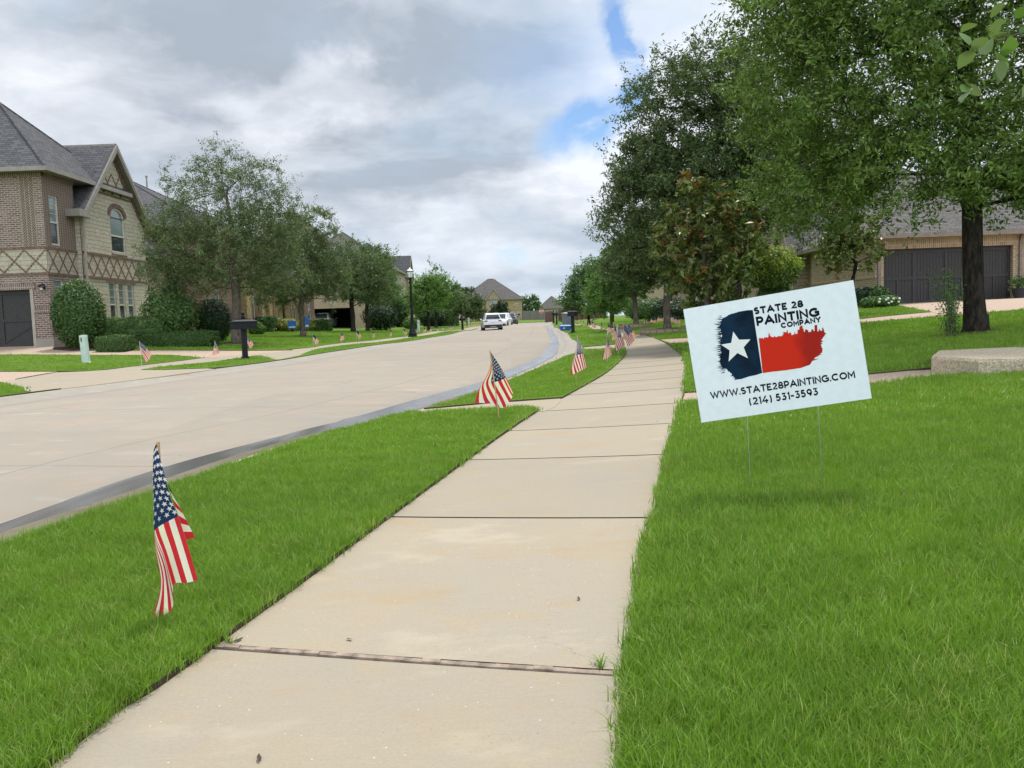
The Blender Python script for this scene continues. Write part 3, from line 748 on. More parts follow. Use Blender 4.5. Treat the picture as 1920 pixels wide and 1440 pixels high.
def grass(name, P, scales, tufts, label):
    Z = G(P[:, 0], P[:, 1]) + .02
    me = bpy.data.meshes.new(name); me.from_pydata(np.c_[P, Z].tolist(), [], [])
    at = me.attributes.new('sc', 'FLOAT', 'POINT'); at.data.foreach_set('value', scales.astype(np.float32))
    o = bpy.data.objects.new(name, me); COL.objects.link(o); tag(o, label, 'grass', kind='stuff')
    tcx = bpy.data.collections.new(name + '_tufts')
    for t in tufts: tcx.objects.link(t)
    ng = bpy.data.node_groups.new(name, 'GeometryNodeTree'); ng.interface.new_socket('Geometry', in_out='INPUT', socket_type='NodeSocketGeometry'); ng.interface.new_socket('Geometry', in_out='OUTPUT', socket_type='NodeSocketGeometry')
    N = ng.nodes; L = ng.links
    gi = N.new('NodeGroupInput'); go = N.new('NodeGroupOutput'); iop = N.new('GeometryNodeInstanceOnPoints')
    ci = N.new('GeometryNodeCollectionInfo'); ci.inputs['Collection'].default_value = tcx; ci.inputs['Separate Children'].default_value = True; ci.inputs['Reset Children'].default_value = True
    rv = N.new('FunctionNodeRandomValue'); rv.data_type = 'FLOAT_VECTOR'; rv.inputs[0].default_value = (-.12, -.12, 0); rv.inputs[1].default_value = (.12, .12, 6.283)
    na = N.new('GeometryNodeInputNamedAttribute'); na.data_type = 'FLOAT'; na.inputs[0].default_value = 'sc'
    L.new(gi.outputs[0], iop.inputs['Points']); L.new(ci.outputs[0], iop.inputs['Instance']); iop.inputs['Pick Instance'].default_value = True
    L.new(rv.outputs[0], iop.inputs['Rotation']); L.new(na.outputs[0], iop.inputs['Scale']); L.new(iop.outputs[0], go.inputs[0])
    md = o.modifiers.new('scatter', 'NODES'); md.node_group = ng
    return o
def in_view(Q, margin=.08):
    r = Q[:, 0] / np.maximum(Q[:, 1], .1)
    return (Q[:, 1] > 1.15) & (np.abs(r) < .62 + margin)
def scatter(n, dmin, dmax, power=1.0):
    """points with density falling as 1/d**power"""
    u = rs.rand(n); d = (dmin ** (2 - power) + u * (dmax ** (2 - power) - dmin ** (2 - power))) ** (1 / (2 - power))
    x = (rs.rand(n) * 2 - 1) * .74 * d; return np.stack([x, d], 1)
near_t = [tuft('tuft', 20, .036, .026, .070, .0026, s, .55) for s in range(5)]
mid_t = [tuft('tuft', 16, .08, .030, .06, .007, 20 + s, .4, 2) for s in range(4)]
far_t = [tuft('tuft', 16, .22, .025, .055, .02, 40 + s, .4, 2) for s in range(3)]
GR = []
for nm, n, a, b, pw, tf, lab in (('grass_near', 80000, 1.2, 6.5, .9, near_t, 'bright green turf blades beside the near sidewalk'), ('grass_middle', 75000, 5.5, 17, 1.0, mid_t, 'green turf blades of the lawns further on'), ('grass_far', 75000, 15, 75, 1.1, far_t, 'short green turf of the far lawns')):
    Q = scatter(n, a, b, pw); k_ = {'grass_near': .012, 'grass_middle': .05, 'grass_far': .16}[nm]; bad = paved(Q)
    for dx, dy in ((k_, 0), (-k_, 0), (0, k_), (0, -k_)): bad |= paved(Q + (dx, dy))
    Q = Q[~bad]
    # overlap band thins out
    sc = rs.uniform(.7, 1.35, len(Q)) ** 1.1; big = np.sin(Q[:, 0] * 2.1 + Q[:, 1] * .7) * np.sin(Q[:, 1] * 1.7 - Q[:, 0]) * .12
    sc = sc + big; sc *= np.where(Q[:, 0] > WR(np.minimum(Q[:, 1], yy.max())), 1.12, .95)
    GR.append(grass(nm, Q, sc, tf, lab))
# seed heads and pale runners
mb = MB(); rg = random.Random(5)
for i in range(420):
    d = 1.5 + 9 * rg.random() ** 1.6; x = rg.uniform(-.62, .62) * d
    if paved(np.array([[x, d]]))[0]: continue
    z = G1(x, d) + .05; a = rg.uniform(0, 6.28); L = rg.uniform(.02, .05)
    for s in (-1, 1):
        b = a + s * rg.uniform(.4, 1.1); e = (x + L * math.cos(b), d + L * math.sin(b), z + rg.uniform(0, .025)); w = .0012
        mb.add([(x, d, z), (x + w, d, z + w), (e[0], e[1], e[2] + w), e], [(0, 1, 2, 3)], M_bladedry)
tag(mb.build('grass_runners'), 'pale straw coloured runners lying on the turf', 'grass', kind='stuff')
print('grass', time.time() - T0)

# ================================================================== trees and shrubs
def leaf_mesh(name, P, size, mat, rng, aspect=.38, outward=None, bias=.5, mats=None, midx=None, fold=True):
    """one small folded leaf (a rhombus) at every point"""
    n = len(P); s = size * rng.uniform(.7, 1.25, n)
    N = rng.normal(size=(n, 3)); N /= np.linalg.norm(N, axis=1)[:, None]
    if outward is not None: N = N + outward * bias
    N[:, 2] = N[:, 2] + .35; N /= np.linalg.norm(N, axis=1)[:, None]
    T = np.cross(N, rng.normal(size=(n, 3))); T /= np.linalg.norm(T, axis=1)[:, None]; B = np.cross(N, T)
    L = T * s[:, None] * .5; Wd = B * (s * aspect)[:, None] * .5
    V = np.stack([P - L, P + Wd + L * .05, P + L - N * (s * .12)[:, None], P - Wd + L * .05], 1).reshape(-1, 3)
    me = bpy.data.meshes.new(name); me.vertices.add(4 * n); me.vertices.foreach_set('co', V.astype(np.float32).ravel())
    me.loops.add(4 * n); me.loops.foreach_set('vertex_index', np.arange(4 * n, dtype=np.int32)); me.polygons.add(n)
    me.polygons.foreach_set('loop_start', np.arange(0, 4 * n, 4, dtype=np.int32)); me.polygons.foreach_set('loop_total', np.full(n, 4, np.int32))
    for m in (mats or [mat]): me.materials.append(m)
    if midx is not None: me.polygons.foreach_set('material_index', midx.astype(np.int32))
    me.update(calc_edges=True)
    o = bpy.data.objects.new(name, me); COL.objects.link(o); return o

def in_lobes(rng, lobes, n, shell=.5):
    vol = np.array([l[3] * l[4] * l[5] for l in lobes]) ** .8; ks = rng.choice(len(lobes), n, p=vol / vol.sum())
    d = rng.normal(size=(n, 3)); d /= np.linalg.norm(d, axis=1)[:, None]
    r = rng.rand(n) ** (1 / 3); r = np.where(rng.rand(n) < shell, .78 + .3 * rng.rand(n) ** 1.2, r)
    L = np.array(lobes)[ks]; return L[:, :3] + d * r[:, None] * L[:, 3:6]

def skeleton(rng, base_top, leader_h, tips, trunk, pl=.35):
    nodes = [Vector(p) for p in trunk]; par = [-1] + list(range(len(trunk) - 1)); plen = [0.0]
    for i in range(1, len(nodes)): plen.append(plen[-1] * .2 + (nodes[i] - nodes[i - 1]).length * .2)
    i0 = base_top
    order = np.argsort(np.linalg.norm(tips - np.array(trunk[base_top]), axis=1))
    A = np.array([tuple(v) for v in nodes]); PL = np.array(plen); PL[:i0] = 1e6
    tipidx = []
    for t in order:
        p = tips[t]; d = np.linalg.norm(A - p, axis=1)
        down = np.maximum(0, A[:, 2] - p[2]) * .5
        k = int(np.argmin(d + pl * PL + down)); a = A[k]; L = d[k]; m = max(1, min(5, int(L / .45)))
        prev = k; jit = rng.normal(size=(m, 3)) * .05 * L / m
        newA, newP = [], []
        for q in range(1, m + 1):
            f = q / m; pt = a + (p - a) * f + (jit[q - 1] if q < m else 0); pt[2] += .06 * L * math.sin(f * math.pi)
            nodes.append(Vector(pt)); par.append(prev); prev = len(nodes) - 1; newA.append(pt); newP.append(PL[k] + L * f)
        A = np.vstack([A, newA]); PL = np.r_[PL, newP]; tipidx.append(prev)
    return nodes, par, tipidx

def tree(name, label, cat, base, trunk_h, r0, lobes, ntips, nleaf, lsize, mat, seed, bark=None, group=None, lean=(0, 0), spread=.28, aspect=.38, shell=.5, leader=.75, branch_min=.006, mats=None, top_share=None, off=.0, tipfn=None, droop=0.0):
    rng = np.random.RandomState(seed); bark = bark or M_bark
    bz = G1(base[0], base[1]) - .03 + off
    root = thing(name, label, cat, (base[0], base[1], bz), group=group)
    tips = in_lobes(rng, lobes, ntips, shell)
    tips = tips[tips[:, 2] > trunk_h * .8]
    zt = max(l[2] + l[5] for l in lobes) * leader
    trunk = []; nt_ = 9; bt = 3
    for i in range(nt_ + 1):
        if i <= bt: z = trunk_h * i / bt
        else: z = trunk_h + (zt - trunk_h) * (i - bt) / (nt_ - bt)
        w = .05 * max(0, i - 1); trunk.append((lean[0] * z + rng.normal() * w * .5, lean[1] * z + rng.normal() * w * .5, z))
    nodes, par, ti = skeleton(rng, bt, zt, tips, trunk)
    n = len(nodes); w = np.zeros(n); w[ti] = 1
    for i in range(n - 1, 0, -1): w[par[i]] += w[i]
    rad = np.maximum(.004, r0 * (np.maximum(w, 1) / w[0]) ** .52); rad[0] = r0 * 1.28; rad[1] = max(rad[1], r0 * 1.0)
    kids = {}
    for i in range(1, n): kids.setdefault(par[i], []).append(i)
    mb = MB(); st = [(0, None)]
    # chains: follow the heaviest child
    stack = [(0, -1)]
    while stack:
        s, pr = stack.pop(); chain = [s] if pr < 0 else [pr, s]; cur = s
        while cur in kids:
            ch = sorted(kids[cur], key=lambda k: -w[k]); 
            for c in ch[1:]: stack.append((c, cur))
            cur = ch[0]; chain.append(cur)
        if rad[chain[-1]] < branch_min and rad[chain[min(1, len(chain) - 1)]] < branch_min: continue
        rr = [rad[k] for k in chain]
        if pr >= 0: rr[0] = rr[1]
        big = max(rr) > .04
        mb.tube([nodes[k] for k in chain], rr, bark, 10 if max(rr) > r0 * .5 else (6 if big else 3), cap=False)
    # root flare
    mb.lathe([(r0 * 1.75, -.08), (r0 * 1.5, .02), (r0 * 1.3, .14), (r0 * 1.18, .34)], bark, (0, 0, 0), 10)
    tr = mb.build('trunk', root, smooth=True, uv=False)
    # leaves gather in sprays round the twig ends
    T = np.array([tuple(nodes[k]) for k in ti]); Pp = np.array([tuple(nodes[par[k]]) for k in ti])
    k = rng.randint(0, len(T), nleaf); cen = T.mean(0)
    tdir = T - Pp; tdir /= np.linalg.norm(tdir, axis=1)[:, None] + 1e-6
    sub = rng.normal(size=(len(T) * 5, 3)) * spread * .75; si = rng.randint(0, 5, nleaf)
    tw = sub[k * 5 + si]
    f = rng.rand(nleaf) ** .7
    P = T[k] - tdir[k] * (.15 * spread) + tw * f[:, None] + tdir[k] * (f * spread * .8)[:, None] + rng.normal(size=(nleaf, 3)) * spread * .15
    P[:, 2] -= droop * f
    outw = P - cen; outw /= np.linalg.norm(outw, axis=1)[:, None] + 1e-6
    midx = None
    if mats and top_share:
        hz = (P[:, 2] - P[:, 2].min()) / np.ptp(P[:, 2]); clump = (np.sin(k * 12.9898) * 43758.5453) % 1
        midx = ((clump < top_share * (.15 + 1.5 * hz ** 1.8)) & (rng.rand(nleaf) < .8)).astype(int)
    cr_ = leaf_mesh('crown', P, lsize, mat, rng, aspect, outw, .45, mats=mats, midx=midx); cr_.parent = root
    return root

def bush(name, label, cat, base, shape, dims, nleaf, lsize, mat, seed, group=None, rz=0.0, off=0.0, rough=.12, aspect=.5, stems=False, mats=None, top_share=None, squ=1.0):
    """shape 'ball' or 'box'; dims are half widths in x, y and the full height"""
    rng = np.random.RandomState(seed); hx, hy, h = dims
    z0 = G1(base[0], base[1]) + off; root = thing(name, label, cat, (base[0], base[1], z0), rz, group)
    core = MB()
    if shape == 'ball':
        d = rng.normal(size=(nleaf, 3)); d /= np.linalg.norm(d, axis=1)[:, None]
        bump = 1 + rough * (np.sin(d[:, 0] * 5 + seed) * np.sin(d[:, 1] * 6 + 2) * np.sin(d[:, 2] * 5 + 1)) + rng.normal(size=nleaf) * .045 * (1 + rough * 3)
        r = bump * np.where(rng.rand(nleaf) < .75, 1, rng.uniform(.75, 1, nleaf)); P = d * r[:, None] * (hx, hy, h / 2) + (0, 0, h / 2); out_ = d
        P[:, 2] = np.maximum(P[:, 2], .02)
        core.lathe([(.02, -.84), (.45, -.72), (.72, -.45), (.83, 0), (.72, .42), (.45, .70), (.02, .82)], mat, (0, 0, 0), 14)
        core.v = [(x * hx, y * hy, (z + 1) * h / 2) for x, y, z in core.v]
    else:
        A = np.array([hy * h * 2, hx * h * 2, hx * hy * 4]); A = np.array([A[0], A[0], A[1], A[1], A[2] * 1.2]); f = rng.choice(5, nleaf, p=A / A.sum())
        u = rng.uniform(-1, 1, (nleaf, 3)); out_ = np.zeros((nleaf, 3)); P = u * (hx, hy, h / 2) + (0, 0, h / 2)
        for i, (ax, s) in enumerate(((0, -1), (0, 1), (1, -1), (1, 1), (2, 1))):
            m = f == i; P[m, ax] = (s * (hx, hy)[ax] if ax < 2 else h); out_[m, ax] = s
        cr = .22 * min(hx, hy, h)   # rounded shoulders
        q = np.maximum(0, np.abs(P - (0, 0, h / 2)) - (np.array([hx, hy, h / 2]) - cr)); ql = np.linalg.norm(q, axis=1); ex = np.maximum(0, ql - cr)
        P -= np.sign(P - (0, 0, h / 2)) * q * (ex / np.maximum(ql, 1e-6))[:, None]
        P += rng.normal(size=(nleaf, 3)) * .022 + (out_ * (np.sin(P[:, :1] * 7 + seed) * np.sin(P[:, 2:] * 9) * .03 * rough * 8))
        core.box((-hx * .93, -hy * .9, 0), (hx * .93, hy * .9, h * .93), mat)
    lf = leaf_mesh('foliage', P, lsize, mat, rng, aspect, out_, 1.3, mats=mats, midx=(None if not top_share else (rng.rand(nleaf) < top_share * (P[:, 2] / h) ** 2).astype(int))); lf.parent = root
    c = core.build('leaf_core', root, smooth=True, uv=False)  # solid leaf-coloured core that closes the view through the foliage
    return root

def at(px, D): # world x for a horizon-level pixel column at distance D
    return (px - 960) / F * D
OAKG = 'shade trees on the right lawns'
t = time.time()
tree('oak_tree', 'large dark green oak with a dark trunk standing right of the white sign', 'tree', (7.28, 13.35), 2.0, .148,
     [(-.2, 0, 4.6, 3.0, 3.0, 2.3), (-2.0, .2, 4.3, 1.7, 2.0, 1.6), (-1.5, -.3, 6.0, 2.2, 2.4, 1.9), (1.8, .3, 4.0, 2.4, 2.4, 1.9), (.6, 0, 6.8, 2.6, 2.6, 1.8), (-.9, .2, 2.8, 1.5, 1.8, .8), (1.6, -.6, 2.55, 1.6, 1.7, .7), (.2, -1.0, 2.45, 1.5, 1.3, .5), (-2.3, .6, 2.9, 1.0, 1.6, .9), (-1.9, .8, 2.5, 1.3, 1.5, .65), (-.8, -1.2, 2.6, 1.4, 1.3, .7), (2.9, 0, 3.0, 1.6, 1.8, 1.0), (-2.8, 0, 5.4, 1.0, 1.3, 1.3)],
     1250, 190000, .088, L_oak, 3, group=OAKG, lean=(-.055, 0), spread=.34, aspect=.36, shell=.45)
tree('live_oak_tree', 'tall dark live oak with a pointed open top behind the magnolia', 'tree', (6.05, 23.0), 2.0, .22,
     [(-.8, 0, 4.0, 2.4, 2.4, 1.7), (-.9, 0, 5.8, 1.9, 2.0, 1.7), (-.6, 0, 6.8, 1.1, 1.4, 1.0), (.5, .5, 7.1, 1.0, 1.2, 1.0), (1.4, 0, 5.6, 1.9, 2.0, 1.7), (-2.3, 0, 3.4, 1.2, 1.6, 1.2), (-1.9, 0, 4.8, 1.2, 1.4, 1.0), (1.8, 0, 4.0, 2.0, 2.0, 1.4)],
     900, 120000, .105, L_live, 5, group=OAKG, spread=.33, aspect=.34, shell=.5, lean=(-.03, 0))
tree('oak_tree', 'spreading green oak in the stone planter ring nearest the sidewalk', 'tree', (at(1254, 31), 31), 1.5, .13,
     [(-.2, 0, 3.2, 1.6, 1.6, 1.2), (-1.0, 0, 2.5, 1.2, 1.4, .8), (.6, 0, 4.0, 1.6, 1.6, 1.2)], 300, 34000, .13, L_live, 7, group=OAKG, spread=.3, bark=M_bark2)
tree('oak_tree', 'mid green oak in the further stone planter ring', 'tree', (at(1196, 42), 42), 1.5, .12,
     [(0, 0, 3.0, 1.6, 1.6, 1.3), (-.6, 0, 2.4, 1.3, 1.4, .8), (.5, 0, 3.8, 1.5, 1.5, 1.1)], 240, 26000, .15, L_mid, 9, group=OAKG, spread=.32, bark=M_bark2)
tree('maple_tree', 'small bright green maple left of the planter trees', 'tree', (at(1150, 50), 50), 1.0, .08,
     [(0, 0, 2.2, 1.3, 1.3, 1.1), (-.5, 0, 1.7, 1.1, 1.1, .6), (.4, 0, 3.2, .9, .9, .9)], 160, 15000, .15, L_lime, 10, group=OAKG, spread=.3, bark=M_bark2)
tree('oak_tree', 'round green oak in front of the brown fence', 'tree', (at(1108, 70), 70), 1.0, .12,
     [(0, 0, 2.6, 1.9, 1.9, 1.6), (.6, 0, 4.0, 1.5, 1.5, 1.3), (-.9, 0, 2.0, 1.4, 1.4, .9)], 180, 15000, .20, L_mid, 12, group=OAKG, spread=.45)
tree('oak_tree', 'tall light green oak behind the small bright maple', 'tree', (at(1152, 78), 78), 1.2, .14,
     [(0, 0, 3.6, 2.6, 2.6, 2.2), (.5, 0, 5.0, 1.8, 1.8, 1.3)], 180, 15000, .24, L_mid, 13, group=OAKG, spread=.55)
tree('oak_tree', 'leafy oak growing between the magnolia and the brick house', 'tree', (at(1300, 36), 36), 1.4, .15,
     [(-.3, 0, 3.0, 1.9, 1.9, 1.2), (.6, 0, 4.4, 2.2, 2.2, 1.8)], 260, 24000, .14, L_live, 14, group=OAKG, spread=.4)
tree('magnolia_tree', 'magnolia with glossy leaves and rusty brown new growth just above the white sign', 'tree', (4.60, 19.6), .8, .075,
     [(-.05, 0, 2.30, 1.15, 1.1, .95), (-.35, 0, 3.20, .58, .65, .62), (.52, 0, 2.95, .54, .65, .66), (0, 0, 1.50, .95, .95, .50), (-.35, 0, 3.55, .30, .38, .35), (-.7, 0, 2.4, .6, .8, .6), (.55, 0, 2.2, .5, .8, .6)],
     260, 9500, .18, L_mag, 15, group=None, spread=.14, aspect=.36, shell=.72, mats=[L_mag, L_magtop], top_share=.22, bark=M_bark2)
tree('magnolia_tree', 'small dark broad-leaved tree left of the dark garage door', 'tree', (at(1601, 27.5), 27.5), 1.0, .065,
     [(0, 0, 2.0, .95, .9, .62), (.1, 0, 2.7, .7, .7, .5), (-.5, 0, 2.3, .6, .6, .6)], 110, 3000, .19, L_dark, 16, spread=.16, aspect=.4, shell=.7, mats=[L_mag, L_magtop], top_share=.03)
# left side
LG = 'shade trees on the left lawns'
tree('elm_tree', 'wide feathery elm with a sparse top beside the nearest mailbox', 'tree', (at(447, 34), 34), 1.55, .17,
     [(.1, 0, 3.6, 2.3, 2.3, 1.5), (-1.8, 0, 4.0, 1.3, 1.5, 1.2), (1.5, 0, 4.2, 1.4, 1.6, 1.3), (-.2, 0, 5.6, 1.8, 1.9, 1.3), (-.3, 0, 6.9, .85, 1.0, .95), (1.5, 0, 6.3, .75, .9, .95), (-2.1, 0, 6.0, .55, .7, 1.1), (.5, 0, 6.8, .6, .7, .8), (-1.2, 0, 2.8, 1.5, 1.6, .8), (1.6, 0, 2.8, 1.3, 1.4, .8), (-2.6, 0, 3.2, 1.0, 1.3, .9), (-2.9, 0, 4.9, .6, .9, .9), (2.1, 0, 5.2, .8, 1.0, .9)],
     900, 84000, .085, L_elm, 21, bark=M_bark2, group=LG, spread=.34, aspect=.4, shell=.35, branch_min=.004)
tree('elm_tree', 'grey green elm standing second along the left lawns', 'tree', (at(573, 48), 48), 1.6, .15,
     [(0, 0, 3.6, 2.4, 2.4, 1.6), (-.5, 0, 5.2, 2.0, 2.0, 1.5), (.9, 0, 5.9, 1.4, 1.5, 1.3), (1.7, 0, 3.2, 1.3, 1.4, 1.1), (-1.7, 0, 2.6, 1.3, 1.4, .9)], 460, 56000, .11, L_elm, 22, bark=M_bark2, group=LG, spread=.36, aspect=.4, shell=.4)
tree('oak_tree', 'broad green tree in front of the open dark garage', 'tree', (at(667, 64), 64), 1.9, .17,
     [(0, 0, 4.0, 2.9, 2.9, 1.7), (.8, 0, 5.4, 2.4, 2.4, 1.4), (-1.2, 0, 5.0, 1.8, 1.8, 1.2), (1.8, 0, 3.2, 1.7, 1.7, 1.2)], 360, 30000, .15, L_live, 23, group=LG, spread=.45, shell=.45)
tree('oak_tree', 'bright green tree nearest the lamp post on its left side', 'tree', (at(694, 74), 74), 1.9, .16,
     [(.2, 0, 4.2, 2.6, 2.6, 1.8), (.4, 0, 5.9, 2.0, 2.0, 1.2), (1.6, 0, 3.2, 1.5, 1.5, 1.0)], 300, 24000, .17, L_mid, 24, group=LG, spread=.45, shell=.5)
tree('maple_tree', 'bright green maple just right of the street lamp', 'tree', (at(808, 84), 84), 1.4, .14,
     [(-.2, 0, 3.4, 2.0, 2.0, 1.6), (.6, 0, 4.3, 1.5, 1.5, 1.2), (-.9, 0, 2.6, 1.4, 1.4, .9)], 200, 17000, .20, L_lime, 25, group=LG, spread=.45)
tree('maple_tree', 'taller green maple with a spiky top behind the bright maple', 'tree', (at(822, 92), 92), 1.5, .15,
     [(0, 0, 3.2, 2.1, 2.1, 1.7), (.2, 0, 5.4, .9, .9, 1.3), (-.3, 0, 6.4, .45, .45, 1.0), (1.8, 0, 4.3, .8, .8, .8), (1.5, 0, 3.0, 1.4, 1.4, 1.0)], 240, 16000, .18, L_mid, 26, group=LG, spread=.35, shell=.3)
tree('maple_tree', 'low yellow green tree behind the far black mailbox', 'tree', (at(857, 100), 100), 1.2, .09,
     [(0, 0, 2.4, 1.7, 1.7, 1.0), (.5, 0, 3.1, 1.1, 1.1, .8)], 120, 9000, .22, L_elm, 27, group=LG, spread=.4, bark=M_bark2)
tree('oak_tree', 'dark grey green oak left of the far cream stone house', 'tree', (at(882, 130), 130), 1.2, .2,
     [(0, 0, 3.6, 2.3, 2.3, 1.9), (-.8, 0, 5.0, 1.5, 1.5, 1.2), (.8, 0, 2.4, 2.0, 2.0, 1.3), (-2.3, 0, 4.6, .9, .9, .6)], 200, 15000, .28, L_dark, 28, group=LG, spread=.5, mats=[L_live, L_dark], top_share=.5)
tree('oak_tree', 'small dark round tree in front of the far stone house', 'tree', (at(942, 172), 172), .8, .2, [(0, 0, 2.0, 1.8, 1.6, 1.5), (.3, 0, 3.2, 1.2, 1.2, 1.0)], 120, 7000, .32, L_dark, 29, spread=.5)
tree('oak_tree', 'grey green tree between the two far houses', 'tree', (at(1000, 210), 210), 1.0, .25, [(0, 0, 3.0, 2.6, 2, 1.9), (-1.2, 0, 4.6, .9, .9, 1.0), (1.0, 0, 4.6, .9, .9, 1.2)], 140, 8000, .38, L_mid, 30, spread=.5)
print('trees', time.time() - t)

# shrubs
HG = 'shrubs along the left houses'
bush('round_bush', 'large clipped round bush at the corner of the left brick house', 'bush', (-15.55, 31.0), 'ball', (.86, .86, 2.42), 9000, .10, L_hedge, 41, HG, rough=.05)
bush('box_hedge', 'short boxy hedge right of the big round bush', 'hedge', (-13.95, 30.2), 'box', (.52, .45, .52), 4500, .06, L_hedge, 42, HG)
bush('long_hedge', 'long low clipped hedge below the loose green shrub', 'hedge', (-12.35, 32.2), 'box', (1.28, .45, .52), 9000, .065, L_hedge, 43, HG)
bush('loose_hedge', 'loose yellow green hedge behind the low clipped hedges', 'hedge', (-14.9, 33.6), 'box', (1.5, .5, 1.0), 7000, .10, L_mid, 44, HG, rough=.3)
bush('tall_shrub', 'loose green shrub taller than the hedges by the stone wall', 'shrub', (-13.5, 34.2), 'ball', (.98, .9, 2.25), 5000, .13, L_mid, 45, HG, rough=.3)
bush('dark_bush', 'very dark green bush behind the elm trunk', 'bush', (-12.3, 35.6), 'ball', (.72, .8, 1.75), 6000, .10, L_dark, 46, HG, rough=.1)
for i, (px, D, w, h, m, lab) in enumerate(((495, 58, .9, 1.0, L_hedge, 'clipped green hedge below the tall windows of the second house'), (530, 60, .8, .9, L_mid, 'small green shrub beside the stone entrance of the second house'), (545, 59, .75, .85, L_yel, 'yellow leaved shrub beside the blue yard sign'),
        (487, 52, .45, .7, L_lime, 'small light green plant left of the clipped hedge'), (575, 62, .7, .8, L_yel, 'yellow green shrub just behind the second elm trunk'), (600, 66, 1.0, .9, L_hedge, 'low hedge left of the open dark garage'),
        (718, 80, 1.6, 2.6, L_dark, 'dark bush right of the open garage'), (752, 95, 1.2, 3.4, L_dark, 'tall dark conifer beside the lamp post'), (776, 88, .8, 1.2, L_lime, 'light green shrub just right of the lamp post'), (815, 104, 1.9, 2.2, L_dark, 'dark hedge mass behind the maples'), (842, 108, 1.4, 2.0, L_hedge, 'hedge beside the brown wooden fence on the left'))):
    bush('garden_shrub', lab, 'shrub', (at(px, D), D), 'ball' if m is not L_hedge else 'box', (w, w * .8, h), 2600, .12 + D * .0012, m, 50 + i, HG)
RG = 'shrubs along the right houses'
bush('topiary_shrub', 'mushroom shaped topiary with a bright yellow green top above the sign', 'shrub', (at(1450, 25), 25), 'ball', (.76, .7, 1.15), 9000, .085, L_hedge, 71, RG, off=1.18, mats=[L_mid, L_top], top_share=2.4, rough=.25)
bush('clipped_shrub', 'dark clipped shrub ball right under the bright topiary', 'shrub', (at(1462, 25.1), 25.4), 'ball', (.5, .5, 1.35), 4500, .085, L_hedge, 72, RG, off=.1)
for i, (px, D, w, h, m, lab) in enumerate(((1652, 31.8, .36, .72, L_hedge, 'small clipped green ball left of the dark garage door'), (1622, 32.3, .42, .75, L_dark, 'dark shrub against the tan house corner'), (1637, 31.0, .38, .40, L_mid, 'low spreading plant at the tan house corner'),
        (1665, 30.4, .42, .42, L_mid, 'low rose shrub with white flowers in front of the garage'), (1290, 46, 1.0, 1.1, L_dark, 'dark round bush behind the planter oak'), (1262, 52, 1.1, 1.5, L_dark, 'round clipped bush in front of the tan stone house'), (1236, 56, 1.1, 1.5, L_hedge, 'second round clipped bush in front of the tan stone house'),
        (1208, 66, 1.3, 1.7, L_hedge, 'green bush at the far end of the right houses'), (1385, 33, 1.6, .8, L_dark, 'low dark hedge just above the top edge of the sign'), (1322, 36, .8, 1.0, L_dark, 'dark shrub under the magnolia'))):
    bush('garden_shrub', lab, 'shrub', (at(px, D), D), 'ball', (w, w * .85, h), 2600, .08 + D * .0012, m, 80 + i, RG)
rg = random.Random(2); ros = thing('white_roses', 'white rose blooms on the low shrub before the garage', 'flowers', tuple(on(at(1665, 30.1), 29.9)))
rx, ry = at(1665, 30.1), 30.1
for i in range(9):
    x, y = rx + rg.uniform(-.38, .38), ry - .22 + rg.uniform(-.1, .05); z = G1(x, y) + rg.uniform(.16, .4)
    fb = MB(); fb.lathe([(.0, -.03), (.04, 0), (.045, .03), (.0, .045)], M_white_fl, (x, y, z), 7); bo = fb.build('bloom', ros); bo.matrix_parent_inverse = Matrix.Translation(-ros.location)
# wispy suckers at the foot of the near oak
def wisp(name, label, base, stems, nleaf, seed, mat, h=1.3, tilt=.5, lsz=.05):
    rng = np.random.RandomState(seed); root = thing(name, label, 'plant', tuple(on(*base))); mb = MB(); P = []
    for i in range(stems):
        a = rng.uniform(0, 6.28); l = rng.uniform(.4, 1) * h; tl = rng.uniform(.05, tilt); p0 = Vector((rng.normal() * .06, rng.normal() * .06, 0)); ptsv = []
        for s in range(6):
            t = s / 5; ptsv.append(p0 + Vector((math.cos(a) * tl * l * t ** 1.4, math.sin(a) * tl * l * t ** 1.4, l * t)))
        mb.tube(ptsv, [.006, .005, .004, .003, .003, .002], M_bark2, 4)
        for q in range(nleaf):
            t = rng.uniform(.12, 1); k = min(4, int(t * 5)); f = t * 5 - k; p = ptsv[k].lerp(ptsv[k + 1], f); P.append(np.array(p) + rng.normal(size=3) * .045)
    mb.build('stems', root, uv=False); lf = leaf_mesh('leaves', np.array(P), lsz, mat, rng, .4); lf.parent = root
wisp('sapling_shrub', 'wispy leafy suckers growing left of the near oak trunk', (6.72, 13.0), 16, 75, 5, L_mid, 1.15, .42)

def weed(label, base, n, seed, L=.09):
    rng = np.random.RandomState(seed); mb = MB()
    for i in range(n):
        a = rng.uniform(0, 6.28); l = rng.uniform(.4, 1) * L; x0, y0 = rng.normal(size=2) * .010; w = .0022; P = []
        for t in (0, .4, .75, 1): r_ = l * t * .75; P.append(Vector((x0 + math.cos(a) * r_, y0 + math.sin(a) * r_, l * .8 * math.sin(t * 1.7))))
        sd = Vector((-math.sin(a), math.cos(a), 0)) * w
        mb.add([P[0] - sd, P[0] + sd, P[1] + sd, P[1] - sd, P[2] + sd * .6, P[2] - sd * .6, P[3]], [(0, 1, 2, 3), (3, 2, 4, 5), (5, 4, 6)], M_blade)
    o = mb.build('weed', uv=False); o.location = on(base[0], base[1], -.004); tag(o, label, 'weed')
weed('small weed tuft growing at the right end of the nearest joint', (WR(2.45) - .075, 2.47), 22, 2, .055)
weed('small weed tuft at the left end of the nearest joint', (WL(2.83) + .03, 2.84), 18, 4, .045)
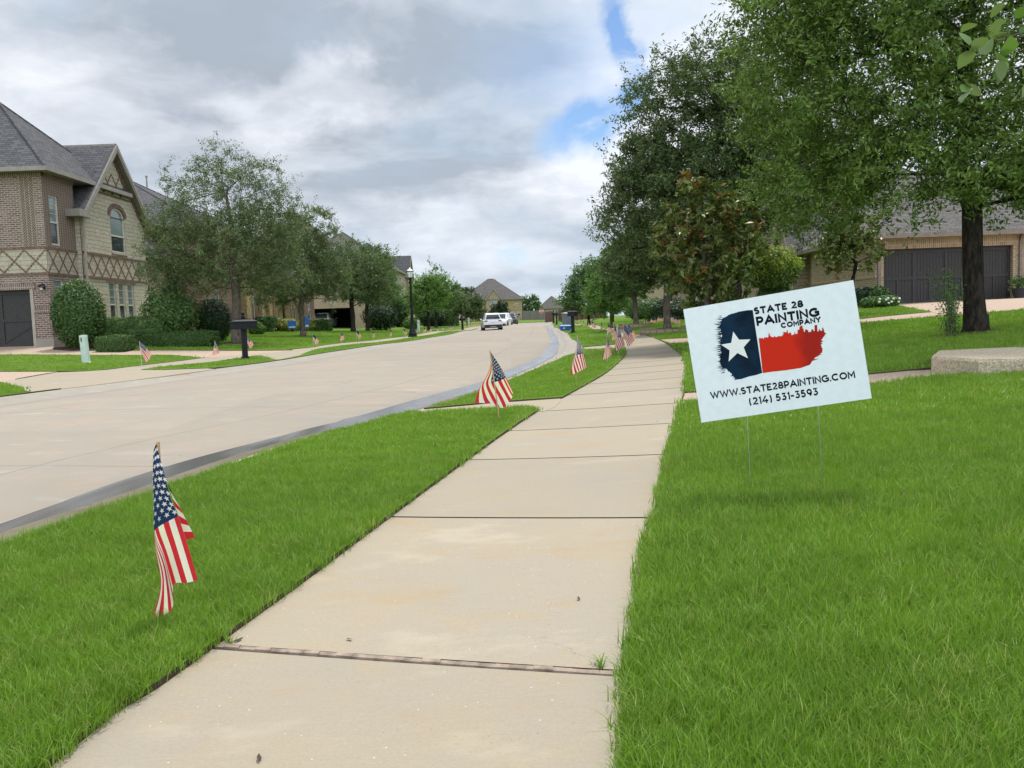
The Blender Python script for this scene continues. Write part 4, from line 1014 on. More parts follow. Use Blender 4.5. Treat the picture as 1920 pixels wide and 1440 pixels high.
# overhanging branch of the tree standing beside the camera, outside the frame
def near_branch():
    rng = np.random.RandomState(9); bx, by = 4.7, 4.4; z0 = G1(bx, by); root = thing('broadleaf_tree', 'broad light green leaves hanging into the top right corner', 'tree', (bx, by, z0 - .02)); mb = MB()
    mb.tube([(0, 0, -.1), (.02, 0, .6), (.0, 0, 1.4), (-.05, 0, 2.4), (-.02, .05, 3.4), (.05, 0, 4.4)], [.10, .075, .065, .055, .04, .02], M_bark2, 8)
    P, N = [], []
    ends = [(-2.26, -.10, 2.10), (-2.20, .14, 1.98), (-2.10, -.22, 2.24), (-1.98, .1, 2.42), (-2.05, .3, 2.2), (-2.0, .0, 2.0), (-1.8, .1, 2.3), (-1.9, -.2, 2.5), (-1.2, .2, 3.1), (-1.0, -.4, 3.4)]
    for i in range(22):
        a = rng.uniform(-1.2, 1.2) + (math.pi if rng.rand() < .2 else 0); r = rng.uniform(.6, 1.3); ends.append((r * math.cos(a), r * math.sin(a), rng.uniform(2.6, 4.4)))
    for e in ends:
        e = Vector(e); s = Vector((-.03, 0, min(3.6, max(1.9, e.z - .5)))); q = [s.lerp(e, t) + Vector((0, 0, .18 * math.sin(t * 3.14))) for t in (0, .25, .5, .75, 1)]
        mb.tube(q, [.016, .012, .009, .006, .003], M_bark2, 5)
        for j in range(26):
            t = rng.uniform(.55, 1.05); P.append(np.array(s.lerp(e, t)) + np.array((0, 0, .18 * math.sin(min(1, t) * 3.14))) + rng.normal(size=3) * (.09, .09, .08))
    mb.build('trunk', root, uv=False, smooth=True)
    # broad ovate leaves: six sided, folded along the midrib
    V = []; Fq = []
    for p in P:
        n = Vector(rng.normal(size=3)); n.z += .8; n.normalize(); tdir = n.cross(Vector(rng.normal(size=3))).normalized(); b = n.cross(tdir); L = rng.uniform(.08, .125); w = L * .36; o = len(V); p = Vector(p)
        for t, k in ((0, 0), (.2, .75), (.5, 1), (.78, .6), (1, 0)):
            c = p + tdir * L * t - n * L * .15 * t * t
            if k == 0: V.append(c)
            else: V += [c + b * w * k + n * w * .2 * k, c, c - b * w * k + n * w * .2 * k]
        Fq += [(o, o + 2, o + 1), (o, o + 3, o + 2), (o + 1, o + 2, o + 5, o + 4), (o + 2, o + 3, o + 6, o + 5), (o + 4, o + 5, o + 8, o + 7), (o + 5, o + 6, o + 9, o + 8), (o + 7, o + 8, o + 10), (o + 8, o + 9, o + 10)]
    lm = MB(); lm.add(V, Fq, L_near); lm.build('crown', root, uv=False, smooth=True)
near_branch()
# mulch rings under the trees
for (x, y, r_) in ((at(447, 34), 34, .75), (at(573, 48), 48, .9), (7.28, 13.35, .45)):
    mb = MB(); V = []; n = 28
    for k, rr in enumerate((0, r_ * .6, r_)):
        for i in range(n): a = 2 * math.pi * i / n; q = rr * (1 + .12 * math.sin(3 * a + x)); V.append((x + q * math.cos(a), y + q * math.sin(a) * .9, G1(x + q * math.cos(a), y + q * math.sin(a) * .9) + .075 - .02 * k))
    mb.add(V, [(k * n + i, k * n + (i + 1) % n, (k + 1) * n + (i + 1) % n, (k + 1) * n + i) for k in range(2) for i in range(n)], M_mulch)
    tag(mb.build('mulch_bed', uv=False, smooth=True), kind='structure')
sheet('mulch_bed', [pts([(100, 656), (104, 648), (150, 643), (300, 640), (390, 636), (395, 640), (300, 647), (200, 655), (130, 658.5)])], M_mulch, .055, 1.0)

# ================================================================== houses
class Fr:
    """a wall frame: point(a, z, d) = origin + u*a + up*z + outward*d"""
    def __init__(s, x, y, ux, uy, flip=False):
        s.o = Vector((x, y, 0)); s.u = Vector((ux, uy, 0)).normalized(); s.n = Vector((s.u.y, -s.u.x, 0))
        if flip: s.n = -s.n
    def p(s, a, z, d=0.0): return s.o + s.u * a + s.n * d + Vector((0, 0, z))
def fbox(mb, f, a0, a1, z0, z1, d0, d1, m):
    vs = [f.p(a, z, d) for z in (z0, z1) for a, d in ((a0, d0), (a1, d0), (a1, d1), (a0, d1))]
    return mb.add(vs, [(0, 3, 2, 1), (4, 5, 6, 7), (0, 1, 5, 4), (1, 2, 6, 5), (2, 3, 7, 6), (3, 0, 4, 7)] if f.n.cross(f.u).z < 0 else [(0, 1, 2, 3), (7, 6, 5, 4), (4, 5, 1, 0), (5, 6, 2, 1), (6, 7, 3, 2), (7, 4, 0, 3)], m)
def wallface(mb, f, a0, a1, z0, z1, holes, m, d=0.0, reveal=.14, gable=None, rm=None):
    """a wall pierced by rectangular openings, with reveals; gable = (apex a, apex z)"""
    A = sorted({a0, a1, *[h[0] for h in holes], *[h[1] for h in holes]}); Z = sorted({z0, z1, *[h[2] for h in holes], *[h[3] for h in holes]})
    A = [a for a in A if a0 <= a <= a1]; Z = [z for z in Z if z0 <= z <= z1]
    for i in range(len(A) - 1):
        for j in range(len(Z) - 1):
            ca, cz = (A[i] + A[i + 1]) / 2, (Z[j] + Z[j + 1]) / 2
            if any(h[0] < ca < h[1] and h[2] < cz < h[3] for h in holes): continue
            q = [f.p(A[i], Z[j], d), f.p(A[i + 1], Z[j], d), f.p(A[i + 1], Z[j + 1], d), f.p(A[i], Z[j + 1], d)]
            mb.poly(q, m)
    if gable: mb.poly([f.p(a0, z1, d), f.p(a1, z1, d), f.p(gable[0], gable[1], d)], m)
    for h in holes:
        b0, b1, y0, y1 = h[:4]; c = rm or m
        for q in (((b0, y0), (b0, y1)), ((b1, y1), (b1, y0)), ((b0, y1), (b1, y1)), ((b1, y0), (b0, y0))):
            (p, r), (s, t) = q; mb.poly([f.p(p, r, d), f.p(s, t, d), f.p(s, t, d - reveal), f.p(p, r, d - reveal)], c)
def window(root, f, b0, b1, y0, y1, d=-.09, blind=True, cols=2, rows=2, arch=0.0, fm=None, fw=.055, label=None, trim=None):
    fm = fm or M_frame; mb = MB(); w = fw
    if trim: fbox(mb, f, b0 - .06, b1 + .06, y0 - .1, y0, 0, .05, M_trimlt); fbox(mb, f, b0 - .08, b1 + .08, y1, y1 + .2, 0, .025, trim)
    if arch:
        n = 10; cx = (b0 + b1) / 2; rr = (b1 - b0) / 2
        ptsv = [(b0, y1)] + [(cx - rr * math.cos(math.pi * k / n), y1 + arch * math.sin(math.pi * k / n)) for k in range(1, n)] + [(b1, y1)]
        for (p, q), (r_, s) in zip(ptsv[:-1], ptsv[1:]):
            mb.add([f.p(p, q, d), f.p(r_, s, d), f.p(cx + (r_ - cx) * .88, y1 + (s - y1) * .8, d), f.p(cx + (p - cx) * .88, y1 + (q - y1) * .8, d),
                    f.p(p, q, d + .05), f.p(r_, s, d + .05), f.p(cx + (r_ - cx) * .88, y1 + (s - y1) * .8, d + .05), f.p(cx + (p - cx) * .88, y1 + (q - y1) * .8, d + .05)], [(4, 5, 6, 7), (0, 4, 7, 3), (3, 7, 6, 2)], fm)
    else: fbox(mb, f, b0, b1, y1 - w, y1, d, d + .05, fm)
    fbox(mb, f, b0, b0 + w, y0 + w, y1 - (0 if arch else w), d, d + .05, fm); fbox(mb, f, b1 - w, b1, y0 + w, y1 - (0 if arch else w), d, d + .05, fm)
    fbox(mb, f, b0, b1, y0, y0 + w, d, d + .055, fm)
    ym = y0 + (y1 - y0) * .46; fbox(mb, f, b0 + w, b1 - w, ym - .025, ym + .035, d, d + .055, fm)
    for c in range(1, cols): a = b0 + (b1 - b0) * c / cols; fbox(mb, f, a - .012, a + .012, ym + .035, y1 - (0 if arch else w), d + .012, d + .03, fm)
    for k in range(1, rows): z = ym + (y1 - ym) * k / rows; fbox(mb, f, b0 + w, b1 - w, z - .011, z + .011, d + .014, d + .028, fm)
    o = mb.build('window', root); 
    if label: o['label'] = label
    g2 = MB(); bm = M_blind if blind else M_glass
    if arch:
        n = 10; cx = (b0 + b1) / 2; rr = (b1 - b0) / 2 - .01
        g2.poly([f.p(b0 + .01, ym, d + .008), f.p(b1 - .01, ym, d + .008)] + [f.p(cx + rr * math.cos(math.pi * k / n), y1 + arch * .95 * math.sin(math.pi * k / n), d + .008) for k in range(n + 1)], bm)
    else: g2.poly([f.p(b0 + .01, ym, d + .008), f.p(b1 - .01, ym, d + .008), f.p(b1 - .01, y1 - .01, d + .008), f.p(b0 + .01, y1 - .01, d + .008)], bm)
    g2.poly([f.p(b0 + .01, y0 + .01, d + .008), f.p(b1 - .01, y0 + .01, d + .008), f.p(b1 - .01, ym, d + .008), f.p(b0 + .01, ym, d + .008)], M_glass)
    g2.build('pane', o)
    return o
def slab(mb, P, m, th=.10, m2=None):
    """a roof plane with thickness, P counter-clockwise seen from above"""
    P = [Vector(p) for p in P]; n = (P[1] - P[0]).cross(P[2] - P[0]).normalized()
    if n.z < 0: P = P[::-1]; n = -n
    Q = [p - n * th for p in P]; k = len(P)
    mb.poly(P, m); mb.poly(Q[::-1], m2 or M_trim)
    for i in range(k): mb.poly([P[i], Q[i], Q[(i + 1) % k], P[(i + 1) % k]], m2 or M_trim)
def hip(root, x0, x1, y0, y1, ze, pitch, m, oh=.35, fascia=None, name='roof'):
    x0 -= oh; x1 += oh; y0 -= oh; y1 += oh; k = math.tan(pitch); mb = MB(); ze = ze
    if (x1 - x0) >= (y1 - y0):
        h = (y1 - y0) / 2; A, B = (x0 + h, (y0 + y1) / 2, ze + h * k), (x1 - h, (y0 + y1) / 2, ze + h * k)
        Fs = [[(x0, y0, ze), (x1, y0, ze), B, A], [(x1, y1, ze), (x0, y1, ze), A, B], [(x1, y0, ze), (x1, y1, ze), B], [(x0, y1, ze), (x0, y0, ze), A]]
    else:
        h = (x1 - x0) / 2; A, B = ((x0 + x1) / 2, y0 + h, ze + h * k), ((x0 + x1) / 2, y1 - h, ze + h * k)
        Fs = [[(x0, y1, ze), (x0, y0, ze), A, B], [(x1, y0, ze), (x1, y1, ze), B, A], [(x0, y0, ze), (x1, y0, ze), A], [(x1, y1, ze), (x0, y1, ze), B]]
    for q in Fs:
        q = [Vector(p) for p in q]
        if (q[1] - q[0]).cross(q[2] - q[0]).z < 0: q = q[::-1]
        mb.poly(q, m)
    # ridge and hip caps
    for p, q in (((x0, y0, ze), A), ((x1, y0, ze), B if (x1 - x0) >= (y1 - y0) else A), ((x1, y1, ze), B), ((x0, y1, ze), A if (x1 - x0) >= (y1 - y0) else B), (A, B)):
        if (Vector(p) - Vector(q)).length > .2: mb.tube([Vector(p) + Vector((0, 0, .0)), Vector(q)], .06, m, 5)
    o = mb.build(name, root)
    fm = fascia or M_fascia; f2 = MB()
    f2.box((x0 - .1, y0 - .1, ze - .16), (x1 + .1, y0, ze + .0), fm); f2.box((x0 - .1, y1, ze - .16), (x1 + .1, y1 + .1, ze), fm)
    f2.box((x0 - .1, y0, ze - .16), (x0, y1, ze), fm); f2.box((x1, y0, ze - .16), (x1 + .1, y1, ze), fm)
    f2.build('gutter', o); s = MB(); s.box((x0, y0, ze - .13), (x1, y1, ze - .10), M_trim); s.build('soffit', o)
    return o
def gableroof(root, f, a0, a1, depth, ze, za, m, oh=.3, face_oh=.3, name='roof', trim=None):
    """ridge runs back from the wall frame f; a0..a1 is the gable base, eaves at ze, ridge at za"""
    mb = MB(); am = (a0 + a1) / 2; k = (za - ze) / (am - a0); A0, A1, Z = a0 - oh, a1 + oh, ze - oh * k; th = .14
    for (p, q, s) in ((A0, am, 1), (am, A1, -1)):
        zp, zq = (Z, za) if s == 1 else (za, Z)
        P = [f.p(p, zp, face_oh), f.p(q, zq, face_oh), f.p(q, zq, -depth), f.p(p, zp, -depth)]
        if (P[1] - P[0]).cross(P[2] - P[0]).z < 0: P = P[::-1]
        slab(mb, [v + Vector((0, 0, th)) for v in P], m, th * .9, trim or M_trim)
    o = mb.build(name, root)
    t = MB(); tm = trim or M_trim     # barge boards
    for (p, q, s) in ((A0, am, 1), (am, A1, -1)):
        zp, zq = (Z, za) if s == 1 else (za, Z)
        for w0, w1, dd in ((-.12, .10, .045), (-.24, -.12, .02)):
            V = [f.p(p, zp + w0, face_oh), f.p(q, zq + w0, face_oh), f.p(q, zq + w1, face_oh), f.p(p, zp + w1, face_oh)]; U = [v + f.n * dd for v in V]
            t.add(V + U, [(4, 5, 6, 7), (0, 1, 5, 4), (3, 2, 6, 7), (0, 3, 7, 4), (1, 2, 6, 5), (0, 1, 2, 3)], tm)
    t.build('barge_board', o)
    return o
def downspout(root, f, a, z0, z1, m=M_trimlt):
    mb = MB(); fbox(mb, f, a - .05, a + .05, z0, z1, .02, .10, m)
    for z in (z0 + .9, (z0 + z1) / 2, z1 - .6): fbox(mb, f, a - .07, a + .07, z, z + .05, .01, .112, m)
    mb.add([f.p(a - .05, z1, .02), f.p(a + .05, z1, .02), f.p(a + .05, z1, .10), f.p(a - .05, z1, .10), f.p(a - .05, z1 + .3, .22), f.p(a + .05, z1 + .3, .22), f.p(a + .05, z1 + .3, .32), f.p(a - .05, z1 + .3, .32)], [(0, 4, 5, 1), (1, 5, 6, 2), (2, 6, 7, 3), (3, 7, 4, 0)], m)
    mb.build('downspout', root)
def lattice(root, f, a0, a1, z0, z1, step, mat=B_brown, bw=.055, d=.018):
    """stone band crossed by slim diagonal brick strips"""
    mb = MB(); n = max(1, round((a1 - a0) / step)); st = (a1 - a0) / n
    for k in range(n):
        for s in (0, 1):
            A, B = (a0 + k * st, a0 + (k + 1) * st) if s == 0 else (a0 + (k + 1) * st, a0 + k * st); L = 9
            dx, dz = B - A, z1 - z0; ln = math.hypot(dx, dz); nx, nz = -dz / ln * bw / 2, dx / ln * bw / 2; ddx = .002 * s
            for j in range(L):
                t0, t1 = (j + .06) / L, (j + .84) / L
                V = [(A + dx * t0 + nx, z0 + dz * t0 + nz), (A + dx * t1 + nx, z0 + dz * t1 + nz), (A + dx * t1 - nx, z0 + dz * t1 - nz), (A + dx * t0 - nx, z0 + dz * t0 - nz)]
                q = [f.p(a, z, d + ddx) for a, z in V]; p = [f.p(a, z, 0) for a, z in V]
                mb.add(q + p, [(0, 1, 2, 3), (0, 4, 5, 1), (1, 5, 6, 2), (2, 6, 7, 3), (3, 7, 4, 0)], M_latt)
    mb.build('lattice', root)
M_latt = flat('lattice brick', (.17, .105, .08), .9, .45, 12)
def garage_door(root, f, b0, b1, y0, y1, d=-.2, cols=4, style='cross', m=None, label=None):
    m = m or M_dark; mb = MB(); fbox(mb, f, b0, b1, y0, y1, d - .06, d, m); w = (b1 - b0) / cols; zm = y0 + (y1 - y0) * .47
    fbox(mb, f, b0, b1, y1 - .16, y1 - .002, d, d + .03, m); fbox(mb, f, b0, b1, y0 + .002, y0 + .12, d, d + .03, m); fbox(mb, f, b0, b1, zm - .06, zm + .06, d, d + .032, m)
    for c in range(cols + 1): a = min(max(b0 + c * w, b0 + .055), b1 - .055); fbox(mb, f, a - .055, a + .055, y0 + .12, y1 - .16, d, d + .028, m)
    if style == 'cross':
        for c in range(cols):
            A, B = b0 + c * w, b0 + (c + 1) * w
            if c % 2: A, B = B, A
            V = [(A, zm - .1), (A, zm - .2), (B, y0 + .1), (B, y0 + .2)]; q = [f.p(a, z, d + .018) for a, z in V]; p = [f.p(a, z, d) for a, z in V]; mb.add(q + p, [(0, 1, 2, 3), (0, 4, 5, 1), (2, 6, 7, 3), (1, 5, 6, 2), (3, 7, 4, 0)], m)
    else:
        for c in range(cols): a = b0 + (c + .5) * w; fbox(mb, f, a - .05, a + .05, y0 + .12, zm - .06, d, d + .026, m)
        n = int((b1 - b0) / .12)
        for i in range(n): a = b0 + (i + .5) * (b1 - b0) / n; fbox(mb, f, a - .008, a + .008, y0 + .12, y1 - .16, d, d + .010, m)
    o = mb.build('garage_door', root)
    if label: o['label'] = label
    return o
def wall_lamp(root, f, a, z):
    mb = MB(); fbox(mb, f, a - .04, a + .04, z - .02, z + .16, 0, .03, M_black); mb.tube([f.p(a, z + .1, .02), f.p(a, z + .2, .1), f.p(a, z + .12, .2)], .014, M_black, 5)
    c = f.p(a, z, .2); mb.lathe([(.02, .16), (.16, .06), (.165, .045)], M_black, c, 12); mb.lathe([(.05, .04), (.06, -.04), (.0, -.09)], M_globe, c, 10)
    mb.build('wall_lamp', root)

# ---- house 1: brown brick and cream stone, left
H = thing('brick_house', 'brown brick and cream stone house with a steep grey gable on the far left', 'house', (-24, 36, .7)); inv = Vector(H.location)
class Off:  # children carry world coordinates, the empty sits at the base
    pass
def settle(root):
    for ch in list(root.children):
        ch.matrix_parent_inverse = Matrix.Translation(-root.location)
ZG = .76
f1 = Fr(-32, 32.2, 1, 0); L1 = 14.8                 # faces the camera
f2 = Fr(-17.2, 32.2, 0, 1)                          # faces the street
w = MB()
dA = AD(60, 600, 32.2).x + 32; zt = AD(50, 543, 32.2).z; ZB1 = AD(50, 466, 32.2).z; ZB0 = AD(50, 513, 32.2).z; ZE = AD(50, 316, 32.2).z
gd = (dA - 4.9, dA, ZG - .05, zt)
holes1 = [gd]
wallface(w, f1, 0, L1, .3, ZB0, holes1, B_brown, reveal=.25); wallface(w, f1, 0, L1 - .85, ZB1, ZE - .28, [], B_brown)
wallface(w, f1, L1 - .85, L1 - .3, ZB1, ZE - .28, [], B_chev, d=.004); wallface(w, f1, L1 - .3, L1, ZB1, ZE - .28, [], B_brown)
fbox(w, f1, 0, L1 + .03, ZE - .28, ZE - .02, -.1, .03, B_soldier)
sw = (32.55 + .12 - 32.2, 33.25 - 32.2)
up = (.42, 1.08, 4.52, 6.38); lo = (.42, 1.08, 1.15, 3.22)
wallface(w, f2, 0, 2.3, .3, ZB0, [lo], B_brown); wallface(w, f2, 0, 2.3, ZB1, ZE - .28, [up], B_chev); fbox(w, f2, .0, 2.3, ZE - .28, ZE - .02, -.1, .03, B_soldier)
# back and far sides, so the house is closed
wallface(w, Fr(-32, 40.2, 0, -1), 0, 8, .3, ZE - .02, [], B_brown); wallface(w, Fr(-17.4, 40.2, -1, 0), 0, 14.6, .3, ZE - .02, [], B_brown)
w.build('wall', H)
w = MB(); wallface(w, f1, 0, L1, ZB0, ZB1, [], S_smooth, d=.006); wallface(w, f2, 0, 2.3, ZB0, ZB1, [], S_smooth, d=.006); w.build('stone_band', H)
t = MB()
for z in (ZB0 - .06, ZB1 - .03): fbox(t, f1, 0, L1 + .035, z, z + .09, 0, .035, M_latt); fbox(t, f2, 0, 2.3, z, z + .09, 0, .035, M_latt)
fbox(t, f1, gd[0] - .22, gd[1] + .22, zt, zt + .22, -.02, .025, B_soldier); fbox(t, f1, gd[1] + .004, gd[1] + .12, ZG - .3, zt, -.2, .02, M_trimlt)
fbox(t, f1, dA + .12, L1 + .03, 1.95, 2.22, 0, .03, B_soldier); fbox(t, f2, 0, 2.3, 1.95, 2.22, 0, .028, B_soldier) if False else None
fbox(t, f1, dA + .12, L1 + .05, .3, ZG + .22, 0, .05, M_curb); fbox(t, f2, 0, 2.3, .3, ZG + .22, 0, .05, M_curb)
t.build('band', H)
lattice(H, f1, .3, L1 - .02, ZB0 + .05, ZB1 - .05, .82, d=.024); lattice(H, f2, .05, 2.2, ZB0 + .05, ZB1 - .05, .72, d=.024)
garage_door(H, f1, *gd, d=-.2, cols=4)
window(H, f2, *up, cols=1, rows=3); window(H, f2, *lo, cols=1, rows=4); wall_lamp(H, f1, dA + .55, 2.85)
# stone gable block
f3 = Fr(-17.0, 34.5, 0, 1); GW = 6.0
aw = (2.62, 3.98, 4.6, 6.15); tw = [(2.1, 2.72, 1.5, 3.28), (2.98, 3.6, 1.5, 3.28), (3.86, 4.48, 1.5, 3.28)]
ZGE = 6.1; ZGA = 9.05
w = MB(); hs = [(aw[0], aw[1], aw[2], aw[3] + .38)] + tw
wallface(w, f3, 0, GW, .3, ZB0, tw, S_cream); wallface(w, f3, 0, GW, ZB1, ZGE, [(aw[0], aw[1], aw[2], ZGE)], S_cream)
# stone above the arch follows its curve
n = 10; cx = (aw[0] + aw[1]) / 2; rr = (aw[1] - aw[0]) / 2; wallface(w, f3, 0, GW, ZGE, 6.55, [(aw[0], aw[1], ZGE, 6.55)], S_cream) if False else None
top = 6.7; aL = .0 + (top - ZGE) / (ZGA - ZGE) * GW / 2
arc = [(cx - rr * math.cos(math.pi * k / n), aw[3] + .38 * math.sin(math.pi * k / n)) for k in range(n + 1)]
w.poly([f3.p(0, ZGE), f3.p(aw[0], ZGE), f3.p(aw[0], top), f3.p(aL, top)], S_cream); w.poly([f3.p(aw[1], ZGE), f3.p(GW, ZGE), f3.p(GW - aL, top), f3.p(aw[1], top)], S_cream); w.poly([f3.p(aL, top), f3.p(GW - aL, top), f3.p(GW / 2, ZGA)], S_cream)
for (a, z), (b, y) in zip(arc[:-1], arc[1:]):
    w.poly([f3.p(a, z), f3.p(b, y), f3.p(b, top), f3.p(a, top)], S_cream); w.poly([f3.p(a, z), f3.p(b, y), f3.p(b, y, -.14), f3.p(a, z, -.14)], B_brown)
wallface(w, Fr(-25, 34.45, 1, 0), 0, 8, .3, ZGE, [], S_cream); wallface(w, Fr(-17.02, 40.5, -1, 0), 0, 8, .3, ZGE, [], S_cream)
w.build('gable_wall', H)
w = MB(); wallface(w, f3, 0, GW, ZB0, ZB1, [], S_smooth, d=.006); w.build('stone_band', H)
t = MB()
for z in (ZB0 - .06, ZB1 - .03): fbox(t, f3, 0, GW + .02, z, z + .09, 0, .04, M_latt)
# brick surround of the arched window and the lintel over the three tall ones
for k in range(n):
    (a, z), (b, y) = arc[k], arc[k + 1]; sc = lambda p, q: (cx + (p - cx) * 1.3, aw[3] + (q - aw[3]) * 1.45 + .03)
    (c, e), (g_, h_) = sc(b, y), sc(a, z); V = [(a, z), (b, y), (c, e), (g_, h_)]; q = [f3.p(p, r_, .035) for p, r_ in V]; pz = [f3.p(p, r_, 0) for p, r_ in V]
    t.add(q + pz, [(0, 1, 2, 3), (0, 4, 5, 1), (2, 6, 7, 3)], M_latt)
fbox(t, f3, aw[0] - .08, aw[1] + .08, aw[2] - .1, aw[2], 0, .06, M_trimlt); fbox(t, f3, 1.9, 4.7, 3.28, 3.45, 0, .03, B_soldier)
fbox(t, f3, 1.9, 4.7, 1.38, 1.5, 0, .06, M_trimlt)
za = AD(205, 366, 37.2).z; hw = (1 - (za - ZGE) / (ZGA - ZGE)) * GW / 2; fbox(t, f3, GW / 2 - hw, GW / 2 + hw, za - .03, za + .03, 0, .03, M_latt)
t.build('band', H)
lattice(H, f3, .1, GW - .1, ZB0 + .05, ZB1 - .05, .72, d=.024); lattice(H, f3, GW / 2 - hw * .75, GW / 2 + hw * .75, za + .06, za + .95, .7, d=.022)
cb = MB()   # corbelled brick dentils under the rake
for s in (-1, 1):
    for k in range(24):
        q = (k + .5) / 24; a = GW / 2 + s * (GW / 2) * (1 - q) ; z = ZGE + (ZGA - ZGE) * q - .30
        fbox(cb, f3, a - .035, a + .035, z, z + .24, 0, .07, M_latt)
cb.build('dentils', H)
window(H, f3, *aw, cols=1, rows=1, arch=.38, label='arched upper window with a bright reflection')
for q in tw: window(H, f3, *q, cols=1, rows=3)
gableroof(H, f3, 0, GW, 9, ZGE, ZGA + .05, R_grey, oh=.35, face_oh=.32)
e = MB(); e.box((-17.45, 33.75, 5.72), (-16.62, 34.6, 6.0), M_trim); e.build('eave_box', H)
downspout(H, f3, .12, ZG, 5.6)
hip(H, -32, -17.2, 32.2, 38.4, ZE, R(43), R_grey, oh=.38, fascia=M_trim)
# recessed entrance block behind the gable
f4 = Fr(-18.4, 40.5, 0, 1); w = MB(); h4 = [(1.0, 2.4, .5, 3.2), (3.2, 4.2, 1.5, 3.2)]
wallface(w, f4, 0, 6.0, .3, 4.95, h4, S_tan, reveal=.5); wallface(w, Fr(-18.4, 46.5, -1, 0), 0, 12, .3, 4.95, [], S_tan); wallface(w, Fr(-30, 46.5, 0, -1), 0, 6, .3, 4.95, [], S_tan)
fbox(w, f4, 0, 6.0, 4.6, 4.93, 0, .06, B_soldier); w.build('entrance_wall', H)
d = MB(); fbox(d, f4, 1.0, 2.4, .5, 3.2, -.5, -.42, M_dark); d.build('front_door', H); window(H, f4, *h4[1], cols=2)
hip(H, -30, -18.4, 40.6, 46.5, 4.98, R(40), R_grey, oh=.4)
settle(H)

# ---- generic two storey house
def house(name, label, x0, x1, y0, y1, zg, ze, pitch, wm, rm, sides, gables=(), cat='house', front=None, oh=.4, group=None, trims=True, vents=True):
    """sides: {'S'|'E'|'W': [(a0, a1, z0, z1, kind)]}"""
    H = thing(name, label, cat, ((x0 + x1) / 2, (y0 + y1) / 2, zg), group=group)
    FR = {'S': Fr(x0, y0, 1, 0), 'E': Fr(x1, y0, 0, 1), 'N': Fr(x1, y1, -1, 0), 'W': Fr(x0, y1, 0, -1)}; LEN = {'S': x1 - x0, 'N': x1 - x0, 'E': y1 - y0, 'W': y1 - y0}
    w = MB(); t = MB()
    for k, f in FR.items():
        op = sides.get(k, []); wallface(w, f, 0, LEN[k], zg - 1.2, ze, [q[:4] for q in op], (front or {}).get(k, wm), reveal=.16)
        for q in op:
            if q[4] == 'w': window(H, f, *q[:4], cols=(1 if q[1] - q[0] < .8 else 2), trim=(B_tansold if wm in (B_tan, S_tan) else B_soldier))
            elif q[4] == 'd': d = MB(); fbox(d, f, *q[:4], -.5, -.42, M_dark); d.build('front_door', H)
            elif q[4] == 'g': garage_door(H, f, *q[:4], d=-.2, cols=4, style='plank')
            elif q[4] == 'o':  # open garage: a dark room
                b0, b1, c0, c1 = q[:4]; r_ = MB(); D = 6.0
                P = lambda a, z, dd: f.p(a, z, dd)
                r_.poly([P(b0, c0, -D), P(b1, c0, -D), P(b1, c1, -D), P(b0, c1, -D)], M_garage); r_.poly([P(b0, c0 + .01, -.15), P(b1, c0 + .01, -.15), P(b1, c0 + .01, -D), P(b0, c0 + .01, -D)], M_curb)
                r_.poly([P(b0, c1, -.15), P(b1, c1, -.15), P(b1, c1, -D), P(b0, c1, -D)], M_garage)
                for a in (b0, b1): r_.poly([P(a, c0, -.15), P(a, c1, -.15), P(a, c1, -D), P(a, c0, -D)], M_garage)
                r_.build('garage_interior', H)
    w.build('wall', H)
    ro = hip(H, x0, x1, y0, y1, ze, pitch, rm, oh=oh)
    for (side, a0, a1, za, gm, ops) in gables:
        f = FR[side]; f = Fr(*(f.o + f.n * .35)[:2], f.u.x, f.u.y); g_ = MB(); wallface(g_, f, a0, a1, zg - 1.2, ze + .1, [q[:4] for q in ops], gm, gable=((a0 + a1) / 2, za))
        for a in (a0, a1): g_.poly([f.p(a, zg - 1.2), f.p(a, ze + .1), f.p(a, ze + .1, -.4), f.p(a, zg - 1.2, -.4)], gm)
        g_.build('gable_wall', H); gableroof(H, f, a0, a1, 4.5, ze + .1, za + .05, rm, oh=.25, face_oh=.25)
        for q in ops: window(H, f, *q[:4], cols=2, arch=(.3 if len(q) > 5 else 0))
    if vents:
        v = MB(); xm = (x0 + x1) / 2; v.lathe([(.05, 0), (.05, .7), (.09, .7), (.09, .78), (.0, .8)], M_trim, (xm + 1.2, (y0 + y1) / 2 + .4, ze + min(x1 - x0, y1 - y0) / 2 * math.tan(pitch) * .9), 8); v.build('roof_vent', ro)
    settle(H); return H
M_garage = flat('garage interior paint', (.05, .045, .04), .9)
def D_(px, x): return x * F / (px - 960)     # distance at which a column meets the plane x = const
x = -17.0; y0 = 47.6
E2 = [(a0, a1, z0, z1, 'w') for a0, a1, z0, z1 in ((8.3, 8.85, 1.6, 4.2), (9.2, 9.75, 1.6, 4.2), (17.6, 18.2, 1.6, 3.9), (18.6, 19.2, 1.6, 3.9), (2.0, 2.9, 1.6, 3.3), (2.0, 2.9, 4.9, 6.3))] + [(13.0, 14.6, .4, 3.7, 'd')]
h2 = house('brick_house', 'red brick and golden stone house behind the big left elm', -31, x, y0, y0 + 14.5, .85, 6.9, R(28), B_red, R_grey, {'E': E2[:2] + E2[4:], 'S': [(9.5, 10.5, 1.7, 3.3, 'w'), (9.5, 10.5, 4.9, 6.2, 'w')]}, group='houses on the left')
h3 = house('stone_house', 'low golden stone wing right of the red brick house on the left', -30, -16.6, 62.3, 72, .9, 4.6, R(36), S_gold, R_grey, {'E': [(2.8, 3.4, 1.5, 3.9, 'w'), (3.8, 4.4, 1.5, 3.9, 'w'), (.5, 1.6, .4, 3.4, 'd')]}, gables=[('E', 5.6, 9.2, 6.6, B_red, [(6.9, 7.9, 1.7, 3.3)])], group='houses on the left')
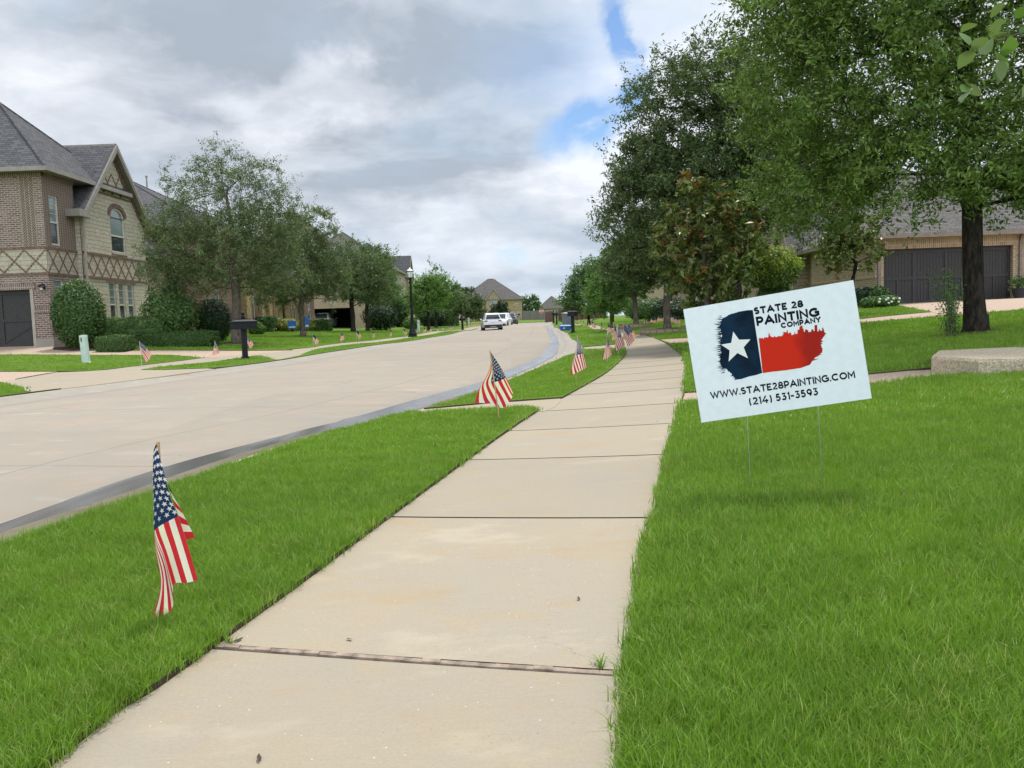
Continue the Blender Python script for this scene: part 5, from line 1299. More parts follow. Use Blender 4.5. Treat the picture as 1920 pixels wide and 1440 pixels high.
# golden stone piers on the red brick front
fE = Fr(-17.0, 47.6, 0, 1)
for a, wd in ((7.0, .9), (10.4, .7), (12.2, .7), (13.4, .9)): pm = MB(); fbox(pm, fE, a, a + wd, .3, 4.6, 0, .30, S_gold); fbox(pm, fE, a - .04, a + wd + .04, 4.6, 4.72, 0, .34, M_trimlt); o = pm.build('stone_pier', h2); o.matrix_parent_inverse = Matrix.Translation(-h2.location)
yg = 88.0; gx0 = (583 - 960) / F * yg; gx1 = (668 - 960) / F * yg
zo0 = AD(625, 616.5, yg).z; zo1 = AD(625, 578, yg).z
house('tan_house', 'tan brick house with an open dark double garage behind the left trees', -30, -15.2, yg, yg + 16, zo0, 6.9, R(38), B_tan, R_warm,
      {'S': [(gx0 + 30, gx1 + 30, zo0, zo1, 'o')], 'E': [(3, 4, 1.7, 3.3, 'w'), (3, 4, 4.6, 6.0, 'w'), (7, 8, 1.7, 3.3, 'w'), (7, 8, 4.6, 6.0, 'w'), (11, 12.4, .7, 3.2, 'd')]}, group='houses on the left', vents=False)
house('stone_house', 'cream stone two storey house just left of the lamp post', -30, -15.4, 112, 128, .9, 8.4, R(36), S_cream, R_green,
      {'E': [(1.5, 2.6, 1.8, 4.2, 'w'), (1.5, 2.6, 5.4, 7.4, 'w'), (5, 6.2, 1.8, 4.2, 'w'), (5, 6.2, 5.4, 7.4, 'w'), (10, 11.2, 5.4, 7.4, 'w'), (10, 11.6, .9, 3.6, 'd')], 'S': [(9, 10, 1.8, 3.6, 'w'), (12, 13, 5.2, 6.8, 'w')]}, group='houses on the left')
house('brick_house', 'brick house with a dark grey gable right behind the lamp post', -30, -17.5, 140, 156, .9, 9.0, R(42), B_tan, R_grey, {'E': [(3, 4, 2, 4, 'w'), (3, 4, 5.6, 7.2, 'w')], 'S': [(9, 10.2, 5.6, 7.2, 'w')]}, gables=[('E', 8, 14, 12.8, B_tan, [(10.2, 11.6, 5.6, 7.2)])], group='houses on the left')
house('far_house', 'long roofed house far behind the left maples', -42, -21, 185, 200, 1.2, 8.2, R(36), B_tan, R_green, {'S': [(4, 5.2, 5, 6.6, 'w'), (9, 10.2, 5, 6.6, 'w')]}, group='far houses')
# the far stone house that closes the street
D = 196.0; xa, xb = (868 - 960) / F * D, (984 - 960) / F * D
zE_ = AD(930, 561.5, D).z
house('stone_house', 'large tan stone house with a grey hipped roof closing the far end of the street', xa, xb, D, D + 13, 1.0, zE_, R(36), S_gold, R_warm,
      {'S': [(4.0, 5.0, zE_ - 2.1, zE_ - .9, 'w'), (4.2, 5.4, 1.0, 3.4, 'd'), (12.6, 13.3, zE_ - 1.6, zE_ - .8, 'w'), (13.0, 13.8, 1.9, 3.2, 'w'), (11.4, 12.1, 1.9, 3.2, 'w')]},
      gables=[('S', 6.0, 9.6, zE_ + 2.5, S_tan, [(7.2, 8.4, zE_ - 1.5, zE_ - .1)])], front={'S': S_gold, 'E': S_tan}, group='far houses')
D = 238.0; xa, xb = (1016 - 960) / F * D, (1066 - 960) / F * D; zE_ = AD(1040, 577.5, D).z
house('stone_house', 'smaller grey hip roofed house far right of the street end', xa, xb, D, D + 10, 1.0, zE_, R(40), S_tan, R_warm, {'S': [(2.0, 2.7, zE_ - 1.6, zE_ - .7, 'w'), (3.3, 4.0, zE_ - 1.6, zE_ - .7, 'w'), (4.7, 5.6, zE_ - 1.6, zE_ - .4, 'w'), (5.8, 6.8, zE_ - 1.6, zE_ - .4, 'w'), (2.0, 2.7, 1.6, 2.6, 'w')]}, group='far houses')

# ---- right house with the dark garage door
HR = thing('brick_house', 'tan brick house with a wide dark garage door on the right', 'house', (18, 40, 1.1)); yg = 33.0
xg0, xg1 = AD(1657, 520, yg).x, AD(1899, 520, yg).x; zb, zt_ = AD(1780, 566, yg).z, AD(1780, 463.5, yg).z; zs = AD(1780, 437, yg).z
x0 = xg0 - .30; fS = Fr(x0, yg, 1, 0); LS = 12.0
gdR = (xg0 - x0, xg1 - x0, zb - .03, zt_)
w = MB(); wallface(w, fS, 0, LS, .4, zs, [gdR], B_tan, reveal=.24); wallface(w, Fr(x0, yg + 7, 0, -1), 0, 7, .4, zs, [], B_tan); wallface(w, Fr(x0 + LS, yg, 0, 1), 0, 22, .4, zs, [], B_tan); w.build('wall', HR)
t = MB(); fbox(t, fS, .02, LS, zt_ + .002, zs - .05, 0, .03, B_tansold); fbox(t, fS, gdR[1] + .02, gdR[1] + .12, zb, zt_, 0, .025, M_trimlt) if False else None
fW = Fr(x0, yg + 7, 0, -1); fbox(t, fW, 0, 7, 2.15, 2.45, 0, .03, B_tansold); fbox(t, fS, 0, .28, 2.15, 2.45, 0, .034, B_tansold)
t.build('band', HR)
garage_door(HR, fS, *gdR, d=-.2, cols=4, style='plank', label='wide dark brown garage door with plank panels')
downspout(HR, fS, gdR[1] + .26, zb, zs - .35, M_fascia); downspout(HR, fS, .1, zb, zs - .35, M_fascia)
wall_lamp(HR, fS, .20, 2.9) if False else None
hip(HR, x0, x0 + LS, yg, yg + 17, zs, R(30), R_warm, oh=.45, fascia=M_fascia)
# street side of the same house, seen at a slant
fT = Fr(x0 + .35, 62, 0, -1); LT = 22.0
def aT(px): return 62 - (x0 + .35) * F / (px - 960)
zT = 4.1
wn = [(aT(1497), aT(1503), 1.9, 3.5), (aT(1509), aT(1516), 1.9, 3.5), (aT(1541), aT(1551), 1.7, 3.25), (aT(1577), aT(1588), 1.7, 3.25)]
w = MB(); wallface(w, fT, 0, LT, .3, zT, wn, S_tan, reveal=.18); wallface(w, Fr(x0 + .35, yg + 7, 1, 0), 0, 8, .3, zT, [], S_tan); w.build('stone_wall', HR)
for q in wn: window(HR, fT, *q, cols=2)
for q in wn[2:]:
    for a in (q[0] - .5, q[1] + .06): t = MB(); fbox(t, fT, a, a + .44, q[2] - .05, q[3] + .1, 0, .05, M_shutter); t.build('shutter', HR)
w = MB(); ga0, ga1 = aT(1490), aT(1522); fP = Fr(*(fT.o + fT.n * .8)[:2], fT.u.x, fT.u.y)
wallface(w, fP, ga0, ga1, .3, 3.9, [(ga0 + .6, ga1 - .6, .9, 3.3)], S_tan, gable=((ga0 + ga1) / 2, 5.6), reveal=.3)
for a in (ga0, ga1): w.poly([fP.p(a, .3), fP.p(a, 3.9), fP.p(a, 3.9, -.8), fP.p(a, .3, -.8)], S_tan)
w.build('porch_wall', HR); gableroof(HR, fP, ga0, ga1, 4, 3.9, 5.65, R_warm, oh=.25, face_oh=.25, trim=M_fascia)
w = MB(); wallface(w, Fr(x0 + .35, 46, 1, 0), 0, 9, zT, 6.9, [], S_tan); wallface(w, Fr(x0 + .9, 62, 0, -1), 0, 15, zT, 6.9, [(9, 10, 5, 6.3)], S_tan); w.build('upper_wall', HR)
hip(HR, x0 + .9, x0 + 10, 46, 62, 6.9, R(36), R_warm); settle(HR)
H5 = house('stone_house', 'tan stone house with a brown garage door behind the magnolia', 14.8, 30, 58.5, 78, 1.15, 4.4, R(36), S_gold, R_warm, {'W': [(15.5, 18.3, 1.2, 3.3, 'g'), (11.6, 12.5, 1.8, 3.4, 'w'), (7.6, 8.5, 1.8, 3.4, 'w'), (3, 4, 1.8, 3.4, 'w')]}, gables=[('W', 9.6, 14.2, 7.4, S_cream, [(11.4, 12.4, 4.8, 5.9)])], front={'W': B_tan, 'S': B_tan}, group='houses on the right')
house('brick_house', 'brick house far back behind the right hand maples', 14.6, 30, 92, 108, 1.2, 6.2, R(36), B_tan, R_warm, {'W': [(3, 4.2, 1.9, 3.6, 'w'), (7, 8.2, 1.9, 3.6, 'w'), (12, 13.4, 1.9, 3.6, 'w')], 'S': [(2, 3.2, 1.9, 3.6, 'w')]}, group='houses on the right')
print('houses', time.time() - T0)

# fences
def fence(label, A, B, h, mat, off=0.0, group='wooden fences'):
    A, B = Vector((*A, 0)), Vector((*B, 0)); L = (B - A).length; u = (B - A) / L; n = Vector((u.y, -u.x, 0)); za = G1(A.x, A.y) + off; zb_ = G1(B.x, B.y) + off
    root = thing('wooden_fence', label, 'fence', (A.x, A.y, za), group=group); rg = random.Random(len(label)); mb = MB(); k = int(L / .15)
    for i in range(k):
        a, b = L * i / k, L * (i + .93) / k; z = za + (zb_ - za) * i / k; hh = h + rg.uniform(-.015, .015); d = rg.uniform(0, .006)
        V = [A + u * a + n * d, A + u * b + n * d, A + u * b - n * (.02 - d), A + u * a - n * (.02 - d)]
        mb.add([Vector((v.x, v.y, z - .3)) for v in V] + [Vector((v.x, v.y, z + hh)) for v in V], [(0, 1, 5, 4), (1, 2, 6, 5), (2, 3, 7, 6), (3, 0, 4, 7), (4, 5, 6, 7)], mat)
    mb.build('boards', root); m = max(1, int(L / 2.4))
    for i in range(m + 1):
        p = A + u * L * i / m + n * .06; z = za + (zb_ - za) * i / m; pb = MB(); pb.box((p.x - .06, p.y - .06, z - .3), (p.x + .06, p.y + .06, z + h + .08), M_fgrey); pb.build('post', root)
    settle(root)
fence('red brown fence left of the street beyond the maples', (at(836, 120), 120), (at(864, 132), 132), 1.8, M_rust)
fence('red brown fence on the right behind the black mailbox', (at(1052, 128), 128), (at(1139, 104), 104), 1.9, M_rust)
fence('short red brown fence right of the stop sign', (at(1027, 160), 160), (at(1042, 150), 150), 1.9, M_rust)
fence('weathered grey fence behind the stop sign', (at(984, 192), 192), (at(1026, 184), 184), 2.0, M_fgrey)

# ================================================================== yard sign
SD = 4.45
def homog(src, dst):
    A = []
    for (x, y), (u, v) in zip(src, dst): A += [[x, y, 1, 0, 0, 0, -u * x, -u * y], [0, 0, 0, x, y, 1, -v * x, -v * y]]
    h = np.linalg.solve(np.array(A, float), np.array([c for p in dst for c in p], float)); return np.r_[h, 1].reshape(3, 3)
SW, SH = .914, .610
cor = [(1281, 580), (1600, 525), (1627, 750), (1311, 793)]
Hm = homog(cor, [(0, 0), (SW, 0), (SW, SH), (0, SH)])
def s2(px, py):
    q = Hm @ np.array([px, py, 1.0]); return float(q[0] / q[2]), float(-q[1] / q[2])      # sign coordinates in metres, y up
# the panel: left edge slightly further away than the right
TLp, TRp, BLp = AD(1281, 580, SD + .10), AD(1600, 525, SD - .08), AD(1311, 793, SD + .07)
sx = (TRp - TLp).normalized(); kx = (TRp - TLp).length / SW; sy = (TLp - BLp); sy = (sy - sx * sy.dot(sx)).normalized(); ky = (TLp - BLp).length / SH; sz = sx.cross(sy)
print('sign scale', kx, ky)
SIGN = thing('yard_sign', 'white corrugated yard sign with a painted Texas flag tilted on two wire legs', 'yard sign')
SM = Matrix((( sx.x, sy.x, sz.x, TLp.x), (sx.y, sy.y, sz.y, TLp.y), (sx.z, sy.z, sz.z, TLp.z), (0, 0, 0, 1)))
SIGN.matrix_world = SM
def build_flat(name, polys, m, z, parent=SIGN, label=None, th=.0004):
    mb = MB()
    for P in polys:
        n = len(P); area = sum(P[i][0] * P[(i + 1) % n][1] - P[(i + 1) % n][0] * P[i][1] for i in range(n))
        if area < 0: P = P[::-1]
        r = delaunay_2d_cdt([Vector(p) for p in P], [(i, (i + 1) % n) for i in range(n)], [], 1, 1e-6)
        V = [(v.x * kx, v.y * ky, z) for v in r[0]]; fs = []
        for f in r[2]:
            a, b, c = (r[0][f[i]] for i in range(3)); fs.append(list(f) if (b - a).cross(c - a) > 0 else list(f)[::-1])
        mb.add(V, fs, m)
    o = mb.build(name, parent)
    if label: o['label'] = label
    return o
mb = MB(); mb.box((0, -SH * ky, -.004), (SW * kx, 0, 0), M_signw); mb.build('panel', SIGN)
rg = random.Random(12)
def sp(L): return [s2(1240 + x / 4.36364, 500 + y / 4.36364) for x, y in L]
def brush(base, amp, side, n=3):
    """roughen an outline into bristle marks pointing along side"""
    out = []
    for (x0, y0), (x1, y1) in zip(base[:-1], base[1:]):
        L = math.hypot(x1 - x0, y1 - y0); k = max(1, int(L / 9))
        for i in range(k):
            t = i / k; a = amp * (rg.random() ** 1.5) * (1 if i % 2 else .1); out.append((x0 + (x1 - x0) * t + side[0] * a, y0 + (y1 - y0) * t + side[1] * a))
    out.append(base[-1]); return out
blue = [(742, 357), (700, 358), (640, 368)] + brush([(640, 368), (560, 392), (500, 425), (480, 470)], 26, (-1, .1)) + brush([(470, 490), (492, 560), (478, 640), (482, 700), (470, 800)], 34, (-1, .12)) + \
       brush([(478, 815), (530, 850), (565, 885), (600, 930)], 34, (-.8, .5)) + [(640, 925), (700, 905), (760, 893), (807, 877)]
M_navy = newmat('navy brush paint'); mm, g = M_navy; tco = g.n('ShaderNodeTexCoord').outputs['Object']
nz = g.noise(g.vm('MULTIPLY', tco, (3, 18, 1)), 4, 5); big = g.noise(tco, 6, 3)
finish(g, g.mix(g.sm(big, .35, .65), (.003, .008, .018), (.005, .024, .052)), .6, None, spec=.08); M_navy = mm
M_navy2, g = newmat('thin navy paint'); finish(g, (.055, .10, .14), .6, spec=.08)
redm, g = newmat('red brush paint'); tco = g.n('ShaderNodeTexCoord').outputs['Object']; s_ = g.n('ShaderNodeSeparateXYZ', Vector=tco)
finish(g, g.mix(g.sm(g.math('ADD', s_.outputs[0], g.math('MULTIPLY', g.noise(tco, 9, 3), .12)), .58, .66), (.55, .024, .009), (.33, .016, .009)), .6, None, spec=.08)
build_flat('logo_blue', [sp(blue)], M_navy, .0006)
# loose dry-brush strokes left of the blue field
st = []
for i in range(120):
    t = rg.random(); x = 505 + rg.uniform(-30, 10) - 10 * math.sin(t * 3); y = 400 + t * 470; L = rg.uniform(14, 62); w = rg.uniform(1.2, 4.5); dy = (t - .5) * 26 + rg.uniform(-3, 3) + 4
    st.append(sp([(x, y - w), (x, y + w), (x - L, y + dy * L / 44)]))
build_flat('logo_bristles', st, M_navy2, .0004)
star = [(580, 535), (625, 602), (718, 600), (662, 665), (694, 755), (610, 712), (538, 782), (548, 690), (480, 642), (562, 628)]
build_flat('logo_star', [sp(star)], flat('star white', (.72, .73, .70), .5, .02), .0010)
sky_ = [(787, 612)]; x = 787.0
tow = {860: 30, 868: 44, 876: 22, 985: 40, 1000: 34, 1015: 50, 1030: 22, 1040: 26, 1075: 24, 1108: 40, 1120: 66, 1132: 70, 1142: 44, 1170: 34, 1180: 26, 1215: 28, 1246: 60, 1252: 60, 1275: 24, 1300: 30}
while x < 1312:
    wd = rg.uniform(7, 13); near = [h for k, h in tow.items() if abs(k - x) < 7]; h = max(near) if near else rg.uniform(3, 16)
    if near: wd = 7
    b = 606 - (x - 787) * .135
    sky_ += [(x, b - h), (x + wd, b - h - wd * .13)]; x += wd + (.5 if rg.random() < .6 else 3)
red = sky_ + brush([(1322, 548), (1318, 575), (1290, 610), (1284, 650), (1300, 700)], 30, (1, -.1)) + brush([(1290, 715), (1240, 750), (1205, 790), (1195, 812)], 60, (1, -.22)) + [(1120, 838), (1000, 856), (900, 866), (811, 878), (800, 750)]
build_flat('logo_red', [sp(red)], redm, .0007)
def arc(cx, cy, rx, ry, a0, a1, n=12): return [(cx + rx * math.cos(R(a0 + (a1 - a0) * k / n)), cy + ry * math.sin(R(a0 + (a1 - a0) * k / n))) for k in range(n + 1)]
GLY = {'A': (.98, [[(0, 0), (.5, 1), (1, 0)], [(.2, .28), (.8, .28)]]), 'C': (.98, [arc(.56, .5, .56, .5, 48, 312, 16)]), 'E': (.60, [[(1, 1), (0, 1), (0, 0), (1, 0)], [(0, .5), (.9, .5)]]),
 'G': (1.02, [arc(.53, .5, .53, .5, 46, 300, 16) + [(1, .16), (1, .5), (.58, .5)]]), 'I': (.0, [[(.5, 0), (.5, 1)]]), 'M': (.98, [[(0, 0), (0, 1), (.5, .30), (1, 1), (1, 0)]]), 'N': (.80, [[(0, 0), (0, 1), (1, 0), (1, 1)]]),
 'O': (1.05, [arc(.5, .5, .5, .5, 0, 360, 24)]), 'P': (.66, [[(0, 0), (0, 1), (.55, 1)] + arc(.55, .68, .45, .32, 90, -90, 10)[1:] + [(0, .36)]]), 'S': (.64, [arc(.5, .74, .46, .26, 35, 180, 8) + [(.06, .62)] + arc(.5, .26, .48, .26, 88, -150, 12)]),
 'T': (.78, [[(0, 1), (1, 1)], [(.5, 1), (.5, 0)]]), 'W': (1.35, [[(0, 1), (.26, 0), (.5, .92), (.74, 0), (1, 1)]]), 'Y': (.86, [[(0, 1), (.5, .48), (1, 1)], [(.5, .5), (.5, 0)]]),
 '1': (.22, [[(0, .86), (.9, 1), (.9, 0)]]), '2': (.66, [arc(.48, .70, .44, .30, 160, -30, 12) + [(0, 0), (1, 0)]]), '3': (.62, [[(.05, 1), (.9, 1), (.42, .58)] + arc(.46, .30, .50, .30, 90, -150, 12)]), '4': (.80, [[(.62, 1), (0, .26), (1, .26)], [(.74, .55), (.74, 0)]]),
 '5': (.62, [[(.9, 1), (.2, 1), (.12, .57), (.45, .60)] + arc(.45, .30, .50, .30, 88, -150, 12)]), '8': (.70, [arc(.5, .74, .40, .26, -90, 270, 16), arc(.5, .25, .5, .25, 90, 450, 18)]), '9': (.68, [arc(.5, .67, .46, .33, -60, 300, 18), [(.96, .67)] + arc(.44, .55, .52, .55, 0, -75, 8)]),
 '(': (.26, [arc(1.0, .44, 1.0, .70, 118, 242, 10)]), ')': (.26, [arc(0, .44, 1.0, .70, 62, -62, 10)]), '-': (.34, [[(0, .40), (1, .40)]]), '.': (.02, [[(.5, .0), (.5, .0001)]]), ' ': (.18, [])}
def ribbon(mb, P, t, z, fn, closed=False):
    P = [Vector(p) for p in P]; n = len(P); Lf, Rt = [], []
    for i, p in enumerate(P):
        if closed: a, b = P[i - 1 if i else n - 2], P[(i + 1) if i < n - 1 else 1]
        else: a, b = P[max(i - 1, 0)], P[min(i + 1, n - 1)]
        d0 = (p - a); d1 = (b - p)
        if d0.length < 1e-6: d0 = d1
        if d1.length < 1e-6: d1 = d0
        d0.normalize(); d1.normalize(); m = (d0 + d1); m = m.normalized() if m.length > 1e-3 else d0; nn = Vector((-m.y, m.x)); k = min(1.7, 1 / max(.3, nn.dot(Vector((-d0.y, d0.x)))))
        Lf.append(p + nn * t * k); Rt.append(p - nn * t * k)
    mb.add([fn(q.x, q.y, z) for q in Lf] + [fn(q.x, q.y, z) for q in Rt], [(n + i, n + i + 1, i + 1, i) for i in range(n - 1)], M_ink)
def text(body, bl, br, cap, name, wt=.10, z=.0009):
    """geometric capitals fitted between two photograph points (left and right end of the baseline)"""
    A, B = sp([bl])[0], sp([br])[0]; A = Vector((A[0] * kx, A[1] * ky)); B = Vector((B[0] * kx, B[1] * ky)); d = (B - A); L = d.length; d = d / L; n = Vector((-d.y, d.x))
    hc = cap / 4.36364 * (SH * ky) / 222.0; t = wt; sp_ = .11; tot = sum(GLY[c][0] + 2 * t + sp_ for c in body) - sp_; sx_ = L / tot; mb = MB(); x = 0
    for q, c in enumerate(body):
        w_, P = GLY[c]
        for j, pl in enumerate(P):
            if c == '.': pl = [(.5, -t), (.5, t)]
            Q = [(x + t + px_ * w_, py_ * (1 - 2 * t) + t) for px_, py_ in pl]; cl = len(pl) > 12 and math.hypot(pl[0][0] - pl[-1][0], pl[0][1] - pl[-1][1]) < 1e-3
            if c in 'ATEPIMNY14' and j == 0 or c in 'T':
                pass
            # butt ends run out to the cap line and the baseline
            if not cl and len(Q) >= 2:
                for e, f_ in ((0, 1), (-1, -2)):
                    v = Vector(Q[e]) - Vector(Q[f_]); v.normalize(); y_ = pl[e][1]
                    if y_ in (0, 1) and abs(v.y) > .4: Q[e] = tuple(Vector(Q[e]) + v * t)
                    elif pl[e][0] in (0, 1) and abs(v.y) < .3: Q[e] = tuple(Vector(Q[e]) + v * t * .8)
            ribbon(mb, Q, t, z + .00006 * j + .00001 * (q % 2), lambda a_, b_, z_: (A.x + d.x * a_ * sx_ + n.x * b_ * hc, A.y + d.y * a_ * sx_ + n.y * b_ * hc, z_), cl)
        x += w_ + 2 * t + sp_
    o = mb.build(name, SIGN, uv=False); return o
text('STATE 28', (755, 396), (1157, 334), 60, 'lettering', .140)
text('PAINTING', (773, 490), (1287, 411), 76, 'lettering', .140)
text('COMPANY', (970, 511), (1297, 459), 46, 'lettering', .150)
text('WWW.STATE28PAINTING.COM', (390, 1088), (1562, 922), 60, 'lettering', .118)
text('(214) 531-3593', (700, 1143), (1258, 1062), 64, 'lettering', .115)
iv = SM.inverted()
for (tx, ty, gx_, gy_) in ((1395, 782, 1409, 932), (1527, 763, 1543, 915)):
    a, b = s2(tx, ty); top = SM @ Vector((a * kx, b * ky + .30, -.0065)); top2 = SM @ Vector((a * kx, b * ky - .01, -.0065))
    gp = GP(gx_, gy_); g3 = Vector((gp[0], gp[1], G1(*gp) - .02)); gd_ = AD(gx_, gy_, SD + .03); lowp = Vector((gd_.x, gd_.y, min(gd_.z, G1(gd_.x, gd_.y)) - .05))
    mb = MB(); mb.tube([iv @ top, iv @ top2, iv @ lowp], .0016, M_wire, 6); mb.build('leg', SIGN, smooth=True)
a, b = s2(1395, 782); c, d_ = s2(1527, 763); mb = MB(); mb.tube([(a * kx, b * ky + .10, -.0065), (c * kx, d_ * ky + .10, -.0065)], .002, M_wire, 5); mb.build('crossbar', SIGN)

# ================================================================== stick flags
def cubic(P, t):
    n = len(P) - 1; x = t * n; i = min(int(x), n - 1); f = x - i
    p0, p1, p2, p3 = P[max(i - 1, 0)], P[i], P[i + 1], P[min(i + 2, n)]
    return .5 * ((2 * p1) + (-p0 + p2) * f + (2 * p0 - 5 * p1 + 4 * p2 - p3) * f * f + (-p0 + 3 * p1 - 3 * p2 + p3) * f ** 3)
def flag_mesh(name, grid, us, vs, res=26, stars=True, extra=None):
    """grid[v][u] control points (local, metres); stripes run along u, canton is u<.4, v<7/13"""
    Gd = [[np.array(p, float) for p in r] for r in grid]
    def S(u, v):
        tu = np.interp(u, us, np.linspace(0, 1, len(us))); tv = np.interp(v, vs, np.linspace(0, 1, len(vs)))
        return cubic([cubic(r, tu) for r in Gd], tv)
    mb = MB(); nu, nv = res, 26; V = [tuple(S(i / nu, j / nv)) for j in range(nv + 1) for i in range(nu + 1)]
    for j in range(nv):
        st_ = int(j / 2) % 2
        cols = {C_blue: [], C_white: [], C_red: []}
        for i in range(nu):
            q = j * (nu + 1) + i; m = C_blue if ((i + .5) / nu < .4 and j < 14) else (C_white if st_ else C_red); cols[m].append((q, q + 1, q + nu + 2, q + nu + 1))
        for m, fs in cols.items():
            k = mb.mi(m)
            for f in fs: mb.f.append(list(f)); mb.m.append(k)
    mb.v = V
    if stars:
        for r in range(9):
            n = 6 if r % 2 == 0 else 5
            for c in range(n):
                u = .4 * ((c + .5) / 6 if n == 6 else (c + 1) / 6); v = 7 / 13 * (r + .75) / 9.5; ru, rv = .4 / 6 * .42 * .8, 7 / 13 / 9.5 * .55
                P0 = S(u, v); du = (S(u + .01, v) - P0) / .01; dv = (S(u, v + .01) - P0) / .01; nn = np.cross(du, dv); nn /= np.linalg.norm(nn) + 1e-9
                rad = .0105; lu, lv = np.linalg.norm(du), np.linalg.norm(dv)
                for s in (-1, 1):
                    ring = []
                    for k in range(10):
                        a = math.pi / 2 + k * math.pi / 5; rr = rad if k % 2 == 0 else rad * .42
                        ring.append(tuple(P0 + du / max(lu, .12) * rr * math.cos(a) + dv / max(lv, .12) * rr * math.sin(a) + nn * s * .0012))
                    o = len(mb.v); mb.v.append(tuple(P0 + nn * s * .0012)); mb.v += ring; k_ = mb.mi(C_white)
                    for k in range(10): mb.f.append([o, o + 1 + k, o + 1 + (k + 1) % 10]); mb.m.append(k_)
    if extra: extra(mb)
    return mb
# near flag: control points read off the photograph, laid at the stick's real distance
fb_ = GP(313, 1172); FD = float(fb_[1]) ; zb0 = G1(*fb_)
FLAG0 = thing('stick_flag', 'nearest American stick flag hanging in folds on the grass strip at lower left', 'flag', (fb_[0], fb_[1], zb0), group='American stick flags planted along the street')
def fp(px, py, d=0.0): q = AD(px, py, FD + d); return (q.x - fb_[0], q.y - fb_[1], q.z - zb0)
gridN = [[fp(293, 832, .0), fp(307, 885, -.03), fp(321, 938, -.045), fp(334, 968, -.045), fp(351, 1020, -.05), fp(371, 1088, -.05)],
         [fp(291, 836, .0), fp(297, 885, -.045), fp(305, 935, -.06), fp(314, 978, -.065), fp(330, 1030, -.05), fp(349, 1093, -.045)],
         [fp(288, 845, -.01), fp(287, 890, -.03), fp(289, 940, -.045), fp(292, 992, -.045), fp(309, 1040, -.035), fp(325, 1097, -.02)],
         [fp(289, 850, .0), fp(289, 900, -.01), fp(291, 950, -.02), fp(290, 1005, -.03), fp(310, 1065, -.055), fp(322, 1142, -.03)],
         [fp(292, 860, .02), fp(296, 915, .03), fp(296, 960, .03), fp(291, 1020, -.01), fp(301, 1100, -.03), fp(281, 1166, -.01)]]
def rear(mb):   # the turned-back corner seen behind the right edge
    A0, A1, B1, B0 = (fp(*p) for p in ((314, 905, .02), (326, 930, .02), (366, 1008, .03), (349, 1012, .02))); A0, A1, B1, B0 = map(Vector, (A0, A1, B1, B0)); n = 7
    for k in range(n):
        t0, t1 = k / n, (k + 1) / n; q = [A0.lerp(B0, t0), A1.lerp(B1, t0), A1.lerp(B1, t1), A0.lerp(B0, t1)]; mb.poly(q, C_blue if k == 0 else (C_white if k % 2 else C_red))
mbF = flag_mesh('cloth', gridN, (0, .13, .27, .4, .7, 1), (0, .17, .36, .62, 1), extra=rear, res=30); cl_ = mbF.build('cloth', FLAG0, uv=False)
mb = MB(); tp_ = Vector(fp(296.5, 828, .012)); mb.tube([(0, 0, -.12), (0, 0, 0), tp_], .0058, M_stick, 8); mb.build('stick', FLAG0, uv=False)

# other shapes: local x right, z up, stick rises to .66
def gen(variant):
    T = (.0, 0, .655)
    if variant == 0:    # spread to both sides, stick in front
        return [[(0, .0, .655), (.075, .01, .50), (.11, .0, .40), (.145, .01, .30), (.155, .03, .26)],
                [(0, .012, .64), (.05, .03, .49), (.075, .03, .38), (.115, .04, .26), (.14, .05, .20)],
                [(0, .012, .60), (.0, .03, .47), (-.03, .045, .36), (.02, .06, .22), (.05, .05, .12)],
                [(0, .012, .58), (-.035, .03, .46), (-.10, .05, .36), (-.09, .07, .24), (-.06, .06, .17)],
                [(0, .01, .56), (-.045, .02, .46), (-.14, .04, .33), (-.18, .06, .26), (-.205, .06, .20)]]
    if variant == 1:    # fanned to the right, stripes on a slant
        return [[(0, 0, .655), (.05, .01, .52), (.085, .02, .42), (.12, .03, .32), (.15, .04, .22)],
                [(0, .0, .62), (.03, -.01, .50), (.06, -.02, .40), (.09, -.02, .28), (.11, -.01, .19)],
                [(0, .0, .58), (.0, -.02, .48), (-.01, -.03, .38), (.03, -.04, .26), (.06, -.03, .165)],
                [(0, .0, .52), (-.02, -.02, .42), (-.04, -.03, .32), (-.02, -.04, .22), (.01, -.03, .14)],
                [(0, .0, .47), (-.03, -.01, .38), (-.06, -.02, .27), (-.075, -.03, .18), (-.07, -.03, .10)]]
    if variant == 2:    # hanging narrow, stripes nearly upright
        return [[(0, 0, .655), (.03, .01, .52), (.055, .01, .40), (.08, .02, .28), (.10, .02, .18)],
                [(0, 0, .63), (.01, -.02, .50), (.03, -.02, .38), (.045, -.03, .25), (.055, -.02, .15)],
                [(0, 0, .60), (-.01, -.03, .46), (-.005, -.04, .34), (.0, -.05, .22), (.005, -.04, .11)],
                [(0, 0, .56), (-.02, -.02, .42), (-.035, -.03, .30), (-.045, -.04, .19), (-.05, -.03, .09)],
                [(0, 0, .50), (-.03, 0, .38), (-.06, -.01, .27), (-.085, -.02, .17), (-.105, -.02, .08)]]
    # variant 3: blown open to the right
    return [[(0, 0, .655), (.10, .02, .56), (.17, .0, .47), (.23, .03, .37), (.28, .02, .28)],
            [(0, 0, .58), (.09, -.02, .49), (.15, -.03, .41), (.205, -.01, .31), (.25, -.02, .22)],
            [(0, 0, .51), (.07, .03, .43), (.12, .02, .35), (.17, .03, .26), (.21, .02, .17)],
            [(0, 0, .44), (.05, -.02, .37), (.09, -.02, .29), (.13, -.01, .21), (.165, -.02, .13)],
            [(0, 0, .37), (.04, .01, .30), (.06, .01, .24), (.09, .02, .16), (.115, .01, .09)]]
US, VS = (0, .22, .4, .72, 1), (0, .27, .54, .77, 1)
CL = {}
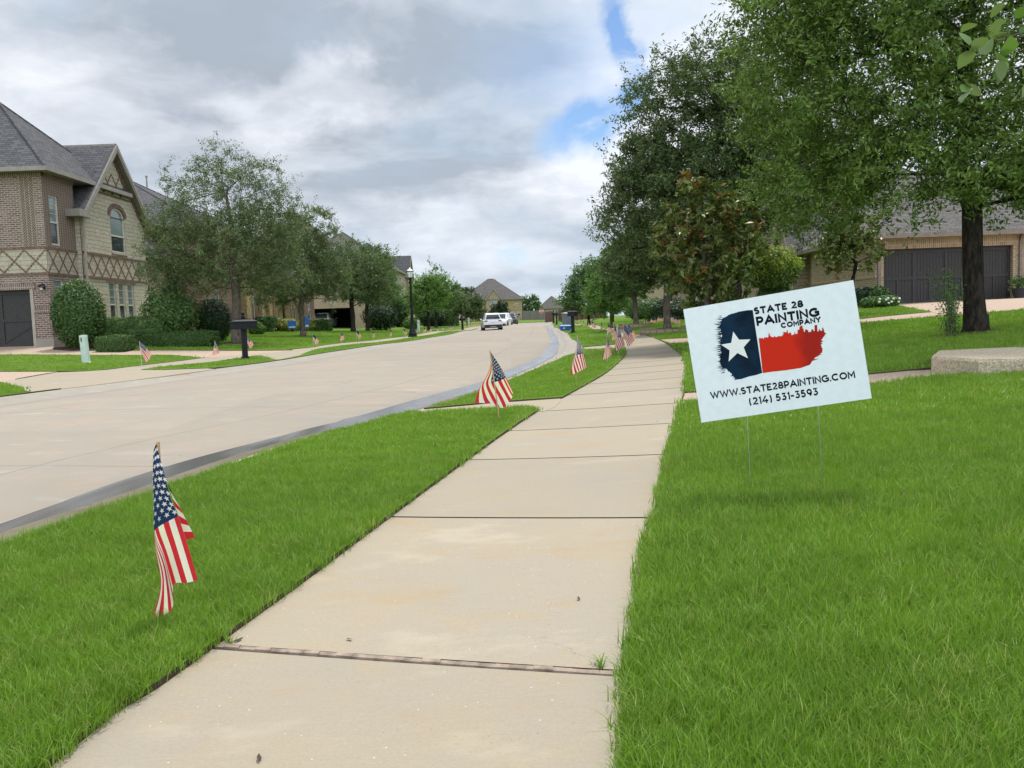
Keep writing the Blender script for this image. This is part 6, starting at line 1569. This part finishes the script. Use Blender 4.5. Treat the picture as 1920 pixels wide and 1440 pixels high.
for v in range(4):
    for hi in (0, 1):
        if hi or v != 0 or True: CL[(v, hi)] = flag_mesh('cloth', gen(v), US, VS, res=(20 if hi else 10), stars=bool(hi))
me_cl = {}
me_st = {}
SPCOL = {'pale': M_stickw, 'wood': M_stick}
FG = 'American stick flags planted along the street'
def flag(px, py, top, label, v=1, hi=False, mirror=False, lean=0.0, wood='wood', h=None, yaw=None, D=None, group=FG):
    if D is None: b = GP(px, py)
    else: q = AD(px, py, D); b = np.array([q.x, q.y])
    z = G1(*b); d = float(b[1])
    hh = h or max(.5, min(.85, (py - top) * d / F))
    root = thing('stick_flag', label, 'flag', (b[0], b[1], z), rz=(yaw if yaw is not None else 0) , group=group); s = hh / .66
    root.scale = ((-s if mirror else s), s, s); root.rotation_euler = (0, lean, root.rotation_euler.z)
    key = (v, int(hi))
    if key not in me_cl: o = CL[key].build('cloth', root, uv=False); me_cl[key] = o.data
    else: o = bpy.data.objects.new('cloth', me_cl[key]); COL.objects.link(o); o.parent = root
    if wood not in me_st:
        mb = MB(); mb.tube([(0, 0, -.15), (0, 0, .66)], .005, SPCOL[wood], 6); o = mb.build('stick', root, uv=False); me_st[wood] = o.data
    else: o = bpy.data.objects.new('stick', me_st[wood]); COL.objects.link(o); o.parent = root
    return root
flag(937, 791, 655, 'stick flag spread like a tent on both sides of its stick, second from the camera', 0, True, lean=-.10)
flag(1080, 717, 628, 'stick flag with slanted stripes on the curved grass strip, third from the camera', 1, True, lean=.06)
flag(1139, 681, 623, 'narrow hanging flag left of the bunch of flags at the sidewalk bend', 2, True, lean=.02, wood='pale')
flag(1160, 667, 609, 'front flag of the overlapping bunch at the sidewalk bend', 1, True, lean=-.02, wood='pale')
flag(1169, 657, 607, 'middle flag of the overlapping bunch at the sidewalk bend', 3, True, lean=.02)
flag(1176, 648, 606, 'rightmost flag of the overlapping bunch at the sidewalk bend', 3, True, lean=.03)
flag(1153, 643, 603, 'rear left flag of the overlapping bunch at the sidewalk bend', 2, False)
ordn = ['first', 'second', 'third', 'fourth', 'fifth', 'sixth', 'seventh', 'eighth', 'ninth', 'tenth', 'eleventh', 'twelfth']
for i, (px, py, tp, v) in enumerate(((1141, 629, 604, 1), (1128, 622, 602.5, 2), (1115, 618.5, 603, 1), (1109, 617, 600.5, 3), (1104, 615.5, 600.5, 2), (1094, 613.5, 603, 1), (1089, 612.6, 603, 1), (1083, 611, 602.5, 2), (1079, 610, 602, 1), (1075, 608.5, 601, 1))):
    flag(px, py, tp, f'{ordn[i]} small flag past the sidewalk bend, counting away towards the fence', v, yaw=.3 * (i % 3 - 1))
for i, (px, py, tp, v, mir, ln) in enumerate(((266, 687, 640, 3, 0, -.03), (403, 672.5, 638, 1, 0, .05), (464, 658, 630, 3, 0, 0), (588, 651, 627, 3, 0, 0), (641, 643.5, 620, 1, 0, 0), (669, 640, 618.5, 3, 0, 0), (701, 636, 617, 2, 0, 0), (733, 633, 616, 2, 0, 0), (757, 631.5, 617, 3, 0, 0))):
    lab = ['flag blown right of its stick by the pale green utility marker', 'flag standing left of the black mailbox on the left verge', 'flag half hidden behind the post of the near left mailbox', 'flag blown right at the start of the second grass strip', 'first flag along the left walk after the second driveway', 'second flag along the left walk after the second driveway',
           'third flag along the left walk after the second driveway', 'fourth flag along the left walk, short of the lamp post', 'flag just left of the lamp post base'][i]
    flag(px, py, tp, lab, v, hi=i < 3, mirror=bool(mir), lean=ln, wood='pale')
for i, (px, py, tp, v) in enumerate(((780, 627, 615, 2), (794, 626, 617, 3), (807, 624.5, 617, 1), (820.5, 623.5, 617, 2), (830.5, 621, 613.5, 1), (842, 620, 613.5, 3), (848.5, 619, 613, 1))):
    flag(px, py, tp, f'{ordn[i]} small flag right of the lamp post along the left walk', v, wood='pale')
for i, (px, py, tp) in enumerate(((871, 615.5, 608), (880, 614.5, 608), (885.5, 613.5, 608), (890, 613, 607.5), (895, 612, 607), (899.5, 611.5, 607))):
    flag(px, py, tp, f'{ordn[i]} small flag between the far mailbox and the white car', i % 3, wood='pale')
rg = random.Random(31)
BED = 'row of small flags in the flower bed of the right hand house'
for i in range(24):
    px = 1196 + 3.35 * i + rg.uniform(-.8, .8); D = 52 - i * .55 + rg.uniform(-1, 1); q = at(px, D)
    root = flag(px, 590, 577, 'small flag in the dense row before the tan stone house behind the planter oaks', i % 4 if i % 4 != 3 else 1, D=D, h=.42, group=BED, wood='pale')
    root.location.z = G1(root.location.x, root.location.y)
bedm = pts([(1190, 592), (1275, 588)])
# ================================================================== street furniture
def mailbox(label, px, py, hgt, yaw, wide=1.0, group='black mailboxes on posts'):
    b = GP(px, py); root = thing('mailbox', label, 'mailbox', (b[0], b[1], G1(*b)), yaw, group); s = hgt / 1.5
    mb = MB(); mb.box((-.075, -.075, -.1), (.075, .075, 1.5 * .62), M_black); mb.box((-.12, -.12, 0), (.12, .12, .05), M_black); mb.box((-.10, -.10, .05), (.10, .10, .09), M_black); mb.box((-.09, -.09, .36), (.09, .09, .39), M_black)
    post = mb.build('post', root); mb = MB(); w, l = .22 * wide, .34 * wide
    z0 = .93; mb.box((-l, -w, z0 - .02), (l, w, z0 + .005), M_black); mb.box((-l + .03, -w + .03, z0 + .005), (l - .03, w - .03, z0 + .19), M_black)
    for s_ in (-1, 1):
        mb.box((-l + .07, s_ * (w - .03) - .004, z0 + .03), (l - .07, s_ * (w - .03) + .004, z0 + .05), M_black); mb.box((-l + .07, s_ * (w - .03) - .004, z0 + .15), (l - .07, s_ * (w - .03) + .004, z0 + .17), M_black)
    mb.box((-l - .01, -w - .01, z0 + .19), (l + .01, w + .01, z0 + .215), M_black)
    mb.add([(-l - .01, -w - .01, z0 + .215), (l + .01, -w - .01, z0 + .215), (l + .01, w + .01, z0 + .215), (-l - .01, w + .01, z0 + .215), (-l * .55, -w * .55, z0 + .27), (l * .55, -w * .55, z0 + .27), (l * .55, w * .55, z0 + .27), (-l * .55, w * .55, z0 + .27)], [(0, 1, 5, 4), (1, 2, 6, 5), (2, 3, 7, 6), (3, 0, 4, 7), (4, 5, 6, 7)], M_black)
    mb.box((-l * .55, -w * .55, z0 + .27), (l * .55, w * .55, z0 + .295), M_black); bx = mb.build('box', root)
    mb = MB(); mb.box((l - .031, -w + .06, z0 + .02), (l - .022, w - .06, z0 + .18), M_black); mb.lathe([(.0, .0), (.012, .01), (.0, .03)], M_black, (l - .01, 0, z0 + .15), 8); mb.build('door', bx)
    mb = MB(); mb.box((-.05, -.05, z0 + .295), (.05, .05, z0 + .36), M_black); mb.lathe([(.035, 0), (.055, .01), (.03, .03), (.035, .04), (.06, .075), (.062, .095), (.05, .125), (.025, .145), (0, .15)], M_black, (0, 0, z0 + .36), 14); mb.build('finial', root, smooth=True)
    root.scale = (s, s, s); return root
mailbox('near left black mailbox with a wide box on the grass island between the driveways', 460, 674, 1.50, R(28), 1.12)
mailbox('black mailbox on the right verge beside the blue recycling bin', 1074.5, 625, 1.42, R(70))
mailbox('black mailbox on the left verge short of the white car', 867.5, 618.5, 1.5, R(60), .95)
mailbox('black mailbox on the far right verge left of the grey bin, nearer of its pair', 1044, 608.5, 1.5, R(75), .9)
mailbox('black mailbox on the far right verge, further of its pair', 1038.5, 606, 1.45, R(75), .9)
def lamp():
    b = GP(774, 630.5); D = 50.0; q = AD(774, 630.5, D); x, y = q.x, D; z = G1(x, y); H_ = AD(768, 497, D).z - z
    root = thing('street_lamp', 'tall black street lamp with a frosted acorn globe on the left verge', 'street lamp', (x, y, z)); s = H_ / 4.4
    mb = MB(); mb.lathe([(.30, -.1), (.30, .06), (.26, .10), (.27, .22), (.22, .30), (.20, .36), (.15, .52), (.12, .62), (.135, .66), (.10, .72)], M_black, n=16); mb.build('base', root, smooth=False)
    mb = MB(); mb.lathe([(.092, .70), (.085, 1.6), (.075, 2.6), (.068, 3.3), (.10, 3.33), (.10, 3.38), (.07, 3.42), (.07, 3.52), (.12, 3.58), (.14, 3.62)], M_black, n=12); mb.build('post', root)
    mb = MB(); mb.lathe([(.10, 3.62), (.13, 3.68), (.175, 3.88), (.20, 4.02)], M_globe, n=16); mb.build('globe', root, smooth=True)
    mb = MB(); mb.lathe([(.22, 4.01), (.225, 4.05), (.19, 4.06), (.13, 4.13), (.05, 4.18), (.03, 4.22), (.035, 4.25), (.012, 4.30), (0, 4.40)], M_globe, n=16); mb.build('lamp_cap', root)
    mb = MB(); mb.lathe([(.222, 4.0), (.235, 4.0), (.235, 4.035), (.222, 4.035)], M_black, n=16)
    for k in range(4): a = k * math.pi / 2 + .4; mb.tube([(.12 * math.cos(a), .12 * math.sin(a), 3.6), (.215 * math.cos(a), .215 * math.sin(a), 4.02)], .008, M_black, 4)
    mb.lathe([(.03, 4.24), (.02, 4.30), (0, 4.42)], M_black, n=8); mb.build('lamp_frame', root); root.scale = (s, s, s)
lamp()
def pedestal(label, px, py, hgt, tilt=0.0, rad=.12):
    b = GP(px, py); root = thing('utility_marker', label, 'utility marker', (b[0], b[1], G1(*b)), 0, 'pale utility markers'); root.rotation_euler = (0, tilt, 0)
    mb = MB(); mb.lathe([(rad * 1.0, 0), (rad * .98, hgt * .96), (rad * .9, hgt), (0, hgt * 1.01)], M_ped, n=18, sy=.7); mb.box((-rad * .35, -rad * .74, hgt * .78), (-rad * .1, -rad * .66, hgt * .92), M_shutter) ; mb.build('housing', root, smooth=False)
    mb = MB(); mb.lathe([(rad * 1.65, -.03), (rad * 1.6, .025), (rad * 1.0, .05)], M_ped, n=18, sy=.7); mb.build('base', root); return root
pedestal('tilted pale green utility marker on the left lawn near the flag', 162, 682, .86, -.045, .125)
pedestal('pale utility marker just right of the lamp post', 785, 622.5, .95, 0, .11)
pedestal('pale utility marker right of the far left mailbox', 879, 611.5, .95, 0, .13)
def bin_(label, px, py, w, d, h, m, name, yaw, white=False, wheels=True):
    b = GP(px, py); root = thing(name, label, 'bin', (b[0], b[1], G1(*b) + .02), yaw); mb = MB(); k = .86
    mb.add([(-w * k, -d * k, .02), (w * k, -d * k, .02), (w * k, d * k, .02), (-w * k, d * k, .02), (-w, -d, h), (w, -d, h), (w, d, h), (-w, d, h)], [(3, 2, 1, 0), (0, 1, 5, 4), (1, 2, 6, 5), (2, 3, 7, 6), (3, 0, 4, 7), (4, 5, 6, 7)], m); mb.box((-w - .02, -d - .02, h - .05), (w + .02, d + .02, h), m); bo = mb.build('body', root)
    mb = MB(); mb.add([(-w - .03, -d - .03, h + .002), (w + .03, -d - .03, h + .002), (w + .03, d + .03, h + .002), (-w - .03, d + .03, h + .002), (-w * .8, -d * .8, h + .06), (w * .8, -d * .8, h + .06), (w * .8, d * .8, h + .08), (-w * .8, d * .8, h + .08)], [(0, 1, 5, 4), (1, 2, 6, 5), (2, 3, 7, 6), (3, 0, 4, 7), (4, 5, 6, 7)], m); mb.build('lid', root)
    if wheels:
        for s in (-1, 1): mb = MB(); mb.lathe([(.0, -.03), (.11, -.03), (.11, .03), (0, .03)], M_tyre, (0, 0, 0), 12, M=Matrix.Translation((s * w * .9, d, .11)) @ Matrix.Rotation(math.pi / 2, 4, 'Y')); mb.build('wheel', root)
    if white: mb = MB(); mb.lathe([(0, 0), (h * .3, 0)], M_white, (0, 0, 0), 14, M=Matrix.Translation((-w * .3, -d - .004, h * .55)) @ Matrix.Rotation(math.pi / 2, 4, 'X')); mb.build('emblem', root)
bin_('grey wheeled trash bin behind the mailbox on the right verge', 1064, 617, .30, .34, 1.05, M_binG, 'trash_bin', .2)
bin_('low blue recycling bin on the grass left of the right mailbox', 1060, 620.5, .36, .22, .30, M_binB, 'recycling_bin', .1, True, False)
def stop():
    D = 150.0; q = AD(1015, 583, D); z = G1(q.x, D); root = thing('stop_sign', 'small red stop sign at the far end of the street', 'sign', (q.x, D, z)); zc_ = q.z - z
    mb = MB(); mb.tube([(0, .03, -.2), (0, .03, zc_ + .2)], .035, M_fgrey, 6); mb.build('post', root)
    mb = MB(); o8 = [(.42 * math.cos(R(22.5 + 45 * k)), .42 * math.sin(R(22.5 + 45 * k))) for k in range(8)]; mb.poly([(x, 0, zc_ + z_) for x, z_ in o8], M_white); mb.poly([(x * .92, -.004, zc_ + z_ * .92) for x, z_ in o8], M_stopr); mb.build('plate', root)
    cu = bpy.data.curves.new('lettering', 'FONT'); cu.body = 'STOP'; cu.size = .34; cu.align_x = 'CENTER'; cu.offset = .006; cu.materials.append(M_white); t_ = bpy.data.objects.new('lettering', cu); COL.objects.link(t_); t_.parent = root; t_.location = (0, -.01, zc_ - .12); t_.rotation_euler = (math.pi / 2, 0, 0)
    me_ = bpy.data.meshes.new_from_object(t_.evaluated_get(bpy.context.evaluated_depsgraph_get())); o_ = bpy.data.objects.new('stop_letters', me_); COL.objects.link(o_); o_.parent = root; o_.location = t_.location; o_.rotation_euler = t_.rotation_euler; bpy.data.objects.remove(t_)
stop()
# blue yard signs by the second house on the left
for px, D, w_, h_, lab in ((553, 56, .55, .50, 'blue yard sign with white lettering marks by the yellow shrub'), (580.5, 60, .32, .75, 'tall narrow blue and white yard sign behind the second elm')):
    x = at(px, D); z = G1(x, D); root = thing('yard_sign', lab, 'yard sign', (x, D, z), 0, 'small blue yard signs'); mb = MB(); mb.box((-w_ / 2, -.01, .3), (w_ / 2, .01, .3 + h_), M_blueplastic); mb.build('panel', root)
    mb = MB(); mb.box((-w_ * .4, -.014, .36), (w_ * .4, -.0105, .36 + h_ * .16), M_white); mb.build('panel_band', root)
    for s in (-1, 1): mb = MB(); mb.tube([(s * w_ * .3, 0, -.1), (s * w_ * .3, 0, .4)], .008, M_wire, 5); mb.build('leg', root)
# concrete step block right and the stone planter rings
def block():
    d0 = 9.2; A = AD(1748, 697, d0); B = AD(1838, 702, d0 - .7); 
    root = thing('concrete_step', 'tan washed aggregate concrete step at the end of the lower garden path', 'step'); zt1 = AD(1748, 663, d0).z; mb = MB()
    P = [AD(1746, 700, d0), AD(1834, 706, d0 - .75), AD(2100, 690, d0 - 1.3), AD(2100, 640, d0 + 1.5), AD(1760, 650, d0 + 1.1)]
    ZT = [AD(1746, 664, d0).z, AD(1838, 677, d0 - .75).z, AD(2100, 655, d0 - 1.3).z, AD(2100, 640, d0 + 1.5).z, AD(1748, 660, d0 + .7).z]
    zt = sum(ZT[:2]) / 2; top = [(p.x, p.y, zt) for p in P]; bot = [(p.x, p.y, zt - .6) for p in P]; n = len(P)
    nose = [(p[0], p[1], zt - .03) for p in top]
    cx_ = sum(p[0] for p in top) / n; cy_ = sum(p[1] for p in top) / n
    inn = [(p[0] + (cx_ - p[0]) * .012, p[1] + (cy_ - p[1]) * .012, zt) for p in top]
    mb.poly(inn, M_block); mb.add(nose + inn, [(i, (i + 1) % n, n + (i + 1) % n, n + i) for i in range(n)], M_block); mb.add(bot + nose, [(i, (i + 1) % n, n + (i + 1) % n, n + i) for i in range(n)], M_block); mb.build('tread', root)
block()
def planter(px, D, r_, label):
    x = at(px, D); z = G1(x, D) - .02; root = thing('stone_planter', label, 'planter', (x, D, z), 0, 'low stone rings round the planter trees'); rg = random.Random(px); n = 22; mb = MB()
    for i in range(n):
        for k in range(2):
            a0, a1 = 2 * math.pi * (i + .5 * k) / n, 2 * math.pi * (i + .5 * k + .96) / n; ri, ro = r_ - .14, r_ + rg.uniform(-.02, .03); z0_, z1_ = -.15 + k * .18, .02 + k * .17 + rg.uniform(-.01, .01)
            V = [(q * math.cos(a), q * math.sin(a), z_) for z_ in (z0_, z1_) for q, a in ((ri, a0), (ro, a0), (ro, a1), (ri, a1))]; mb.add(V, [(0, 1, 5, 4), (1, 2, 6, 5), (2, 3, 7, 6), (3, 0, 4, 7), (4, 5, 6, 7)], S_tan)
    mb.build('stone_ring', root); mb = MB(); mb.lathe([(r_ - .12, .12), (.3, .2), (0, .2)], M_mulch, n=24); mb.build('mulch', root)
planter(1254, 31, 1.0, 'stone planter ring round the nearer planter oak'); planter(1196, 42, .85, 'stone planter ring round the further planter oak')
# potted plant at the right edge
px_, D = 1912, 32.4; x = AD(px_, 560, D).x; root = thing('potted_plant', 'dark pot with a leafy plant right of the garage door', 'planter', (x, D, G1(x, D) + .02)); mb = MB(); mb.lathe([(.20, 0), (.27, .32), (.29, .33), (.29, .37), (.24, .37), (.0, .33)], M_terra, n=18); mb.build('pot', root)
rngp = np.random.RandomState(3); Pp = rngp.normal(size=(420, 3)) * (.17, .17, .13) + (0, 0, .56); lf = leaf_mesh('foliage', Pp, .12, L_mid, rngp, .35); lf.parent = root
# fallen leaves and small debris on the walk
rg = random.Random(77)
spots_ = [(447, 1201, 'curled dead leaf at the left end of the near joint'), (655, 1199, 'small twig bit left of centre above the near joint'), (1085, 1123, 'tiny dark leaf bit near the right edge of the near slab'), (486, 1422, 'dark speck of leaf near the bottom of the sidewalk'), (1232, 790, 'dark leaf bit on the right side of the middle slabs')]
for px, py, lab in spots_:
    b = GP(px, py, .004); mb = MB(); L = rg.uniform(.012, .02); a = rg.uniform(0, 3); n = 5; V = []
    for i in range(n + 1):
        t = i / n; w_ = .006 * math.sin(math.pi * min(.97, max(.03, t))); x, y = b[0] + math.cos(a) * L * (t - .5) * 2, b[1] + math.sin(a) * L * (t - .5) * 2; z = G1(x, y) + .004 + .006 * abs(t - .5)
        V += [(x - math.sin(a) * w_, y + math.cos(a) * w_, z + .003), (x + math.sin(a) * w_, y - math.cos(a) * w_, z)]
    mb.add(V, [(2 * i, 2 * i + 1, 2 * i + 3, 2 * i + 2) for i in range(n)], M_deadleaf); tag(mb.build('dead_leaf', uv=False), lab, 'leaf')

# ================================================================== cars
def car(label, px, py, D, yaw, paint, group='parked cars', W_=1.84, L_=4.5, H_=1.66, z=None):
    q = AD(px, py, D); zz = (q.z if z is None else z); root = thing('car', label, 'car', (q.x, D, zz), yaw, group); hw = W_ / 2
    # body: stations along the length (front = -y is rear end of the car); each is a half-profile of (x, z)
    def sect(y, wb, zb, zs, ws, zt, wt): return [(-wt, zt), (-ws, zs), (-wb, (zb + zs) / 2), (-wb * .96, zb), (wb * .96, zb), (wb, (zb + zs) / 2), (ws, zs), (wt, zt)], y
    h = L_ / 2
    st = [(-h, .78, .42, .86, .74, .90, .66), (-h + .10, .90, .30, .92, .88, 1.0, .80), (-h + .5, .92, .26, .96, .91, 1.04, .84), (-.6, .92, .24, .98, .915, 1.04, .86), (.5, .92, .24, .97, .91, 1.02, .86), (1.05, .92, .24, .93, .90, .99, .80), (h - .35, .90, .26, .84, .86, .90, .74), (h - .06, .82, .32, .72, .76, .80, .62), (h, .70, .40, .66, .66, .70, .56)]
    mb = MB(); V = []; n = 8
    for (y, wb, zb, zs, ws, zt, wt) in st: pr, y = sect(y, wb * hw / .92, zb, zs, ws * hw / .92, zt, wt * hw / .92); V += [(x, y, z_) for x, z_ in pr]
    Fq = [(i * n + k, i * n + (k + 1) % n, (i + 1) * n + (k + 1) % n, (i + 1) * n + k) for i in range(len(st) - 1) for k in range(n)] + [tuple(range(n))[::-1], tuple((len(st) - 1) * n + k for k in range(n))]
    mb.add(V, Fq, paint)
    body = mb.build('body', root, smooth=False)
    sub = body.modifiers.new('bevel', 'BEVEL'); sub.width = .05; sub.segments = 2; sub.limit_method = 'ANGLE'
    # cabin
    cab = [(-h + .10, .80, 1.0, .66, 1.30), (-h + .38, .84, 1.02, .62, H_ - .10), (-h + .75, .85, 1.02, .62, H_), (-.3, .86, 1.02, .64, H_ + .01), (.35, .85, 1.01, .62, H_ - .06), (1.15, .80, .98, .74, 1.02)]
    mb = MB(); V = []
    for (y, w0, z0_, w1, z1_) in cab: V += [(-w0 * hw / .92, y, z0_ - .06), (-w1 * hw / .92, y, z1_), (w1 * hw / .92, y, z1_), (w0 * hw / .92, y, z0_ - .06)]
    mb.add(V, [(i * 4 + k, i * 4 + (k + 1) % 4, i * 4 + 4 + (k + 1) % 4, i * 4 + 4 + k) for i in range(len(cab) - 1) for k in range(4)] + [(3, 2, 1, 0)], paint)
    cb_ = mb.build('cabin', root); m2 = cb_.modifiers.new('bevel', 'BEVEL'); m2.width = .04; m2.segments = 2; m2.limit_method = 'ANGLE'
    k = hw / .92
    def crn(i, sd): y, w0, z0_, w1, z1_ = cab[i]; return Vector((sd * w0 * k, y, z0_ - .06)), Vector((sd * w1 * k, y, z1_))
    def pane_(nm, A, B, C_, D_q, i0, i1, j0, j1, n_):
        """a pane laid 8 mm proud of a cabin face with corners A B C D (bottom left, bottom right, top right, top left)"""
        f = lambda u, v: (A.lerp(B, u)).lerp(D_q.lerp(C_, u), v)
        mb = MB(); mb.poly([f(i0, j0) + n_ * .012, f(i1, j0) + n_ * .012, f(i1, j1) + n_ * .012, f(i0, j1) + n_ * .012], M_glass); return mb.build(nm, root, uv=False)
    A, Dq = crn(0, -1)[0], crn(1, -1)[1]; B_, Cq = crn(0, 1)[0], crn(1, 1)[1]
    def twopane(nm, i, j, lo, hi, ins, outy):
        a0, a1 = crn(i, -1); b0, b1 = crn(i, 1); c0, c1 = crn(j, -1); d0, d1 = crn(j, 1)
        return a0, b0, d1, c1
    # rear: the tailgate face runs from the low edge of station 0 to the roof of station 1
    a1, b1 = crn(0, -1)[1], crn(0, 1)[1]; c1, d1 = crn(1, -1)[1], crn(1, 1)[1]
    n_ = (b1 - a1).cross(c1 - a1).normalized(); n_ = n_ if n_.y < 0 else -n_; pane_('rear_window', a1, b1, d1, c1, .04, .96, -.05, .80, n_)
    a0, b0 = crn(0, -1)[0], crn(0, 1)[0]; mb = MB(); mb.poly([a0.lerp(a1, .42) + Vector((.10, -.014, 0)), b0.lerp(b1, .42) + Vector((-.10, -.014, 0)), b1 + Vector((-.03, -.014, .01)), a1 + Vector((.03, -.014, .01))], M_glass); mb.build('rear_window', root, uv=False)
    a1, b1 = crn(5, -1)[1], crn(5, 1)[1]; c1, d1 = crn(4, -1)[1], crn(4, 1)[1]
    n_ = (b1 - a1).cross(c1 - a1).normalized(); n_ = n_ if n_.z > 0 else -n_; pane_('windscreen', a1, b1, d1, c1, .05, .95, .04, .90, n_)
    for s in (-1, 1):
        P0, P1, P2, P3 = crn(2, s)[0], crn(4, s)[0], crn(4, s)[1], crn(2, s)[1]; n_ = (P1 - P0).cross(P3 - P0).normalized(); n_ = n_ if n_.x * s > 0 else -n_
        pane_('side_window', P0, P1, P2, P3, .02, .52, .18, .84, n_); pane_('side_window', P0, P1, P2, P3, .56, .99, .18, .84, n_)
        for yw in (-h + .85, h - .85): mb = MB(); mb.lathe([(.0, 0), (.415, 0), (.415, .01)], M_plast, (0, 0, 0), 22, M=Matrix.Translation((s * (hw + .0), yw, .36)) @ Matrix.Rotation(s * math.pi / 2, 4, 'Y')); mb.build('wheel_arch', root)
        mb = MB(); mb.box((s * .66 * k - .14, -h - .012, .86), (s * .66 * k + .14, -h + .12, .97), M_redl); mb.build('tail_light', root)
        mb = MB(); mb.add([(s * .42 * k, h - .02, .66), (s * .80 * k, h - .16, .70), (s * .80 * k, h - .20, .80), (s * .42 * k, h - .05, .75), (s * .42 * k, h - .3, .66), (s * .78 * k, h - .4, .70), (s * .78 * k, h - .4, .80), (s * .42 * k, h - .3, .76)], [(0, 1, 2, 3), (3, 2, 6, 7), (0, 3, 7, 4), (1, 5, 6, 2)], M_hl); mb.build('headlight', root)
        mb = MB(); mb.box((s * .97 * k - .09, .72, 1.02), (s * .97 * k + .09, .84, 1.16), paint); mb.build('mirror', root)
        for yw in (-h + .85, h - .85):
            Mw = Matrix.Translation((s * (hw - .085), yw, .34)) @ Matrix.Rotation(math.pi / 2, 4, 'Y'); mb = MB(); mb.lathe([(.20, -.11), (.32, -.11), (.345, -.08), (.345, .08), (.32, .11), (.20, .11)], M_tyre, (0, 0, 0), 20, M=Mw); wh = mb.build('wheel', root)
            mb = MB(); mb.lathe([(.0, s * .09), (.06, s * .09), (.20, s * .105), (.21, s * .08)], M_rim, (0, 0, 0), 10, M=Mw); mb.build('rim', wh)
    mb = MB(); mb.box((-.84 * k, -h - .03, .30), (.84 * k, -h + .25, .56), M_plast); mb.box((-.30, -h - .036, .34), (.30, -h - .031, .42), M_grille); mb.build('rear_bumper', root)
    mb = MB(); mb.box((-.80 * k, h - .25, .26), (.80 * k, h + .015, .46), M_plast); mb.build('front_bumper', root)
    mb = MB(); mb.box((-.40 * k, h - .03, .50), (.40 * k, h + .012, .70), M_plast)
    for i in range(4): mb.box((-.38 * k, h + .008, .53 + i * .042), (.38 * k, h + .020, .545 + i * .042), M_grille)
    mb.build('grille', root)
    mb = MB(); mb.box((-.16, -h - .015, .74), (.16, -h + .002, .84), M_plate); mb.build('number_plate', root)
    mb = MB(); mb.box((-.16, h + .021, .40), (.16, h + .03, .48), M_plate); mb.build('number_plate', root)
    return root
car('white car parked nearest on the left, seen from behind', 922, 619.5, 83, R(5), M_paintw)
car('white car parked facing the camera, half hidden by the nearer white car', 941, 614.5, 95, math.pi - R(9), M_paintw, H_=1.62)
car('black car parked facing the camera, right of the two white cars', 956.5, 611, 108, math.pi - R(2), M_paintb, H_=1.66, W_=1.9)
car('silver white car standing inside the open dark garage on the left', 612, 615.5, 91.2, R(0), M_paintw, group=None, H_=1.7, z=zo0 + .02)
print('total', time.time() - T0)
